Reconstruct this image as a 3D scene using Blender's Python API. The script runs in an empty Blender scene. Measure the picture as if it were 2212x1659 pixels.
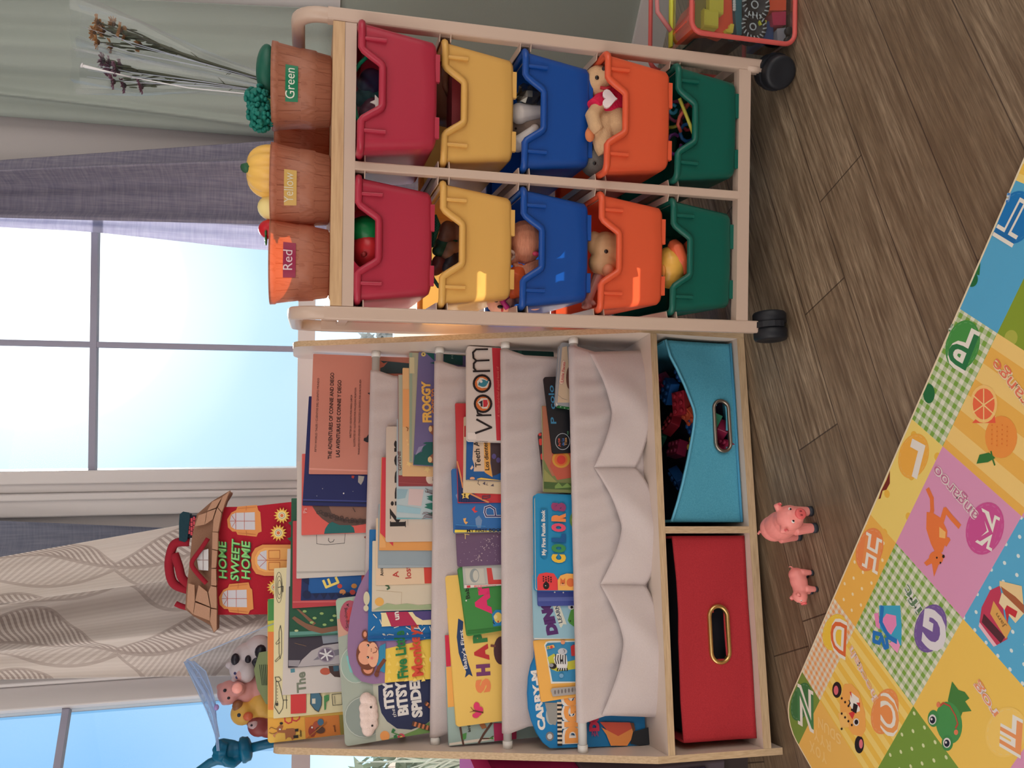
import bpy, bmesh, math, random
from math import sin, cos, pi, radians, sqrt, atan2
from mathutils import Vector, Matrix
random.seed(7)
S = bpy.context.scene
COL = S.collection
V = Vector

# ------------------------------------------------------------------ camera
PITCH, ROLL, CAMZ, FPX = radians(14.154), radians(0.749), 0.8076, 1750.0
fwd = V((0, cos(PITCH), -sin(PITCH)))
r0 = V((1, 0, 0)); u0 = r0.cross(fwd)
rgt = (r0 * cos(ROLL) + u0 * sin(ROLL)).normalized()
upv = rgt.cross(fwd)
CAM = V((0, 0, CAMZ))
cd = bpy.data.cameras.new('camera'); cam = bpy.data.objects.new('camera', cd); COL.objects.link(cam)
# the photograph was taken with the phone turned on its side: frame-right is world-down
cx, cy, cz = -upv, rgt, -fwd
cam.matrix_world = Matrix(((cx.x, cy.x, cz.x, CAM.x), (cx.y, cy.y, cz.y, CAM.y), (cx.z, cy.z, cz.z, CAM.z), (0, 0, 0, 1)))
cd.sensor_fit = 'HORIZONTAL'; cd.sensor_width = 36.0; cd.lens = 36.0 * FPX / 2212.0
cd.clip_start = 0.02; cd.clip_end = 200
S.camera = cam

def ray(px, py):
    return fwd + rgt * ((829.5 - py) / FPX) - upv * ((px - 1106.0) / FPX)
def on_plane(px, py, P, n):
    d = ray(px, py); return CAM + d * ((P - CAM).dot(n) / d.dot(n))
def on_floor(px, py, z=0.0): return on_plane(px, py, V((0, 0, z)), V((0, 0, 1)))
def at_y(px, py, y): return on_plane(px, py, V((0, y, 0)), V((0, 1, 0)))

# ------------------------------------------------------------------ light, sky, exposure
S.view_settings.view_transform = 'Standard'; S.view_settings.look = 'None'
S.view_settings.gamma = 1.0; S.view_settings.use_curve_mapping = False
S.view_settings.exposure = 0.0
SUN = (rgt * 0.12 + fwd * 1.0 + upv * 0.59).normalized()
sd = bpy.data.lights.new('sun', 'SUN'); sd.energy = 24.0; sd.angle = radians(0.8); sd.color = (1.0, 0.86, 0.68)
so = bpy.data.objects.new('sun', sd); COL.objects.link(so)
so.rotation_euler = SUN.to_track_quat('Z', 'Y').to_euler(); so.location = (1.5, 6, 4)
# added soft fill standing in for room daylight behind the camera, plus added ceiling fill
ad = bpy.data.lights.new('room_fill', 'AREA'); ad.shape = 'RECTANGLE'; ad.size = 1.9; ad.size_y = 1.4
ad.energy = 23.0; ad.color = (1.0, 0.92, 0.88)
ao = bpy.data.objects.new('room_fill', ad); COL.objects.link(ao)
ao.location = (-1.1, -0.95, 2.12)
ao.rotation_euler = (V((-1.1, -0.95, 2.12)) - V((0.0, 1.3, 0.45))).to_track_quat('Z', 'Y').to_euler()
cl = bpy.data.lights.new('ceiling_fill', 'AREA'); cl.shape = 'DISK'; cl.size = 0.6; cl.energy = 6.0; cl.color = (1.0, 0.9, 0.8)
co = bpy.data.objects.new('ceiling_fill', cl); COL.objects.link(co); co.location = (0.5, -0.1, 2.36)

W = bpy.data.worlds.new('sky'); S.world = W; W.use_nodes = True
nt = W.node_tree; nt.nodes.clear()
def wn(t, **k):
    n = nt.nodes.new(t)
    for a, b in k.items(): setattr(n, a, b)
    return n
tc = wn('ShaderNodeTexCoord'); vm = wn('ShaderNodeVectorMath', operation='DOT_PRODUCT')
vm.inputs[1].default_value = SUN
nt.links.new(tc.outputs['Generated'], vm.inputs[0])
rp = wn('ShaderNodeValToRGB'); nt.links.new(vm.outputs['Value'], rp.inputs[0])
e = rp.color_ramp.elements
SKY = ((0.0, (1.25, 1.15, 1.05)), (0.45, (0.3, 0.42, 0.6)), (0.62, (0.07, 0.27, 0.62)), (0.83, (0.075, 0.43, 1.0)), (0.93, (0.40, 0.72, 1.0)), (0.972, (0.66, 0.9, 1.04)), (0.989, (1.15, 1.2, 1.22)), (1.0, (3.2, 3.1, 2.9)))
while len(e) < len(SKY): e.new(0.5)
for n, (p, c) in zip(e, SKY): n.position = p; n.color = (*c, 1)
bg = wn('ShaderNodeBackground'); bg.inputs[1].default_value = 2.0
# paler, hazier sky towards the horizon
sz = wn('ShaderNodeSeparateXYZ'); nt.links.new(tc.outputs['Generated'], sz.inputs[0])
hz = wn('ShaderNodeMapRange'); hz.inputs[1].default_value = -0.04; hz.inputs[2].default_value = 0.20; hz.inputs[3].default_value = 0.85; hz.inputs[4].default_value = 0.0
nt.links.new(sz.outputs[2], hz.inputs[0])
hm_ = wn('ShaderNodeMix', data_type='RGBA', blend_type='LIGHTEN'); nt.links.new(hz.outputs[0], hm_.inputs[0]); nt.links.new(rp.outputs[0], hm_.inputs[6]); hm_.inputs[7].default_value = (0.62, 0.86, 1.0, 1)
nt.links.new(hm_.outputs[2], bg.inputs[0])
wo = wn('ShaderNodeOutputWorld'); nt.links.new(bg.outputs[0], wo.inputs[0])

# ------------------------------------------------------------------ materials
def lin(c):
    out = []
    for v in c[:3]:
        v = v / 255.0
        out.append(v / 12.92 if v <= 0.04045 else ((v + 0.055) / 1.055) ** 2.4)
    return (*out, 1.0)
_mc = {}
def M(col, rough=0.55, bump=0.0, scale=300.0, metal=0.0, trans=0.0, alpha=1.0, var=0.0, coat=0.0, spec=0.4, name=None, tcol=None):
    """one procedural principled material: sRGB colour, optional noise bump / tone variation / translucency"""
    key = (col, rough, bump, scale, metal, trans, alpha, var, coat, spec, tcol)
    if key in _mc: return _mc[key]
    m = bpy.data.materials.new(name or 'paint_%d_%d_%d' % tuple(int(x) for x in col[:3])); m.use_nodes = True
    t = m.node_tree; b = t.nodes['Principled BSDF']; out = t.nodes['Material Output']
    b.inputs['Base Color'].default_value = lin(col); b.inputs['Roughness'].default_value = rough
    b.inputs['Metallic'].default_value = metal; b.inputs['Specular IOR Level'].default_value = spec
    b.inputs['Coat Weight'].default_value = coat
    b.inputs['Alpha'].default_value = alpha
    if bump or var:
        c = t.nodes.new('ShaderNodeTexCoord'); n = t.nodes.new('ShaderNodeTexNoise')
        n.inputs['Scale'].default_value = scale; n.inputs['Detail'].default_value = 4
        t.links.new(c.outputs['Object'], n.inputs['Vector'])
        if bump:
            bp = t.nodes.new('ShaderNodeBump'); bp.inputs['Strength'].default_value = bump; bp.inputs['Distance'].default_value = 0.002
            t.links.new(n.outputs['Fac'], bp.inputs['Height']); t.links.new(bp.outputs[0], b.inputs['Normal'])
        if var:
            mx = t.nodes.new('ShaderNodeMix'); mx.data_type = 'RGBA'
            k = lin(col); d = [max(0, x * (1 - var)) for x in k[:3]]; l = [min(1, x * (1 + var)) for x in k[:3]]
            mx.inputs[6].default_value = (*d, 1); mx.inputs[7].default_value = (*l, 1)
            t.links.new(n.outputs['Fac'], mx.inputs[0]); t.links.new(mx.outputs[2], b.inputs['Base Color'])
    if trans:
        tr = t.nodes.new('ShaderNodeBsdfTranslucent'); tr.inputs[0].default_value = lin(tcol or col)
        ms = t.nodes.new('ShaderNodeMixShader'); ms.inputs[0].default_value = trans
        t.links.new(b.outputs[0], ms.inputs[1]); t.links.new(tr.outputs[0], ms.inputs[2]); t.links.new(ms.outputs[0], out.inputs[0])
    _mc[key] = m
    return m

class E:
    """tiny node-expression helper: arithmetic on shader values"""
    def __init__(s, t, sock): s.t = t; s.s = sock
    def op(s, o, *a):
        n = s.t.nodes.new('ShaderNodeMath'); n.operation = o
        for i, x in enumerate((s,) + a):
            if isinstance(x, E): s.t.links.new(x.s, n.inputs[i])
            else: n.inputs[i].default_value = x
        return E(s.t, n.outputs[0])
    def __add__(s, o): return s.op('ADD', o)
    def __sub__(s, o): return s.op('SUBTRACT', o)
    def __mul__(s, o): return s.op('MULTIPLY', o)
    def __truediv__(s, o): return s.op('DIVIDE', o)
    def sin(s): return s.op('SINE')
    def abs(s): return s.op('ABSOLUTE')
    def fr(s): return s.op('FRACT')
    def fl(s): return s.op('FLOOR')
    def gt(s, o): return s.op('GREATER_THAN', o)
    def lt(s, o): return s.op('LESS_THAN', o)
    def mx(s, o): return s.op('MAXIMUM', o)
    def mn(s, o): return s.op('MINIMUM', o)
    def clamp(s): return s.op('ADD', 0.0).mx(0.0).mn(1.0)
def pattern(name, fn, rough=0.6, uv=False, bump=0.0, trans=0.0, tcol=None):
    """material whose colour comes from fn(t, x, y, z) -> colour socket (object space, or uv)"""
    m = bpy.data.materials.new(name); m.use_nodes = True; t = m.node_tree
    b = t.nodes['Principled BSDF']; b.inputs['Roughness'].default_value = rough; b.inputs['Specular IOR Level'].default_value = 0.35
    c = t.nodes.new('ShaderNodeTexCoord'); sx = t.nodes.new('ShaderNodeSeparateXYZ')
    t.links.new(c.outputs['UV' if uv else 'Object'], sx.inputs[0])
    r = fn(t, E(t, sx.outputs[0]), E(t, sx.outputs[1]), E(t, sx.outputs[2]))
    h = None
    if isinstance(r, tuple): r, h = r
    t.links.new(r, b.inputs['Base Color'])
    if h is not None:
        bp = t.nodes.new('ShaderNodeBump'); bp.inputs['Strength'].default_value = bump or 0.3; bp.inputs['Distance'].default_value = 0.002
        t.links.new(h.s, bp.inputs['Height']); t.links.new(bp.outputs[0], b.inputs['Normal'])
    if trans:
        tr = t.nodes.new('ShaderNodeBsdfTranslucent')
        if tcol: tr.inputs[0].default_value = lin(tcol)
        else: t.links.new(r, tr.inputs[0])
        ms = t.nodes.new('ShaderNodeMixShader'); ms.inputs[0].default_value = trans
        t.links.new(b.outputs[0], ms.inputs[1]); t.links.new(tr.outputs[0], ms.inputs[2])
        t.links.new(ms.outputs[0], t.nodes['Material Output'].inputs[0])
    return m
def mixc(t, f, a, b):
    n = t.nodes.new('ShaderNodeMix'); n.data_type = 'RGBA'
    if isinstance(f, E): t.links.new(f.s, n.inputs[0])
    else: t.links.new(f, n.inputs[0])
    for i, x in ((6, a), (7, b)):
        if isinstance(x, tuple): n.inputs[i].default_value = lin(x)
        else: t.links.new(x, n.inputs[i])
    return n.outputs[2]
def noise(t, scale, vec=None, detail=3, stretch=None, rot=0.0):
    n = t.nodes.new('ShaderNodeTexNoise'); n.inputs['Scale'].default_value = scale; n.inputs['Detail'].default_value = detail
    c = t.nodes.new('ShaderNodeTexCoord'); mp = t.nodes.new('ShaderNodeMapping')
    t.links.new(c.outputs['Object'], mp.inputs[0]); t.links.new(mp.outputs[0], n.inputs[0])
    if stretch: mp.inputs['Scale'].default_value = stretch
    mp.inputs['Rotation'].default_value = (0, 0, rot)
    return E(t, n.outputs[0])
def clear_film(name, tint=(235, 240, 245), opac=0.12, rough=0.12):
    """thin clear plastic film or glass: mostly see-through, with a gloss"""
    m = bpy.data.materials.new(name); m.use_nodes = True; t = m.node_tree; t.nodes.remove(t.nodes['Principled BSDF'])
    tp = t.nodes.new('ShaderNodeBsdfTransparent'); tp.inputs[0].default_value = lin(tint)
    gl = t.nodes.new('ShaderNodeBsdfGlossy'); gl.inputs['Roughness'].default_value = rough
    ly = t.nodes.new('ShaderNodeLayerWeight'); ly.inputs[0].default_value = opac
    ms = t.nodes.new('ShaderNodeMixShader')
    t.links.new(ly.outputs['Facing'], ms.inputs[0]); t.links.new(tp.outputs[0], ms.inputs[1]); t.links.new(gl.outputs[0], ms.inputs[2])
    t.links.new(ms.outputs[0], t.nodes['Material Output'].inputs[0])
    return m

# ------------------------------------------------------------------ mesh helpers
class Fr:
    """a local frame: origin and three axes"""
    def __init__(s, O, x=(1, 0, 0), y=(0, 1, 0), z=(0, 0, 1)): s.O = V(O); s.x = V(x); s.y = V(y); s.z = V(z)
    def p(s, a, b, c=0.0): return s.O + s.x * a + s.y * b + s.z * c
    def rz(s, ang): return Fr(s.O, s.x * cos(ang) + s.y * sin(ang), s.y * cos(ang) - s.x * sin(ang), s.z)
    def at(s, a, b, c=0.0): return Fr(s.p(a, b, c), s.x, s.y, s.z)
    def inv(s, P): d = P - s.O; return (d.dot(s.x), d.dot(s.y), d.dot(s.z))
WORLD = Fr((0, 0, 0))
_tx = {}
def text_mesh(s, bold):
    k = (s, bold)
    if k not in _tx:
        cu = bpy.data.curves.new('t', 'FONT'); cu.body = s; cu.offset = 0.018 * bold; cu.resolution_u = 3
        ob = bpy.data.objects.new('t', cu); me = ob.to_mesh()
        vs = [v.co.copy() for v in me.vertices]; fs = [tuple(p.vertices) for p in me.polygons]
        ob.to_mesh_clear(); bpy.data.objects.remove(ob); bpy.data.curves.remove(cu)
        _tx[k] = (vs, fs)
    return _tx[k]
def world(o): return world(o.parent) @ o.matrix_basis if o.parent else o.matrix_basis.copy()
class MB:
    def __init__(s): s.v = []; s.f = []; s.mi = []; s.sm = []; s.mats = []; s.uv = {}
    def _m(s, m):
        if m not in s.mats: s.mats.append(m)
        return s.mats.index(m)
    def add(s, vs, fs, m, smooth=False):
        o = len(s.v); s.v += [V(x) for x in vs]; k = s._m(m)
        for f in fs: s.f.append(tuple(i + o for i in f)); s.mi.append(k); s.sm.append(smooth)
        return o
    def poly(s, pts, m): s.add(pts, [tuple(range(len(pts)))], m)
    def prism(s, fr, pts, z0, z1, m, m2=None, smooth=False):
        n = len(pts)
        vs = [fr.p(a, b, z0) for a, b in pts] + [fr.p(a, b, z1) for a, b in pts]
        s.add(vs, [tuple(range(n - 1, -1, -1)), tuple(range(n, 2 * n))], m)
        s.add(vs, [(i, (i + 1) % n, n + (i + 1) % n, n + i) for i in range(n)], m2 or m, smooth)
    def box(s, fr, x0, x1, y0, y1, z0, z1, m):
        s.prism(fr, [(x0, y0), (x1, y0), (x1, y1), (x0, y1)], z0, z1, m)
    def tube(s, path, r, m, n=8, closed=False, squash=None):
        path = [V(p) for p in path]; k = len(path); rr = r if isinstance(r, (list, tuple)) else [r] * k
        vs = []; prev = None
        for i, p in enumerate(path):
            if closed: d = path[(i + 1) % k] - path[i - 1]
            else: d = path[min(i + 1, k - 1)] - path[max(i - 1, 0)]
            d.normalize()
            if prev is None:
                a = V((0, 0, 1)) if abs(d.z) < 0.9 else V((1, 0, 0)); x = d.cross(a).normalized()
            else: x = (prev - d * prev.dot(d)).normalized()
            prev = x; y = d.cross(x)
            for j in range(n):
                t = 2 * pi * j / n; vs.append(p + x * (cos(t) * rr[i]) + y * (sin(t) * rr[i] * (squash or 1)))
        fs = []
        for i in range(k if closed else k - 1):
            for j in range(n):
                a, b = i * n, ((i + 1) % k) * n
                fs.append((a + j, a + (j + 1) % n, b + (j + 1) % n, b + j))
        if not closed: fs += [tuple(range(n - 1, -1, -1)), tuple(range((k - 1) * n, k * n))]
        s.add(vs, fs, m, True)
    def lathe(s, fr, prof, m, n=24, cap=True, wob=None):
        vs = []
        for (r, z) in prof:
            for j in range(n):
                t = 2 * pi * j / n; q = r * (wob(t, z) if wob else 1); vs.append(fr.p(q * cos(t), q * sin(t), z))
        fs = [(i * n + j, i * n + (j + 1) % n, (i + 1) * n + (j + 1) % n, (i + 1) * n + j) for i in range(len(prof) - 1) for j in range(n)]
        if cap: fs += [tuple(range(n - 1, -1, -1)), tuple(range((len(prof) - 1) * n, len(prof) * n))]
        s.add(vs, fs, m, True)
    def ell(s, c, rx, ry, rz, m, fr=WORLD, nu=16, nv=10, fn=None):
        c = V(c); vs = []
        for i in range(nv + 1):
            ph = pi * i / nv
            for j in range(nu):
                t = 2 * pi * j / nu; d = (sin(ph) * cos(t), sin(ph) * sin(t), cos(ph)); k = fn(*d) if fn else 1
                vs.append(c + fr.x * d[0] * rx * k + fr.y * d[1] * ry * k + fr.z * d[2] * rz * k)
        s.add(vs, [(i * nu + j, (i + 1) * nu + j, (i + 1) * nu + (j + 1) % nu, i * nu + (j + 1) % nu) for i in range(nv) for j in range(nu)], m, True)
    def grid(s, fn, nu, nv, m, uvf=None, smooth=True):
        o = s.add([fn(i / nu, j / nv) for i in range(nu + 1) for j in range(nv + 1)],
              [(i * (nv + 1) + j, (i + 1) * (nv + 1) + j, (i + 1) * (nv + 1) + j + 1, i * (nv + 1) + j + 1) for i in range(nu) for j in range(nv)], m, smooth)
        if uvf:
            for i in range(nu + 1):
                for j in range(nv + 1): s.uv[o + i * (nv + 1) + j] = uvf(i / nu, j / nv)
    def text(s, fr, st, m, width=None, size=0.02, bold=1, a=0.0, b=0.0, c=0.0, slant=0.0, height=None):
        """lettering lying in frame fr, baseline starting at (a, b)"""
        vs, fs = text_mesh(st, bold)
        if not vs: return
        x0 = min(v.x for v in vs); x1 = max(v.x for v in vs)
        k = size; kx = (width / max(1e-6, x1 - x0)) if width else size
        if height: k = height
        elif width: k = kx
        s.add([fr.p(a + (v.x - x0) * kx + slant * v.y * k, b + v.y * k, c) for v in vs], fs, m)
    def build(s, name, parent=None, bevel=0, seg=2, solid=0, sub=0, smooth_all=False, offset=-1):
        me = bpy.data.meshes.new(name)
        inv = world(parent).inverted() if parent else Matrix()
        me.from_pydata([inv @ v for v in s.v], [], s.f)
        for m in s.mats: me.materials.append(m)
        me.polygons.foreach_set('material_index', s.mi)
        me.polygons.foreach_set('use_smooth', [True] * len(s.f) if smooth_all else s.sm)
        if s.uv:
            l = me.uv_layers.new(name='uv')
            for lp in me.loops: l.data[lp.index].uv = s.uv.get(lp.vertex_index, (0, 0))
        me.update()
        o = bpy.data.objects.new(name, me); COL.objects.link(o)
        if parent: o.parent = parent
        if solid:
            q = o.modifiers.new('solid', 'SOLIDIFY'); q.thickness = solid; q.offset = offset
        if bevel:
            q = o.modifiers.new('bevel', 'BEVEL'); q.width = bevel; q.segments = seg; q.limit_method = 'ANGLE'; q.angle_limit = radians(40)
        if sub:
            q = o.modifiers.new('sub', 'SUBSURF'); q.levels = sub; q.render_levels = sub
        return o
def tag(o, label=None, cat=None, group=None, kind=None):
    if label: o['label'] = label
    if cat: o['category'] = cat
    if group: o['group'] = group
    if kind: o['kind'] = kind
    return o
def thing(name, label, cat, loc=(0, 0, 0), rot=None, group=None):
    o = bpy.data.objects.new(name, None); COL.objects.link(o)
    o.empty_display_size = 0.02
    o.matrix_world = Matrix.Translation(V(loc)) @ (rot.to_4x4() if rot else Matrix())
    return tag(o, label, cat, group)
def copy_tree(o, parent=None):
    c = o.copy(); COL.objects.link(c)
    if parent: c.parent = parent
    for ch in [x for x in COL.objects if x.parent == o]: copy_tree(ch, c)
    return c
def struct(o): o['kind'] = 'structure'; return o
def blob(name, parent, m, parts, voxel=0.002, smooth=4):
    """one continuous body grown from overlapping ellipsoids and tapered limbs (voxel remesh)"""
    mb = MB()
    for q in parts:
        if q[0] == 'e': mb.ell(*q[1:3], *q[3:5], m, *(q[5:]))
        else: mb.tube(q[1], q[2], m, 10)
    o = mb.build(name, parent)
    r = o.modifiers.new('remesh', 'REMESH'); r.mode = 'VOXEL'; r.voxel_size = voxel; r.use_smooth_shade = True
    s = o.modifiers.new('smooth', 'SMOOTH'); s.iterations = smooth; s.factor = 0.5
    return o
# ================================================================== the room
YW = 1.95                       # plane of the wall with the middle window
RW = (0.575, YW)                # where the bare wall turns towards the room
LW = (-0.56, YW)
WALLC = (176, 180, 172)
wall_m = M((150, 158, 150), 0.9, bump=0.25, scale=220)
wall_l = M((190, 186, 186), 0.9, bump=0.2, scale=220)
white_m = M((214, 210, 210), 0.45)
def fl_cols(t, x, y, z):
    an = radians(26.5); u = x * cos(an) + y * sin(an); v = y * cos(an) - x * sin(an)
    row = (v / 0.113).fl(); h = (row * 12.9898).sin() * 43758.5453
    off = h.fr(); pl = u / 0.78 + off; idx = pl.fl() * 7.13 + row * 3.71
    rnd = ((idx * 78.233).sin() * 43758.5453).fr()
    g1 = noise(t, 6.0, detail=6, stretch=(1.2, 16, 1)); g1n = g1.s.node
    mp = [n for n in t.nodes if n.type == 'MAPPING'][-1]
    mp.vector_type = 'TEXTURE'; mp.inputs['Rotation'].default_value = (0, 0, an); mp.inputs['Scale'].default_value = (0.9, 0.045, 1)
    g2 = noise(t, 9.0, detail=5); mp2 = [n for n in t.nodes if n.type == 'MAPPING'][-1]
    mp2.vector_type = 'TEXTURE'; mp2.inputs['Rotation'].default_value = (0, 0, an); mp2.inputs['Scale'].default_value = (1.2, 0.35, 1)
    g3 = noise(t, 30.0, detail=3); mp3 = [n for n in t.nodes if n.type == 'MAPPING'][-1]
    mp3.vector_type = 'TEXTURE'; mp3.inputs['Rotation'].default_value = (0, 0, an); mp3.inputs['Scale'].default_value = (1.0, 0.06, 1)
    a = mixc(t, (rnd * 0.9 + (g2 - 0.5) * 1.5 + 0.05).clamp(), (130, 109, 86), (180, 160, 134))
    b = mixc(t, ((g1 - 0.5) * 3.2 + 0.5).clamp(), (108, 89, 70), a)
    b2 = mixc(t, ((g3 - 0.5) * 2.0 + 0.25).clamp(), b, (90, 74, 58))
    seam = ((v / 0.113).fr() - 0.5).abs().gt(0.492).mx((pl.fr() - 0.5).abs().gt(0.4985))
    return mixc(t, seam * 0.75, b2, (52, 40, 35)), g3
floor_m = pattern('floor_wood', fl_cols, 0.42, bump=0.25)
mb = MB(); mb.box(WORLD, -3, 3, -3.2, 2.6, -0.02, 0, floor_m); struct(mb.build('floor'))
mb = MB(); mb.box(WORLD, -3, 3, -3.2, 2.6, 2.4, 2.44, wall_l); struct(mb.build('ceiling'))
mb = MB(); mb.box(WORLD, -3, 3, -3.2, -3.1, 0, 2.4, wall_l); struct(mb.build('wall_front'))

def wall_run(fr, x0, x1, hole, name, m, th=0.1, zt=2.4):
    """wall in frame fr (x along, y outward, z up) with one window hole (hx0, hx1, hz0, hz1)"""
    mb = MB(); a, b, c, d = hole
    for q in ((x0, a, 0, zt), (b, x1, 0, zt), (a, b, 0, c), (a, b, d, zt)):
        if q[1] > q[0]: mb.box(fr, q[0], q[1], 0, th, q[2], q[3], m)
    return struct(mb.build(name))
BW = Fr((0, YW, 0))
HOLE = (-0.2501, 0.405, 0.40, 2.05)
wall_run(BW, LW[0], RW[0], HOLE, 'wall_back', wall_l)
la = radians(32)
LF = Fr((LW[0], LW[1], 0), (cos(la), sin(la), 0), (-sin(la), cos(la), 0))       # bay wall beside the bookcase, x runs away from the corner with minus sign
LH = (-0.76, -0.103, 0.40, 2.05)
wall_run(LF, -2.2, 0, LH, 'wall_left', wall_l)
ra = radians(-34)
RF = Fr((RW[0], RW[1], 0), (cos(ra), sin(ra), 0), (-sin(ra), cos(ra), 0))
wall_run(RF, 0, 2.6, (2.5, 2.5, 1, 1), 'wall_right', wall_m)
mb = MB(); mb.box(RF, 0.0, 2.5, -0.012, 0, 0, 0.075, white_m); struct(mb.build('baseboard_right', bevel=0.003))

# ---- windows: frame, sash bars, sunscreen cloth outside the upper panes, clear glass below
glass_m = clear_film('window_glass', (244, 248, 250), 0.06, 0.02)
def screen_mat():
    m = bpy.data.materials.new('sun_screen'); m.use_nodes = True; t = m.node_tree; t.nodes.remove(t.nodes['Principled BSDF'])
    tp = t.nodes.new('ShaderNodeBsdfTransparent'); tp.inputs[0].default_value = (0.47, 0.485, 0.50, 1)
    tl = t.nodes.new('ShaderNodeBsdfTranslucent'); tl.inputs[0].default_value = (0.25, 0.31, 0.38, 1)
    ms = t.nodes.new('ShaderNodeMixShader')
    c = t.nodes.new('ShaderNodeTexCoord'); w = t.nodes.new('ShaderNodeTexNoise'); w.inputs['Scale'].default_value = 5
    t.links.new(c.outputs['Object'], w.inputs[0])
    f = (E(t, w.outputs[0]) - 0.5) * 0.06 + 0.12
    t.links.new(f.s, ms.inputs[0]); t.links.new(tp.outputs[0], ms.inputs[1]); t.links.new(tl.outputs[0], ms.inputs[2])
    t.links.new(ms.outputs[0], t.nodes['Material Output'].inputs[0]); return m
screen_m = screen_mat()
def window(name, fr, hole, mull, muntz, barw):
    x0, x1, z0, z1 = hole; zr0, zr1 = 0.792, 0.831
    g0, g1 = x0 + 0.046, x1 - 0.046
    w = MB()
    w.box(fr, x0, g0, 0.0, 0.07, z0, z1, white_m); w.box(fr, g1, x1, 0.0, 0.07, z0, z1, white_m)
    w.box(fr, g0, g1, 0.0, 0.07, z0, z0 + 0.05, white_m); w.box(fr, g0, g1, 0.0, 0.07, z1 - 0.05, z1, white_m)
    w.box(fr, x0 + 0.02, g0 + 0.003, -0.006, 0.0, z0, z1, white_m)
    root = struct(w.build(name, bevel=0.003))
    m = MB(); m.box(fr, g0, g1, 0.01, 0.06, zr0, zr1, white_m); o = m.build('meeting_rail', root, bevel=0.003)
    m = MB()
    for a in mull: m.box(fr, a - barw / 2, a + barw / 2, 0.02, 0.04, zr1, z1 - 0.05, M((150, 150, 170), 0.5))
    for a in muntz: m.box(fr, g0, g1, 0.018, 0.042, a - barw / 2, a + barw / 2, M((150, 150, 170), 0.5))
    m.build('sash_bars', root, bevel=0.003)
    m = MB(); m.box(fr, g0, g1, 0.029, 0.031, zr1, z1 - 0.05, glass_m); m.box(fr, g0, g1, 0.034, 0.036, z0 + 0.05, zr0, glass_m); m.build('pane', root)
    m = MB(); m.grid(lambda u, v: fr.p(g0 + (g1 - g0) * u, 0.06, zr1 - 0.004 + (z1 - 0.05 - zr1) * v), 2, 2, screen_m); m.build('sunscreen', root)
    # casing on the wall around the opening
    c = MB()
    for a, b in ((x0 - 0.05, x0), (x1, x1 + 0.05)):
        c.box(fr, a, b, -0.014, 0, z0 - 0.05, z1 + 0.05, white_m); c.box(fr, a + (0.036 if a < x0 - 0.01 and b <= x0 else 0.0), a + (0.05 if b <= x0 else 0.014), -0.02, -0.014, z0 - 0.05, z1 + 0.05, white_m)
    c.box(fr, x0 - 0.05, x1 + 0.05, -0.014, 0, z1, z1 + 0.05, white_m); c.box(fr, x0 - 0.06, x1 + 0.06, -0.03, 0, z0 - 0.06, z0, white_m)
    return root, c
r1, c = window('window_1', BW, HOLE, (0.0755,), (1.270, 1.70), 0.0135); struct(c.build('trim_1', bevel=0.003))
r2, c = window('window_2', LF, LH, (-0.43,), (1.294, 1.72), 0.0135); struct(c.build('trim_2', bevel=0.003))
mb = MB(); mb.box(RF, 0.2, 1.2, -0.008, 0, 0.75, 2.3, white_m); struct(mb.build('trim_3', bevel=0.002))
# ---- outside
OUT = Fr((0, 0, 0))
def siding(t, x, y, z):
    return mixc(t, ((x / 0.09).fr() - 0.5).abs().gt(0.46), (226, 212, 205), (190, 172, 168))
mb = MB(); mb.box(OUT, -3.4, 3.2, 4.0, 4.05, -1.4, 0.40, pattern('fence_boards', siding, 0.6))
for i in range(5): mb.box(OUT, -3.4 + i * 1.6, -3.3 + i * 1.6, 3.97, 4.08, -1.4, 0.46, M((232, 222, 216), 0.5))
tag(mb.build('garden_fence'), 'pale vertical board fence outside, seen through the gap between rack and bookcase', 'fence')
mb = MB(); mb.box(OUT, -9, 9, 2.3, 14, -1.45, -1.4, M((150, 150, 120), 0.9, bump=0.4, scale=20)); tag(struct(mb.build('ground')))
def bush(name, c, r, n, col, label):
    mb = MB(); m = M(col, 0.8)
    for i in range(n):
        p = V((random.gauss(0, 1), random.gauss(0, 1), random.gauss(0, 1))).normalized() * (random.random() ** 0.4)
        q = V(c) + V((p.x * r[0], p.y * r[1], p.z * r[2])); d = V((random.gauss(0, 1), random.gauss(0, 1), random.gauss(0, 1))).normalized() * 0.05
        s = d.cross(V((0.3, 0.9, 0.2))).normalized() * 0.018
        mb.add([q - d, q + s, q + d, q - s], [(0, 1, 2, 3)], m)
    o = mb.build('foliage'); t = thing(name, label, 'shrub', (c[0], c[1], c[2] - r[2])); o.parent = t; o.matrix_parent_inverse = t.matrix_world.inverted()
    mb = MB(); mb.tube([(c[0], c[1], -1.4), (c[0] + 0.02, c[1], c[2] - r[2] * 0.3)], [0.03, 0.015], M((84, 66, 52), 0.9)); mb.build('trunk', t)
bush('garden_shrub', (0.2, 4.5, 0.1), (0.75, 0.25, 0.42), 2600, (150, 156, 160), 'grey green shrub behind the pale fence, seen in the gap between rack and bookcase')
bush('garden_shrub', (-1.85, 3.2, 0.35), (0.5, 0.25, 0.4), 1500, (140, 150, 138), 'grey green shrub outside the window beyond the end of the bookcase')
mb = MB(); bl = M((176, 182, 172), 0.7)
for i in range(70):
    x = -1.75 + random.random() * 0.7; a = random.uniform(-0.35, 0.35); h = random.uniform(0.25, 0.5)
    mb.tube([(x, 2.75, 0.15), (x + a * h * 0.5, 2.74, 0.15 + h * 0.6), (x + a * h * 1.3, 2.72, 0.15 + h)], [0.006, 0.005, 0.001], bl, 4)
mb.tube([(-1.4, 2.76, -1.4), (-1.4, 2.76, 0.2)], [0.12, 0.32], M((120, 110, 92), 0.9), 10)
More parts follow.
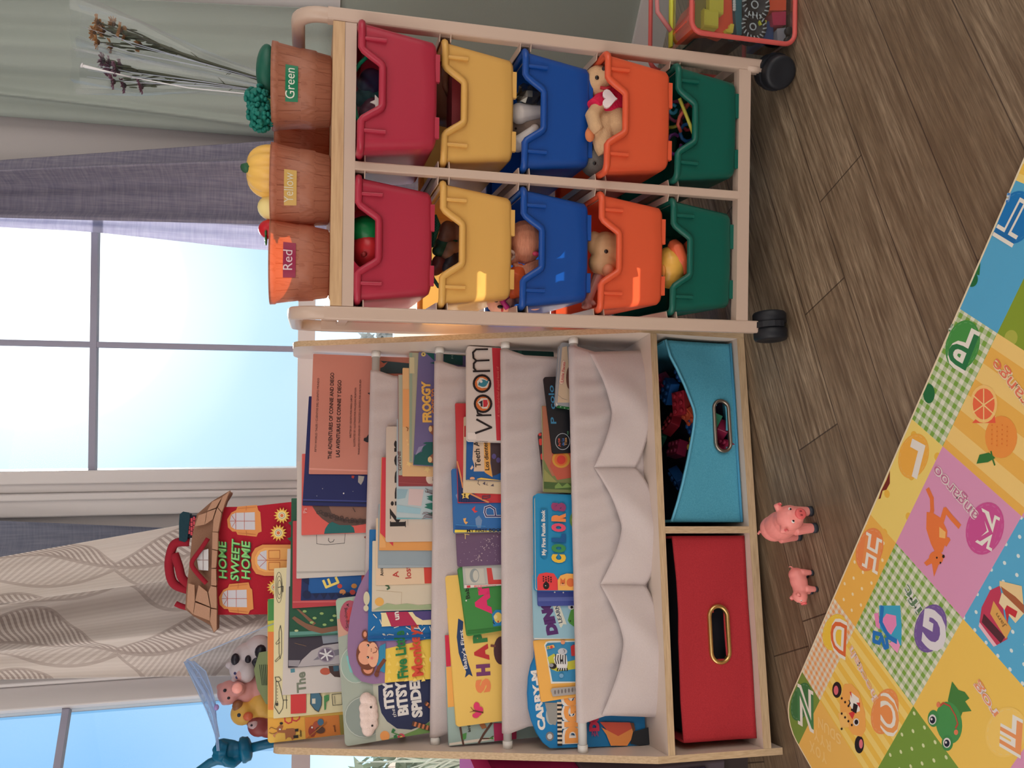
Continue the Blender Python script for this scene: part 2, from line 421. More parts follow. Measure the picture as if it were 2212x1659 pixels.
tag(mb.build('ornamental_grass'), 'pale arching ornamental grass outside the window past the bookcase end', 'grass', kind='stuff')
# ================================================================== toy rack with bins
YF = 1.2507
metal_m = M((196, 172, 156), 0.38, spec=0.5)
oak_m = pattern('oak_board', lambda t, x, y, z: mixc(t, ((noise(t, 14, detail=5, stretch=(1, 14, 14)) - 0.35) * 1.8).clamp(), (206, 172, 132), (168, 128, 92)), 0.45)
XP = ((0.0935, 0.1146), (0.3220, 0.3358), (0.5450, 0.5660))
YB = 1.54
rack = thing('toy_rack', 'beige metal rack on casters with two columns of coloured toy bins and a wooden top', 'shelf rack', (0.33, 1.40, 0))
def frame_side(x0, x1):
    m = MB(); w = (x1 - x0); x = (x0 + x1) / 2
    m.box(WORLD, x0, x1, YF, YF + 0.022, 0.047, 0.785, metal_m); m.build('post', rack, bevel=0.003)
    m = MB(); m.box(WORLD, x0, x1, YB, YB + 0.022, 0.047, 0.785, metal_m); m.build('post', rack, bevel=0.003)
    m = MB(); pts = []
    y0, y1, zt, R = YF + 0.011, YB + 0.011, 0.829, 0.035
    pts.append((y0, 0.775))
    for i in range(7): t = pi / 2 * i / 6; pts.append((y0 + R - R * cos(t), zt - R + R * sin(t)))
    for i in range(7): t = pi / 2 * i / 6; pts.append((y1 - R + R * sin(t), zt - R + R * cos(t)))
    pts.append((y1, 0.775))
    prof = [(cos(2 * pi * k / 12), sin(2 * pi * k / 12)) for k in range(12)]
    vs = []
    for i, (py, pz) in enumerate(pts):
        a = pts[min(i + 1, len(pts) - 1)]; b = pts[max(i - 1, 0)]; d = V((0, a[0] - b[0], a[1] - b[1])).normalized(); nn = V((0, -d.z, d.y))
        for (c, s_) in prof:
            f = lambda q: math.copysign(abs(q) ** 0.6, q)
            vs.append(V((x, py, pz)) + V((1, 0, 0)) * f(c) * w / 2 + nn * f(s_) * 0.0105)
    n = 12; k = len(pts)
    m.add(vs, [(i * n + j, i * n + (j + 1) % n, (i + 1) * n + (j + 1) % n, (i + 1) * n + j) for i in range(k - 1) for j in range(n)], metal_m, True)
    m.build('handle', rack)
    m = MB(); xr = x0 + (0.0115 if x0 < 0.2 else 0.003); m.box(WORLD, xr, x1 - 0.001, YF + 0.02, YB, 0.075, 0.095, metal_m); m.build('side_rail', rack, bevel=0.002); m = MB(); m.box(WORLD, xr, x1 - 0.001, YF + 0.02, YB, 0.742, 0.758, metal_m); m.build('side_rail', rack, bevel=0.002)
for x0, x1 in (XP[0], XP[2]): frame_side(x0, x1)
m = MB(); m.box(WORLD, *XP[1], YF, YF + 0.018, 0.095, 0.742, metal_m); m.build('post', rack, bevel=0.002)
m = MB(); m.box(WORLD, *XP[1], YB, YB + 0.018, 0.095, 0.742, metal_m); m.build('post', rack, bevel=0.002)
m = MB(); m.box(WORLD, XP[0][1], XP[2][0], YF, YB + 0.02, 0.7595, 0.777, oak_m); m.build('top_board', rack, bevel=0.002)
for y in (YF + 0.001, YB):
    m = MB(); m.box(WORLD, XP[0][1], XP[2][0], y, y + 0.018, 0.742, 0.7592, metal_m); m.build('top_rail', rack, bevel=0.002)
    m = MB(); m.box(WORLD, XP[0][1] - 0.001, XP[2][0] + 0.001, y, y + 0.018, 0.0755, 0.0975, metal_m); m.build('bottom_rail', rack, bevel=0.002)
ROWZ = [0.736 - 0.13 * k for k in range(5)]
for k, z in enumerate(ROWZ):
    for x, sgn in ((XP[0][1], 1), (XP[1][0], -1), (XP[1][1], 1), (XP[2][0], -1)):
        m = MB(); a, b = (x, x + 0.011 * sgn) if sgn > 0 else (x - 0.011, x)
        for dz in (-0.0095, 0.0075):
            yq = YF + 0.004 if dz > 0 else YF + 0.002
            m.prism(Fr((0, 0, z + dz)), [(x, yq), (x + 0.011 * sgn, yq + 0.004), (x + 0.011 * sgn, YB), (x, YB)][::sgn], 0, 0.0014, metal_m)
        a, b = (x, x + 0.0012 * sgn) if sgn > 0 else (x - 0.0012, x)
        m.box(WORLD, a, b, YF + 0.012, YB, z - 0.0095, z + 0.009, metal_m)
        m.build('runner', rack)
rub = M((28, 30, 36), 0.5, spec=0.35)
def caster(x, y, ang):
    f = Fr((x, y, 0)).rz(ang)
    m = MB()
    for s_ in (-1, 1):
        w = Fr(f.p(0, 0, 0.0285), f.y, f.z, f.x)       # axle along f.x
        m.lathe(w, [(0.012, s_ * 0.024), (0.022, s_ * 0.0255), (0.0265, s_ * 0.024), (0.0285, s_ * 0.020), (0.0285, s_ * 0.006), (0.025, s_ * 0.003)][::s_], rub, 28)
    c = m.build('caster', rack)
    m = MB(); w = Fr(f.p(0, 0, 0.0285), f.y, f.z, f.x)
    pr = []
    for i in range(13):
        t = radians(-20 + 220 * i / 12); pr.append((0.0315 * cos(t), 0.0315 * sin(t)))
    m.prism(w, pr, -0.005, 0.005, rub); m.build('hood', c, bevel=0.002)
    m = MB(); m.lathe(Fr(f.p(0, 0, 0.052)), [(0.006, 0), (0.006, 0.03)], metal_m, 12); m.build('stem', c)
caster(0.106, YF + 0.008, radians(8)); caster(0.548, YF + 0.004, radians(66)); caster(0.104, YB + 0.01, 0.3); caster(0.555, YB + 0.01, -0.4)

# ---- bins (local frame: x across, y to the back, z up, origin at the middle of the front rim)
BWID, BDEP, BH = 0.190, 0.265, 0.115
def bin_perim():
    w, d, r = BWID / 2, BDEP, 0.014; P = []
    xs = [-w + r, -0.080, -0.0545, -0.0505, -0.044, -0.036, -0.0325, -0.0285, -0.014, 0]
    xs = xs + [-q for q in xs[-2::-1]]
    def top(x):
        a = abs(x); lo, hi = 0.0305, 0.0535
        if a >= hi: return 0.0
        if a <= lo: return -0.031
        t = (hi - a) / (hi - lo); t = t * t * (3 - 2 * t) * 0.35 + t * 0.65
        return -0.031 * t
    for x in xs: P.append((x, 0, top(x)))
    def arc(cx, cy, a0):
        for i in range(1, 5): t = a0 + pi / 2 * i / 5; P.append((cx + r * cos(t), cy + r * sin(t), 0))
    arc(w - r, r, -pi / 2)
    for i in range(6): P.append((w, r + (d - 2 * r) * i / 5, 0))
    arc(w - r, d - r, 0)
    for i in range(4): P.append((w - r - (2 * w - 2 * r) * i / 3, d, 0))
    arc(-w + r, d - r, pi / 2)
    for i in range(6): P.append((-w, d - r - (d - 2 * r) * i / 5, 0))
    arc(-w + r, r, pi)
    return P
PER = bin_perim()
BINCOL = dict(red=(184, 50, 74), yellow=(228, 178, 96), blue=(18, 78, 164), orange=(234, 98, 62), green=(14, 98, 84))
def make_bin(colname, full):
    col = BINCOL[colname]; m = M(col, 0.34, trans=0.16, spec=0.45); 
    t = thing('toy_bin', 'x', 'bin')
    n = len(PER); mb = MB(); vs = []
    lev = [0, 0.25, 0.5, 0.75, 0.93, 0.975, 1.0]; ins = [0, 0, 0, 0, 0, 0.003, 0.010]
    for L, q in zip(lev, ins):
        for (x, y, zt) in PER:
            z = zt + (-BH - zt) * L; k = -z / BH; tx = 1 - 0.15 * k
            yy = 0.010 * k + y * (1 - 0.07 * k); cx_, cy_ = x * tx, yy
            cx_ -= math.copysign(q, cx_) if abs(cx_) > 0.02 else 0; cy_ += q if y < 0.02 else (-q if y > BDEP - 0.02 else 0)
            vs.append((cx_, cy_, z))
    fs = [(i * n + j, (i + 1) * n + j, (i + 1) * n + (j + 1) % n, i * n + (j + 1) % n) for i in range(len(lev) - 1) for j in range(n)]
    fs.append(tuple(range((len(lev) - 1) * n, len(lev) * n)))
    mb.add(vs, fs, m, True); mb.build('tub', t)
    mb = MB(); mb.tube([(x, y, z) for x, y, z in PER], 0.0058, m, 8, closed=True); mb.build('rim', t)
    for x in (-0.068, 0.068):
        mb = MB(); mb.prism(Fr((x, 0.0, 0)), [(-0.0028, -0.0035), (0.0028, -0.0035), (0.0028, 0.006), (-0.0028, 0.006)], -0.036, -0.004, m); mb.build('rib', t, bevel=0.002)
    for x0, x1 in ((-0.066, -0.034), (0.02, 0.062)):
        mb = MB(); mb.box(WORLD, x0, x1, 0.0125, 0.022, -BH - 0.0035, -BH + 0.004, m); mb.build('stacking_foot', t, bevel=0.001)
    return t
XC = (0.5 * (XP[0][1] + XP[1][0]), 0.5 * (XP[1][1] + XP[2][0]))
LAB = {('red', 0): 'red bin with toy peppers peeking out, top of the column beside the bookcase', ('red', 1): 'red bin holding a clear bag with green edging, pulled out under the green basket',
       ('yellow', 0): 'yellow bin with a dark green mesh bag in it, in the column beside the bookcase', ('yellow', 1): 'yellow bin with brown and dark red toys, in the column beside the bare wall',
       ('blue', 0): 'blue bin with a peach haired doll in it, beside the bookcase', ('blue', 1): 'blue bin with white spoon shaped toys in it, in the column beside the bare wall',
       ('orange', 0): 'orange bin with a tan animal head toy in it, beside the bookcase', ('orange', 1): 'orange bin with a plush bear in a red shirt, beside the bare wall',
       ('green', 0): 'green bin with a yellow rubber duck in it, bottom of the column beside the bookcase', ('green', 1): 'green bin with thin bent plastic tubes in it, lowest by the bare wall'}
PULL = {('red', 1): 0.034, ('orange', 1): 0.026, ('green', 1): 0.012, ('orange', 0): 0.006}
BINFR = {}
for k, c in enumerate(('red', 'yellow', 'blue', 'orange', 'green')):
    src = None
    for col in (0, 1):
        o = make_bin(c, True) if src is None else copy_tree(src)
        src = src or o
        y = YF + 0.001 - PULL.get((c, col), 0)
        o.location = (XC[col], y, ROWZ[k]); tag(o, LAB[(c, col)], 'bin', 'coloured plastic bins in the rack')
        BINFR[(c, col)] = Fr((XC[col], y, ROWZ[k]))
# ================================================================== bookcase with cloth slings
ph, ta, SW = 0.2013, -0.0299, 0.7303
sa = V((cos(ph) * cos(ta), sin(ph) * cos(ta), sin(ta))); sb = V((sin(ph), -cos(ph), 0)); sy = -sb; sc = sa.cross(sy)
SO = V((0.0918, 1.3915, 0))
SH = Fr(SO, sa, sy, sc)                      # x: 0 at the rack end, -SW at the far end; y to the back; z up
SROT = Matrix((sa, sy, sc)).transposed()
lam_m = pattern('pale_laminate', lambda t, x, y, z: mixc(t, ((noise(t, 12, detail=4, stretch=(1, 1, 1)) - 0.3) * 1.4).clamp(), (214, 198, 186), (204, 188, 176)), 0.4)
edge_m = pattern('birch_edge', lambda t, x, y, z: mixc(t, ((noise(t, 60, detail=3, stretch=(8, 8, 1.0)) - 0.3) * 2).clamp(), (206, 180, 146), (176, 148, 116)), 0.5)
edgeh_m = pattern('birch_edge_flat', lambda t, x, y, z: mixc(t, ((noise(t, 60, detail=3, stretch=(0.6, 8, 8)) - 0.3) * 2).clamp(), (206, 180, 146), (176, 148, 116)), 0.5)
case = thing('bookcase', 'pale wooden children bookcase with four cloth sling rows and two bin cubbies', 'bookcase', SH.p(-SW / 2, 0.17, 0), SROT)
def rc(cx, cy, r, a0, a1, n=5): return [(cx + r * cos(a0 + (a1 - a0) * i / n), cy + r * sin(a0 + (a1 - a0) * i / n)) for i in range(n + 1)]
def panel(x0, x1, zb):
    P = [(0.0, zb), (0.0, 0.212)] + rc(0.262, 0.815, 0.022, pi - 0.37, pi / 2) + rc(0.322, 0.813, 0.024, pi / 2, 0) + [(0.346, zb)]
    m = MB(); f = Fr(SH.p(0, 0, 0), SH.y, SH.z, SH.x)
    m.prism(f, P, x0, x1, lam_m, edge_m); return m.build('side_panel', case, bevel=0.0012)
panel(0.0002, 0.0112, 0.0005); panel(-SW - 0.0117, -SW - 0.0002, -0.0212)
def board(name, x0, x1, y0, y1, z0, z1, em):
    m = MB()
    m.box(SH, x0, x1, y0 + 0.0006, y1, z0, z1, lam_m)
    m.prism(Fr(SH.p(0, y0, 0), SH.x, SH.z, -SH.y), [(x0, z0), (x1, z0), (x1, z1), (x0, z1)], -0.0006, 0.0, em)
    return m.build(name, case)
board('shelf_board', -SW, 0, 0.0, 0.335, 0.181, 0.1935, edgeh_m)
board('bottom_board', -SW, 0, 0.0, 0.335, 0.001, 0.016, edgeh_m)
board('divider', -0.3645, -0.3525, 0.001, 0.335, 0.016, 0.181, edge_m)
m = MB(); m.box(SH, -SW, 0, 0.335, 0.341, 0.001, 0.1935, lam_m); m.build('back_panel', case)
DOW = [(0.249, 0.676), (0.190, 0.557), (0.126, 0.4393), (0.0617, 0.323)]
dow_m = M((206, 206, 204), 0.35)
for y, z in DOW:
    m = MB(); m.tube([SH.p(-SW, y, z), SH.p(0, y, z)], 0.0076, dow_m, 16); d = m.build('dowel', case)
    for x0, x1 in ((-0.012, 0), (-SW, -SW + 0.012)):
        m = MB(); m.tube([SH.p(x0, y, z), SH.p(x1, y, z)], 0.0088, M((222, 220, 216), 0.4), 16); m.build('ferrule', d)
    m = MB(); yb = min(y + 0.075, 0.325); m.tube([SH.p(-SW, yb, z - 0.075), SH.p(0, yb, z - 0.075)], 0.0066, dow_m, 12); m.build('dowel', case)
cloth_m = pattern('sling_cloth', lambda t, x, y, z: (mixc(t, (noise(t, 700, detail=2) - 0.2).clamp(), (214, 202, 200), (196, 182, 182)), noise(t, 900, detail=1)), 0.85, bump=0.12, trans=0.1)
def sx_at(px, py, k): 
    y, z = DOW[k]; return SH.inv(on_plane(px, py, SH.p(0, y, 0), SH.y))[0]
SLX = [(-SW + 0.05, sx_at(812, 801, 0)), (-SW + 0.012, sx_at(948, 781, 1)), (sx_at(1100, 1583, 2), sx_at(1088, 756, 2)), (sx_at(1264, 1560, 3), sx_at(1233, 749, 3))]
PH = [0.118, 0.118, 0.118, 0.126]
def wr(x, s): return 0.0010 * sin(x * 47 + s) + 0.0007 * sin(x * 113 + 2 * s) + 0.0005 * sin(x * 211 + s * 3)
for k, (y, z) in enumerate(DOW):
    x0, x1 = SLX[k]; R = 0.0094; dep = PH[k]; yb = min(y + 0.072, 0.318)
    path = []
    for i in range(9): t = radians(170 - 210 * i / 8 * 0.83); path.append((y - R * 0 + R * cos(pi - t) * 1.0 if False else y + R * -cos(radians(-60 + 150 * i / 8) * 0 + radians(130 - 130 * i / 8)), z + R * sin(radians(130 - 130 * i / 8))))
    n = 10
    for i in range(1, n + 1):
        v = i / n; path.append((y - R + 0.0015 * v, z - dep * v))
    for i in range(1, 7):
        t = pi * i / 6; path.append((y - R + 0.0015 + (yb - y + R - 0.0093) * (1 - cos(t)) / 2, z - dep - 0.012 * sin(t)))
    for i in range(1, 6): path.append((yb - 0.0078, z - dep + (dep - 0.04) * i / 5))
    L = len(path) - 1
    m = MB()
    def fn(u, v, path=path, k=k, x0=x0, x1=x1):
        i = min(int(v * L + 1e-6), L); py_, pz_ = path[i]; x = x0 + (x1 - x0) * u
        w = wr(x, k + pz_ * 20) * (1.0 if 2 < i < 20 else 0.4)
        tap = 0.0035 * min(max(i - 8, 0), 3)
        x += (1 - 2 * u) * tap
        if k == 3 and i > 8: w *= 2.0
        return SH.p(x, py_ - w, pz_)
    m.grid(fn, 90, L, cloth_m)
    s = m.build('sling', case, solid=0.0012, offset=0)
# scalloped pocket sewn to the lowest sling
TOPS = [(1271, 761), (1282.5, 1009.6), (1295.7, 1262), (1299, 1544.5)]; MID = [(1317, 891), (1338, 1138), (1342, 1385)]
BOT = [(1388, 758), (1372, 1010), (1393, 1264), (1428, 1549)]; BMID = [(1397, 888), (1413, 1140), (1431, 1420)]
yk = DOW[3][0] - 0.0094 - 0.002
def onrow(px, py): q = SH.inv(on_plane(px, py, SH.p(0, yk, 0), SH.y)); return (q[0], q[2])
tp = [onrow(*q) for q in TOPS]; tm = [onrow(*q) for q in MID]; bp_ = [onrow(*q) for q in BOT]; bm = [onrow(*q) for q in BMID]
pk = MB()
for j in range(3):
    def fn(u, v, j=j):
        def q(a, mid, b, u, pw): 
            base = a[1] + (b[1] - a[1]) * u; um = (mid[0] - a[0]) / (b[0] - a[0]); s_ = mid[1] - (a[1] + (b[1] - a[1]) * um)
            f = (u / um) if u < um else (1 - u) / (1 - um)
            return base + s_ * (1 - (1 - f) ** pw)
        xt = tp[j][0] + (tp[j + 1][0] - tp[j][0]) * u; zt = q(tp[j], tm[j], tp[j + 1], u, 1.35)
        xb = bp_[j][0] + (bp_[j + 1][0] - bp_[j][0]) * u; zb = q(bp_[j], bm[j], bp_[j + 1], u, 2.6)
        x = xt + (xb - xt) * v; z = zt + (zb - zt) * v
        bul = 0.026 * sin(pi * u) ** 0.7 * (0.45 + 0.75 * v * (1.15 - v * 0.75)) + 0.002 * sin(x * 60 + v * 5) * sin(pi * u) + 0.007 * sin(pi * v) * sin(pi * u)
        return SH.p(x, yk - 0.001 - bul, z)
    pk.grid(fn, 30, 14, cloth_m)
pk.build('pocket', case, solid=0.0014, offset=0)
# ================================================================== books in the slings
ZZ = dict(A=(560, 720, 3.457), B=(560, 1150, 3.26), C=(880, 700, 3.77), D=(900, 1100, 2.9675), F=(1200, 700, 3.456), G=(1200, 1130, 3.136),
          H=(0, 0, 2.949), I=(0, 500, 2.949), J=(0, 1040, 2.68), K=(600, 0, 3.403), L=(600, 360, 3.403), N=(1050, 0, 3.16), O=(1050, 360, 3.16), P=(1600, 250, 2.552), Q=(1600, 900, 2.186))
def zp(z, p): a = ZZ[z]; return (a[0] + p[0] / a[2], a[1] + p[1] / a[2])
class Art:
    """flat printing on a plane (frame fr, z towards the viewer): every shape a hair above the last"""
    edge = None
    def __init__(s, mb, fr, z, step=0.00012, base=0.00015, clip=None, rough=0.5): s.mb = mb; s.fr = fr; s.z = z; s.h = s.h0 = base; s.step = step; s.clip = clip; s.rough = rough
    def q(s, p):
        P = s.fr.inv(on_plane(*zp(s.z, p), s.fr.O, s.fr.z)); a, b = P[0], P[1]
        if s.edge: b = min(b, s.edge(a))
        if s.clip: a = min(max(a, s.clip[0]), s.clip[1]); b = min(max(b, s.clip[2]), s.clip[3])
        return a, b
    def m(s, c): return c if not isinstance(c, tuple) else M(c, s.rough)
    def up(s): s.h += s.step; return s.h
    def poly(s, c, pts):
        h = s.up(); s.mb.poly([s.fr.p(*s.q(p), h) for p in pts], s.m(c))
    def ell(s, c, ctr, rx, ry, n=20, rot=0, a0=0, a1=2 * pi):
        s.poly(c, [(ctr[0] + rx * cos(a0 + (a1 - a0) * i / n) * cos(rot) - ry * sin(a0 + (a1 - a0) * i / n) * sin(rot), ctr[1] + rx * cos(a0 + (a1 - a0) * i / n) * sin(rot) + ry * sin(a0 + (a1 - a0) * i / n) * cos(rot)) for i in range(n)])
    def line(s, c, w, pts, closed=False):
        h = s.up(); Q = [V((*s.q(p), 0)) for p in pts]
        if closed: Q.append(Q[0])
        k = (V((*s.q(pts[0]), 0)) - V((*s.q((pts[0][0] + 10, pts[0][1])), 0))).length / 10 * w / 2
        for i, (a, b) in enumerate(zip(Q, Q[1:])):
            d = (b - a); hh = h - (i % 2) * s.step * 0.5
            if d.length < 1e-7: continue
            d.normalize(); n = V((-d.y, d.x, 0)) * k; a2 = a - d * k * 0.6; b2 = b + d * k * 0.6
            s.mb.poly([s.fr.p(q.x, q.y, hh) for q in (a2 - n, b2 - n, b2 + n, a2 + n)], s.m(c))
    def ring(s, c, w, ctr, rx, ry, n=24): s.line(c, w, [(ctr[0] + rx * cos(2 * pi * i / n), ctr[1] + ry * sin(2 * pi * i / n)) for i in range(n)], True)
    def text(s, c, p0, p1, h, st, bold=1, slant=0.0, lift=0):
        a = V((*s.q(p0), 0)); b = V((*s.q(p1), 0)); d = b - a; L = d.length
        if L < 1e-6: return
        px = sqrt((p1[0] - p0[0]) ** 2 + (p1[1] - p0[1]) ** 2); k = L / px; d.normalize()
        f = Fr(s.fr.p(a.x, a.y, 0), s.fr.x * d.x + s.fr.y * d.y, s.fr.y * d.x - s.fr.x * d.y, s.fr.z)
        s.mb.text(f, st, s.m(c), width=L, height=h * k / 0.70, bold=bold, c=s.up(), slant=slant)
    def reset(s, k=0): s.h = s.h0 + k
    def run(s, items):
        for it in items: getattr(s, {'p': 'poly', 'c': 'ell', 'l': 'line', 'r': 'ring', 't': 'text', 'z': 'reset'}[it[0]])(*it[1:])
LEAN = radians(1.2)
UPV = (SH.z * cos(LEAN) + SH.y * sin(LEAN)).normalized(); NRM = SH.x.cross(UPV)
PAGE = M((226, 216, 200), 0.8, bump=0.2, scale=900)
def rrect(w, h, r, n=4):
    P = []
    for cx, cy, a in ((w - r, -h + r, -pi / 2), (w - r, -r, 0), (r, -r, pi / 2), (r, -h + r, pi)): P += [(cx + r * cos(a + pi / 2 * i / n), cy + r * sin(a + pi / 2 * i / n)) for i in range(n + 1)]
    return P
def book(st, z, TL, TR, col, T, label, art=(), hard=True, rnd=0.0015, spine=None, page=None, drop=0.10, art2=None, extra=None, w=None, nspine=None, outline=None, thing_name='picture_book'):
    """st: per-row state {'row','off','yaw','x','T'}; TL/TR: corners of the cover's top edge in the photograph"""
    k = st['row']; yd, zd = DOW[k]; yaw = st['yaw']
    O0 = SH.p(0, yd + 0.0100, zd); T = T * 0.74 if T < 0.0085 else T
    def frame(off):
        ex = SH.x * cos(yaw) + SH.y * sin(yaw); n = ex.cross(UPV); P = on_plane(*zp(z, TL), O0 - NRM * off, NRM)
        return Fr(P, ex, UPV, n)
    off = 0.0003; f = frame(off)
    if st['x'] is not None:
        for _ in range(6):
            lack = (f.O - st['x']).dot(f.z) + st['T'] + 0.0004
            if lack <= 0: break
            off += lack / cos(yaw) + 1e-5; f = frame(off)
    st.update(x=f.O.copy(), T=T)
    a, b, _ = f.inv(on_plane(*zp(z, TR), f.O, f.z)); L = sqrt(a * a + b * b); c_, s_ = a / L, b / L
    f = Fr(f.O, f.x * c_ + f.y * s_, f.y * c_ - f.x * s_, f.z)
    if w: L = w
    bot = SH.p(0, yd, zd - drop); h = -(bot - f.O).dot(SH.z) / f.y.dot(SH.z)
    if not outline:
        lo = min(SH.inv(f.O)[0], SH.inv(f.p(0, -h))[0]); d = max(0.0, -SW + 0.0025 - lo)
        f = Fr(f.O + f.x * d, f.x, f.y, f.z); L -= d
        hi = max(SH.inv(f.p(L, 0))[0], SH.inv(f.p(L, -h))[0]); L -= max(0.0, hi + 0.0025)
    t = thing(thing_name, label, 'book', f.p(L / 2, -h, -T / 2), Matrix((f.x, -f.z, f.y)).transposed(), 'picture books in the cloth slings')
    cm = M(col, 0.42) if isinstance(col, tuple) else col
    mb = MB(); ct = 0.0013 if hard else 0.0005
    P = outline(f) if outline else rrect(L, h, rnd)
    mb.prism(f, P, -ct, 0, cm); mb.prism(f, P, -T, -T + ct, cm)
    sm = M(spine, 0.45) if spine else cm
    mb.prism(f, [(0.0002, -h + 0.002), (0.0014, -h + 0.002), (0.0014, -rnd - 0.0004), (0.0002, -rnd - 0.0004)], -T + ct * 0.5, -ct * 0.5, sm)
    A = Art(mb, f, z, clip=None if outline else (0.0006, L - 0.0006, -h + 0.001, -0.0006)); A.run(art)
    if art2:
        for zz, items in art2: A.z = zz; A.run(items)
    if nspine:      # lettering on the back edge of the book
        mb.text(Fr(f.p(0.0, -rnd - 0.01, -T * 0.25), -f.y, -f.z * -1 * -1, -f.x), nspine[0], M(nspine[1], 0.5), size=T * 0.7, c=0.0003)
    mb.build('cover', t)
    i = 0.0028 if hard else 0.0004
    pg = MB()
    Q = [(x * (1 - i / L) if x > L / 2 else max(x, 0.0016), y - i * 0.9 if y > -h / 2 else y + i) for x, y in P]
    pg.prism(f, Q, -T + ct + 0.0001, -ct - 0.0001, M(page, 0.8) if page else PAGE); pg.build('pages', t)
    if extra: extra(t, f, L, h)
    return t, f
def row(k, yaw): return dict(row=k, off=0.0, yaw=radians(yaw), x=None, T=0.0)
BK = (34, 26, 28); WH = (226, 222, 218)
# ---------------------------------------------------------------- top row
s = row(0, 4.6)
book(s, 'A', (370, 1050), (405, 150), (206, 134, 118), 0.0045, 'salmon picture book with a long two-line title, nearest the rack in the top sling', [
    ('p', (226, 158, 144), [(372, 1018), (372, 1006), (840, 1022), (838, 1034)]),
    ('t', BK, (428, 885), (450, 335), 14, 'FIFTH WORLD TALES / CUENTOS DEL QUINTO MUNDO', 0),
    ('t', BK, (540, 940), (560, 295), 26, 'THE ADVENTURES OF CONNIE AND DIEGO'), ('t', BK, (600, 925), (614, 350), 26, 'LAS AVENTURAS DE CONNIE Y DIEGO'),
    ('t', BK, (688, 782), (696, 460), 13, 'WRITTEN BY / ESCRITO POR MARIA GARCIA', 0), ('t', BK, (716, 845), (727, 405), 13, 'ILLUSTRATED BY / ILUSTRADO POR MALAQUIAS MONTOYA', 0),
    ('t', BK, (750, 908), (762, 345), 13, 'TRANSLATED INTO SPANISH BY / TRADUCIDO AL ESPA\u00d1OL POR ALMA FLOR ADA', 0),
    ('p', (40, 40, 46), [(836, 750), (815, 755), (800, 778), (782, 783), (780, 802), (805, 815), (836, 812)]), ('p', (40, 40, 46), [(836, 440), (810, 447), (836, 468)]),
    ('p', (60, 84, 92), [(905, 205), (1120, 225), (1120, 300), (905, 300)]), ('p', (206, 120, 100), [(905, 205), (930, 225), (960, 215), (930, 250), (905, 260)])])
book(s, 'A', (322, 1285), (372, 470), (22, 32, 94), 0.005, 'navy blue picture book with tiny white stars behind the salmon one', [
    ('p', (58, 70, 140), [(322, 1248), (322, 1238), (820, 1250), (820, 1258)]), ('p', (14, 20, 62), [(322, 1258), (820, 1272), (820, 1264), (322, 1252)]),
    ('c', WH, (630, 1195), 5, 6), ('c', WH, (473, 1160), 2.5, 3), ('c', WH, (430, 1215), 2, 2), ('c', WH, (700, 1180), 2, 2),
    ('p', (170, 165, 160), [(740, 1062), (785, 1068), (778, 1100), (760, 1132), (738, 1112)]), ('p', (176, 60, 50), [(690, 1062), (712, 1064), (705, 1085), (690, 1080)])])
book(s, 'A', (315, 1507), (320, 900), (222, 96, 88), 0.0045, 'coral picture book cover showing a brown curly head and a teal collar', [
    ('p', (96, 72, 66), [(395, 1290), (430, 1345), (470, 1385), (530, 1425), (610, 1437), (720, 1435), (840, 1415), (840, 1290)]),
    ('p', (140, 102, 88), [(520, 1290), (540, 1340), (590, 1375), (680, 1395), (840, 1380), (840, 1290)]),
    ('p', (30, 104, 104), [(484, 1506), (492, 1460), (515, 1425), (545, 1408), (600, 1432), (680, 1432), (705, 1450), (714, 1506)]),
    *[('r', (70, 54, 52), 5, (440 + i * 13 + 8 * sin(i * 2.1), 1330 + 75 * (1 - (1 - i / 27) ** 2) + 9 * cos(i * 1.7)), 11, 11, 8) for i in range(27)],
    ('t', (226, 180, 176), (358, 1342), (354, 1306), 28, 'Pa', 0), ('l', (60, 44, 44), 5, [(700, 1305), (708, 1320), (716, 1335)])])
book(s, 'B', (262, 326), (268, -500), (206, 200, 194), 0.006, 'white picture book with a thin line-drawn square in the top sling', [
    ('l', (70, 66, 66), 3, [(404, 5), (405, 80), (470, 87), (600, 76), (606, 5)]), ('l', (50, 50, 50), 4, [(490, 40), (488, 58), (500, 70), (520, 66), (528, 50)]),
    ('p', (176, 172, 168), [(264, 288), (264, 278), (765, 268), (765, 276)]), ('c', (150, 80, 70), (755, 34), 16, 9)])
book(s, 'B', (233, 535), (238, -80), (186, 66, 74), 0.006, 'red bordered picture book with a yellow letter on dark blue', [
    ('p', (205, 96, 100), [(236, 496), (236, 484), (700, 478), (700, 490)]),
    ('p', (28, 46, 96), [(292, 480), (300, 300), (720, 290), (720, 470)]), ('p', (24, 90, 160), [(345, 430), (350, 300), (720, 290), (720, 418)]),
    ('l', (238, 214, 110), 17, [(540, 318), (556, 352), (472, 386), (452, 340)]), ('l', (238, 214, 110), 16, [(486, 330), (500, 368)]),
    ('c', (206, 70, 62), (567, 378), 17, 16), ('c', (206, 140, 70), (668, 377), 20, 17), ('c', (214, 140, 84), (587, 420), 22, 19), ('c', (196, 74, 66), (657, 421), 20, 18),
    *[('p', (18, 32, 74), [(375 + i * 55, 432), (425 + i * 55, 430), (400 + i * 55, 468)]) for i in range(5)], ('c', (18, 32, 74), (335, 440), 30, 27), ('p', (18, 32, 74), [(305, 340), (350, 370), (350, 320)])])
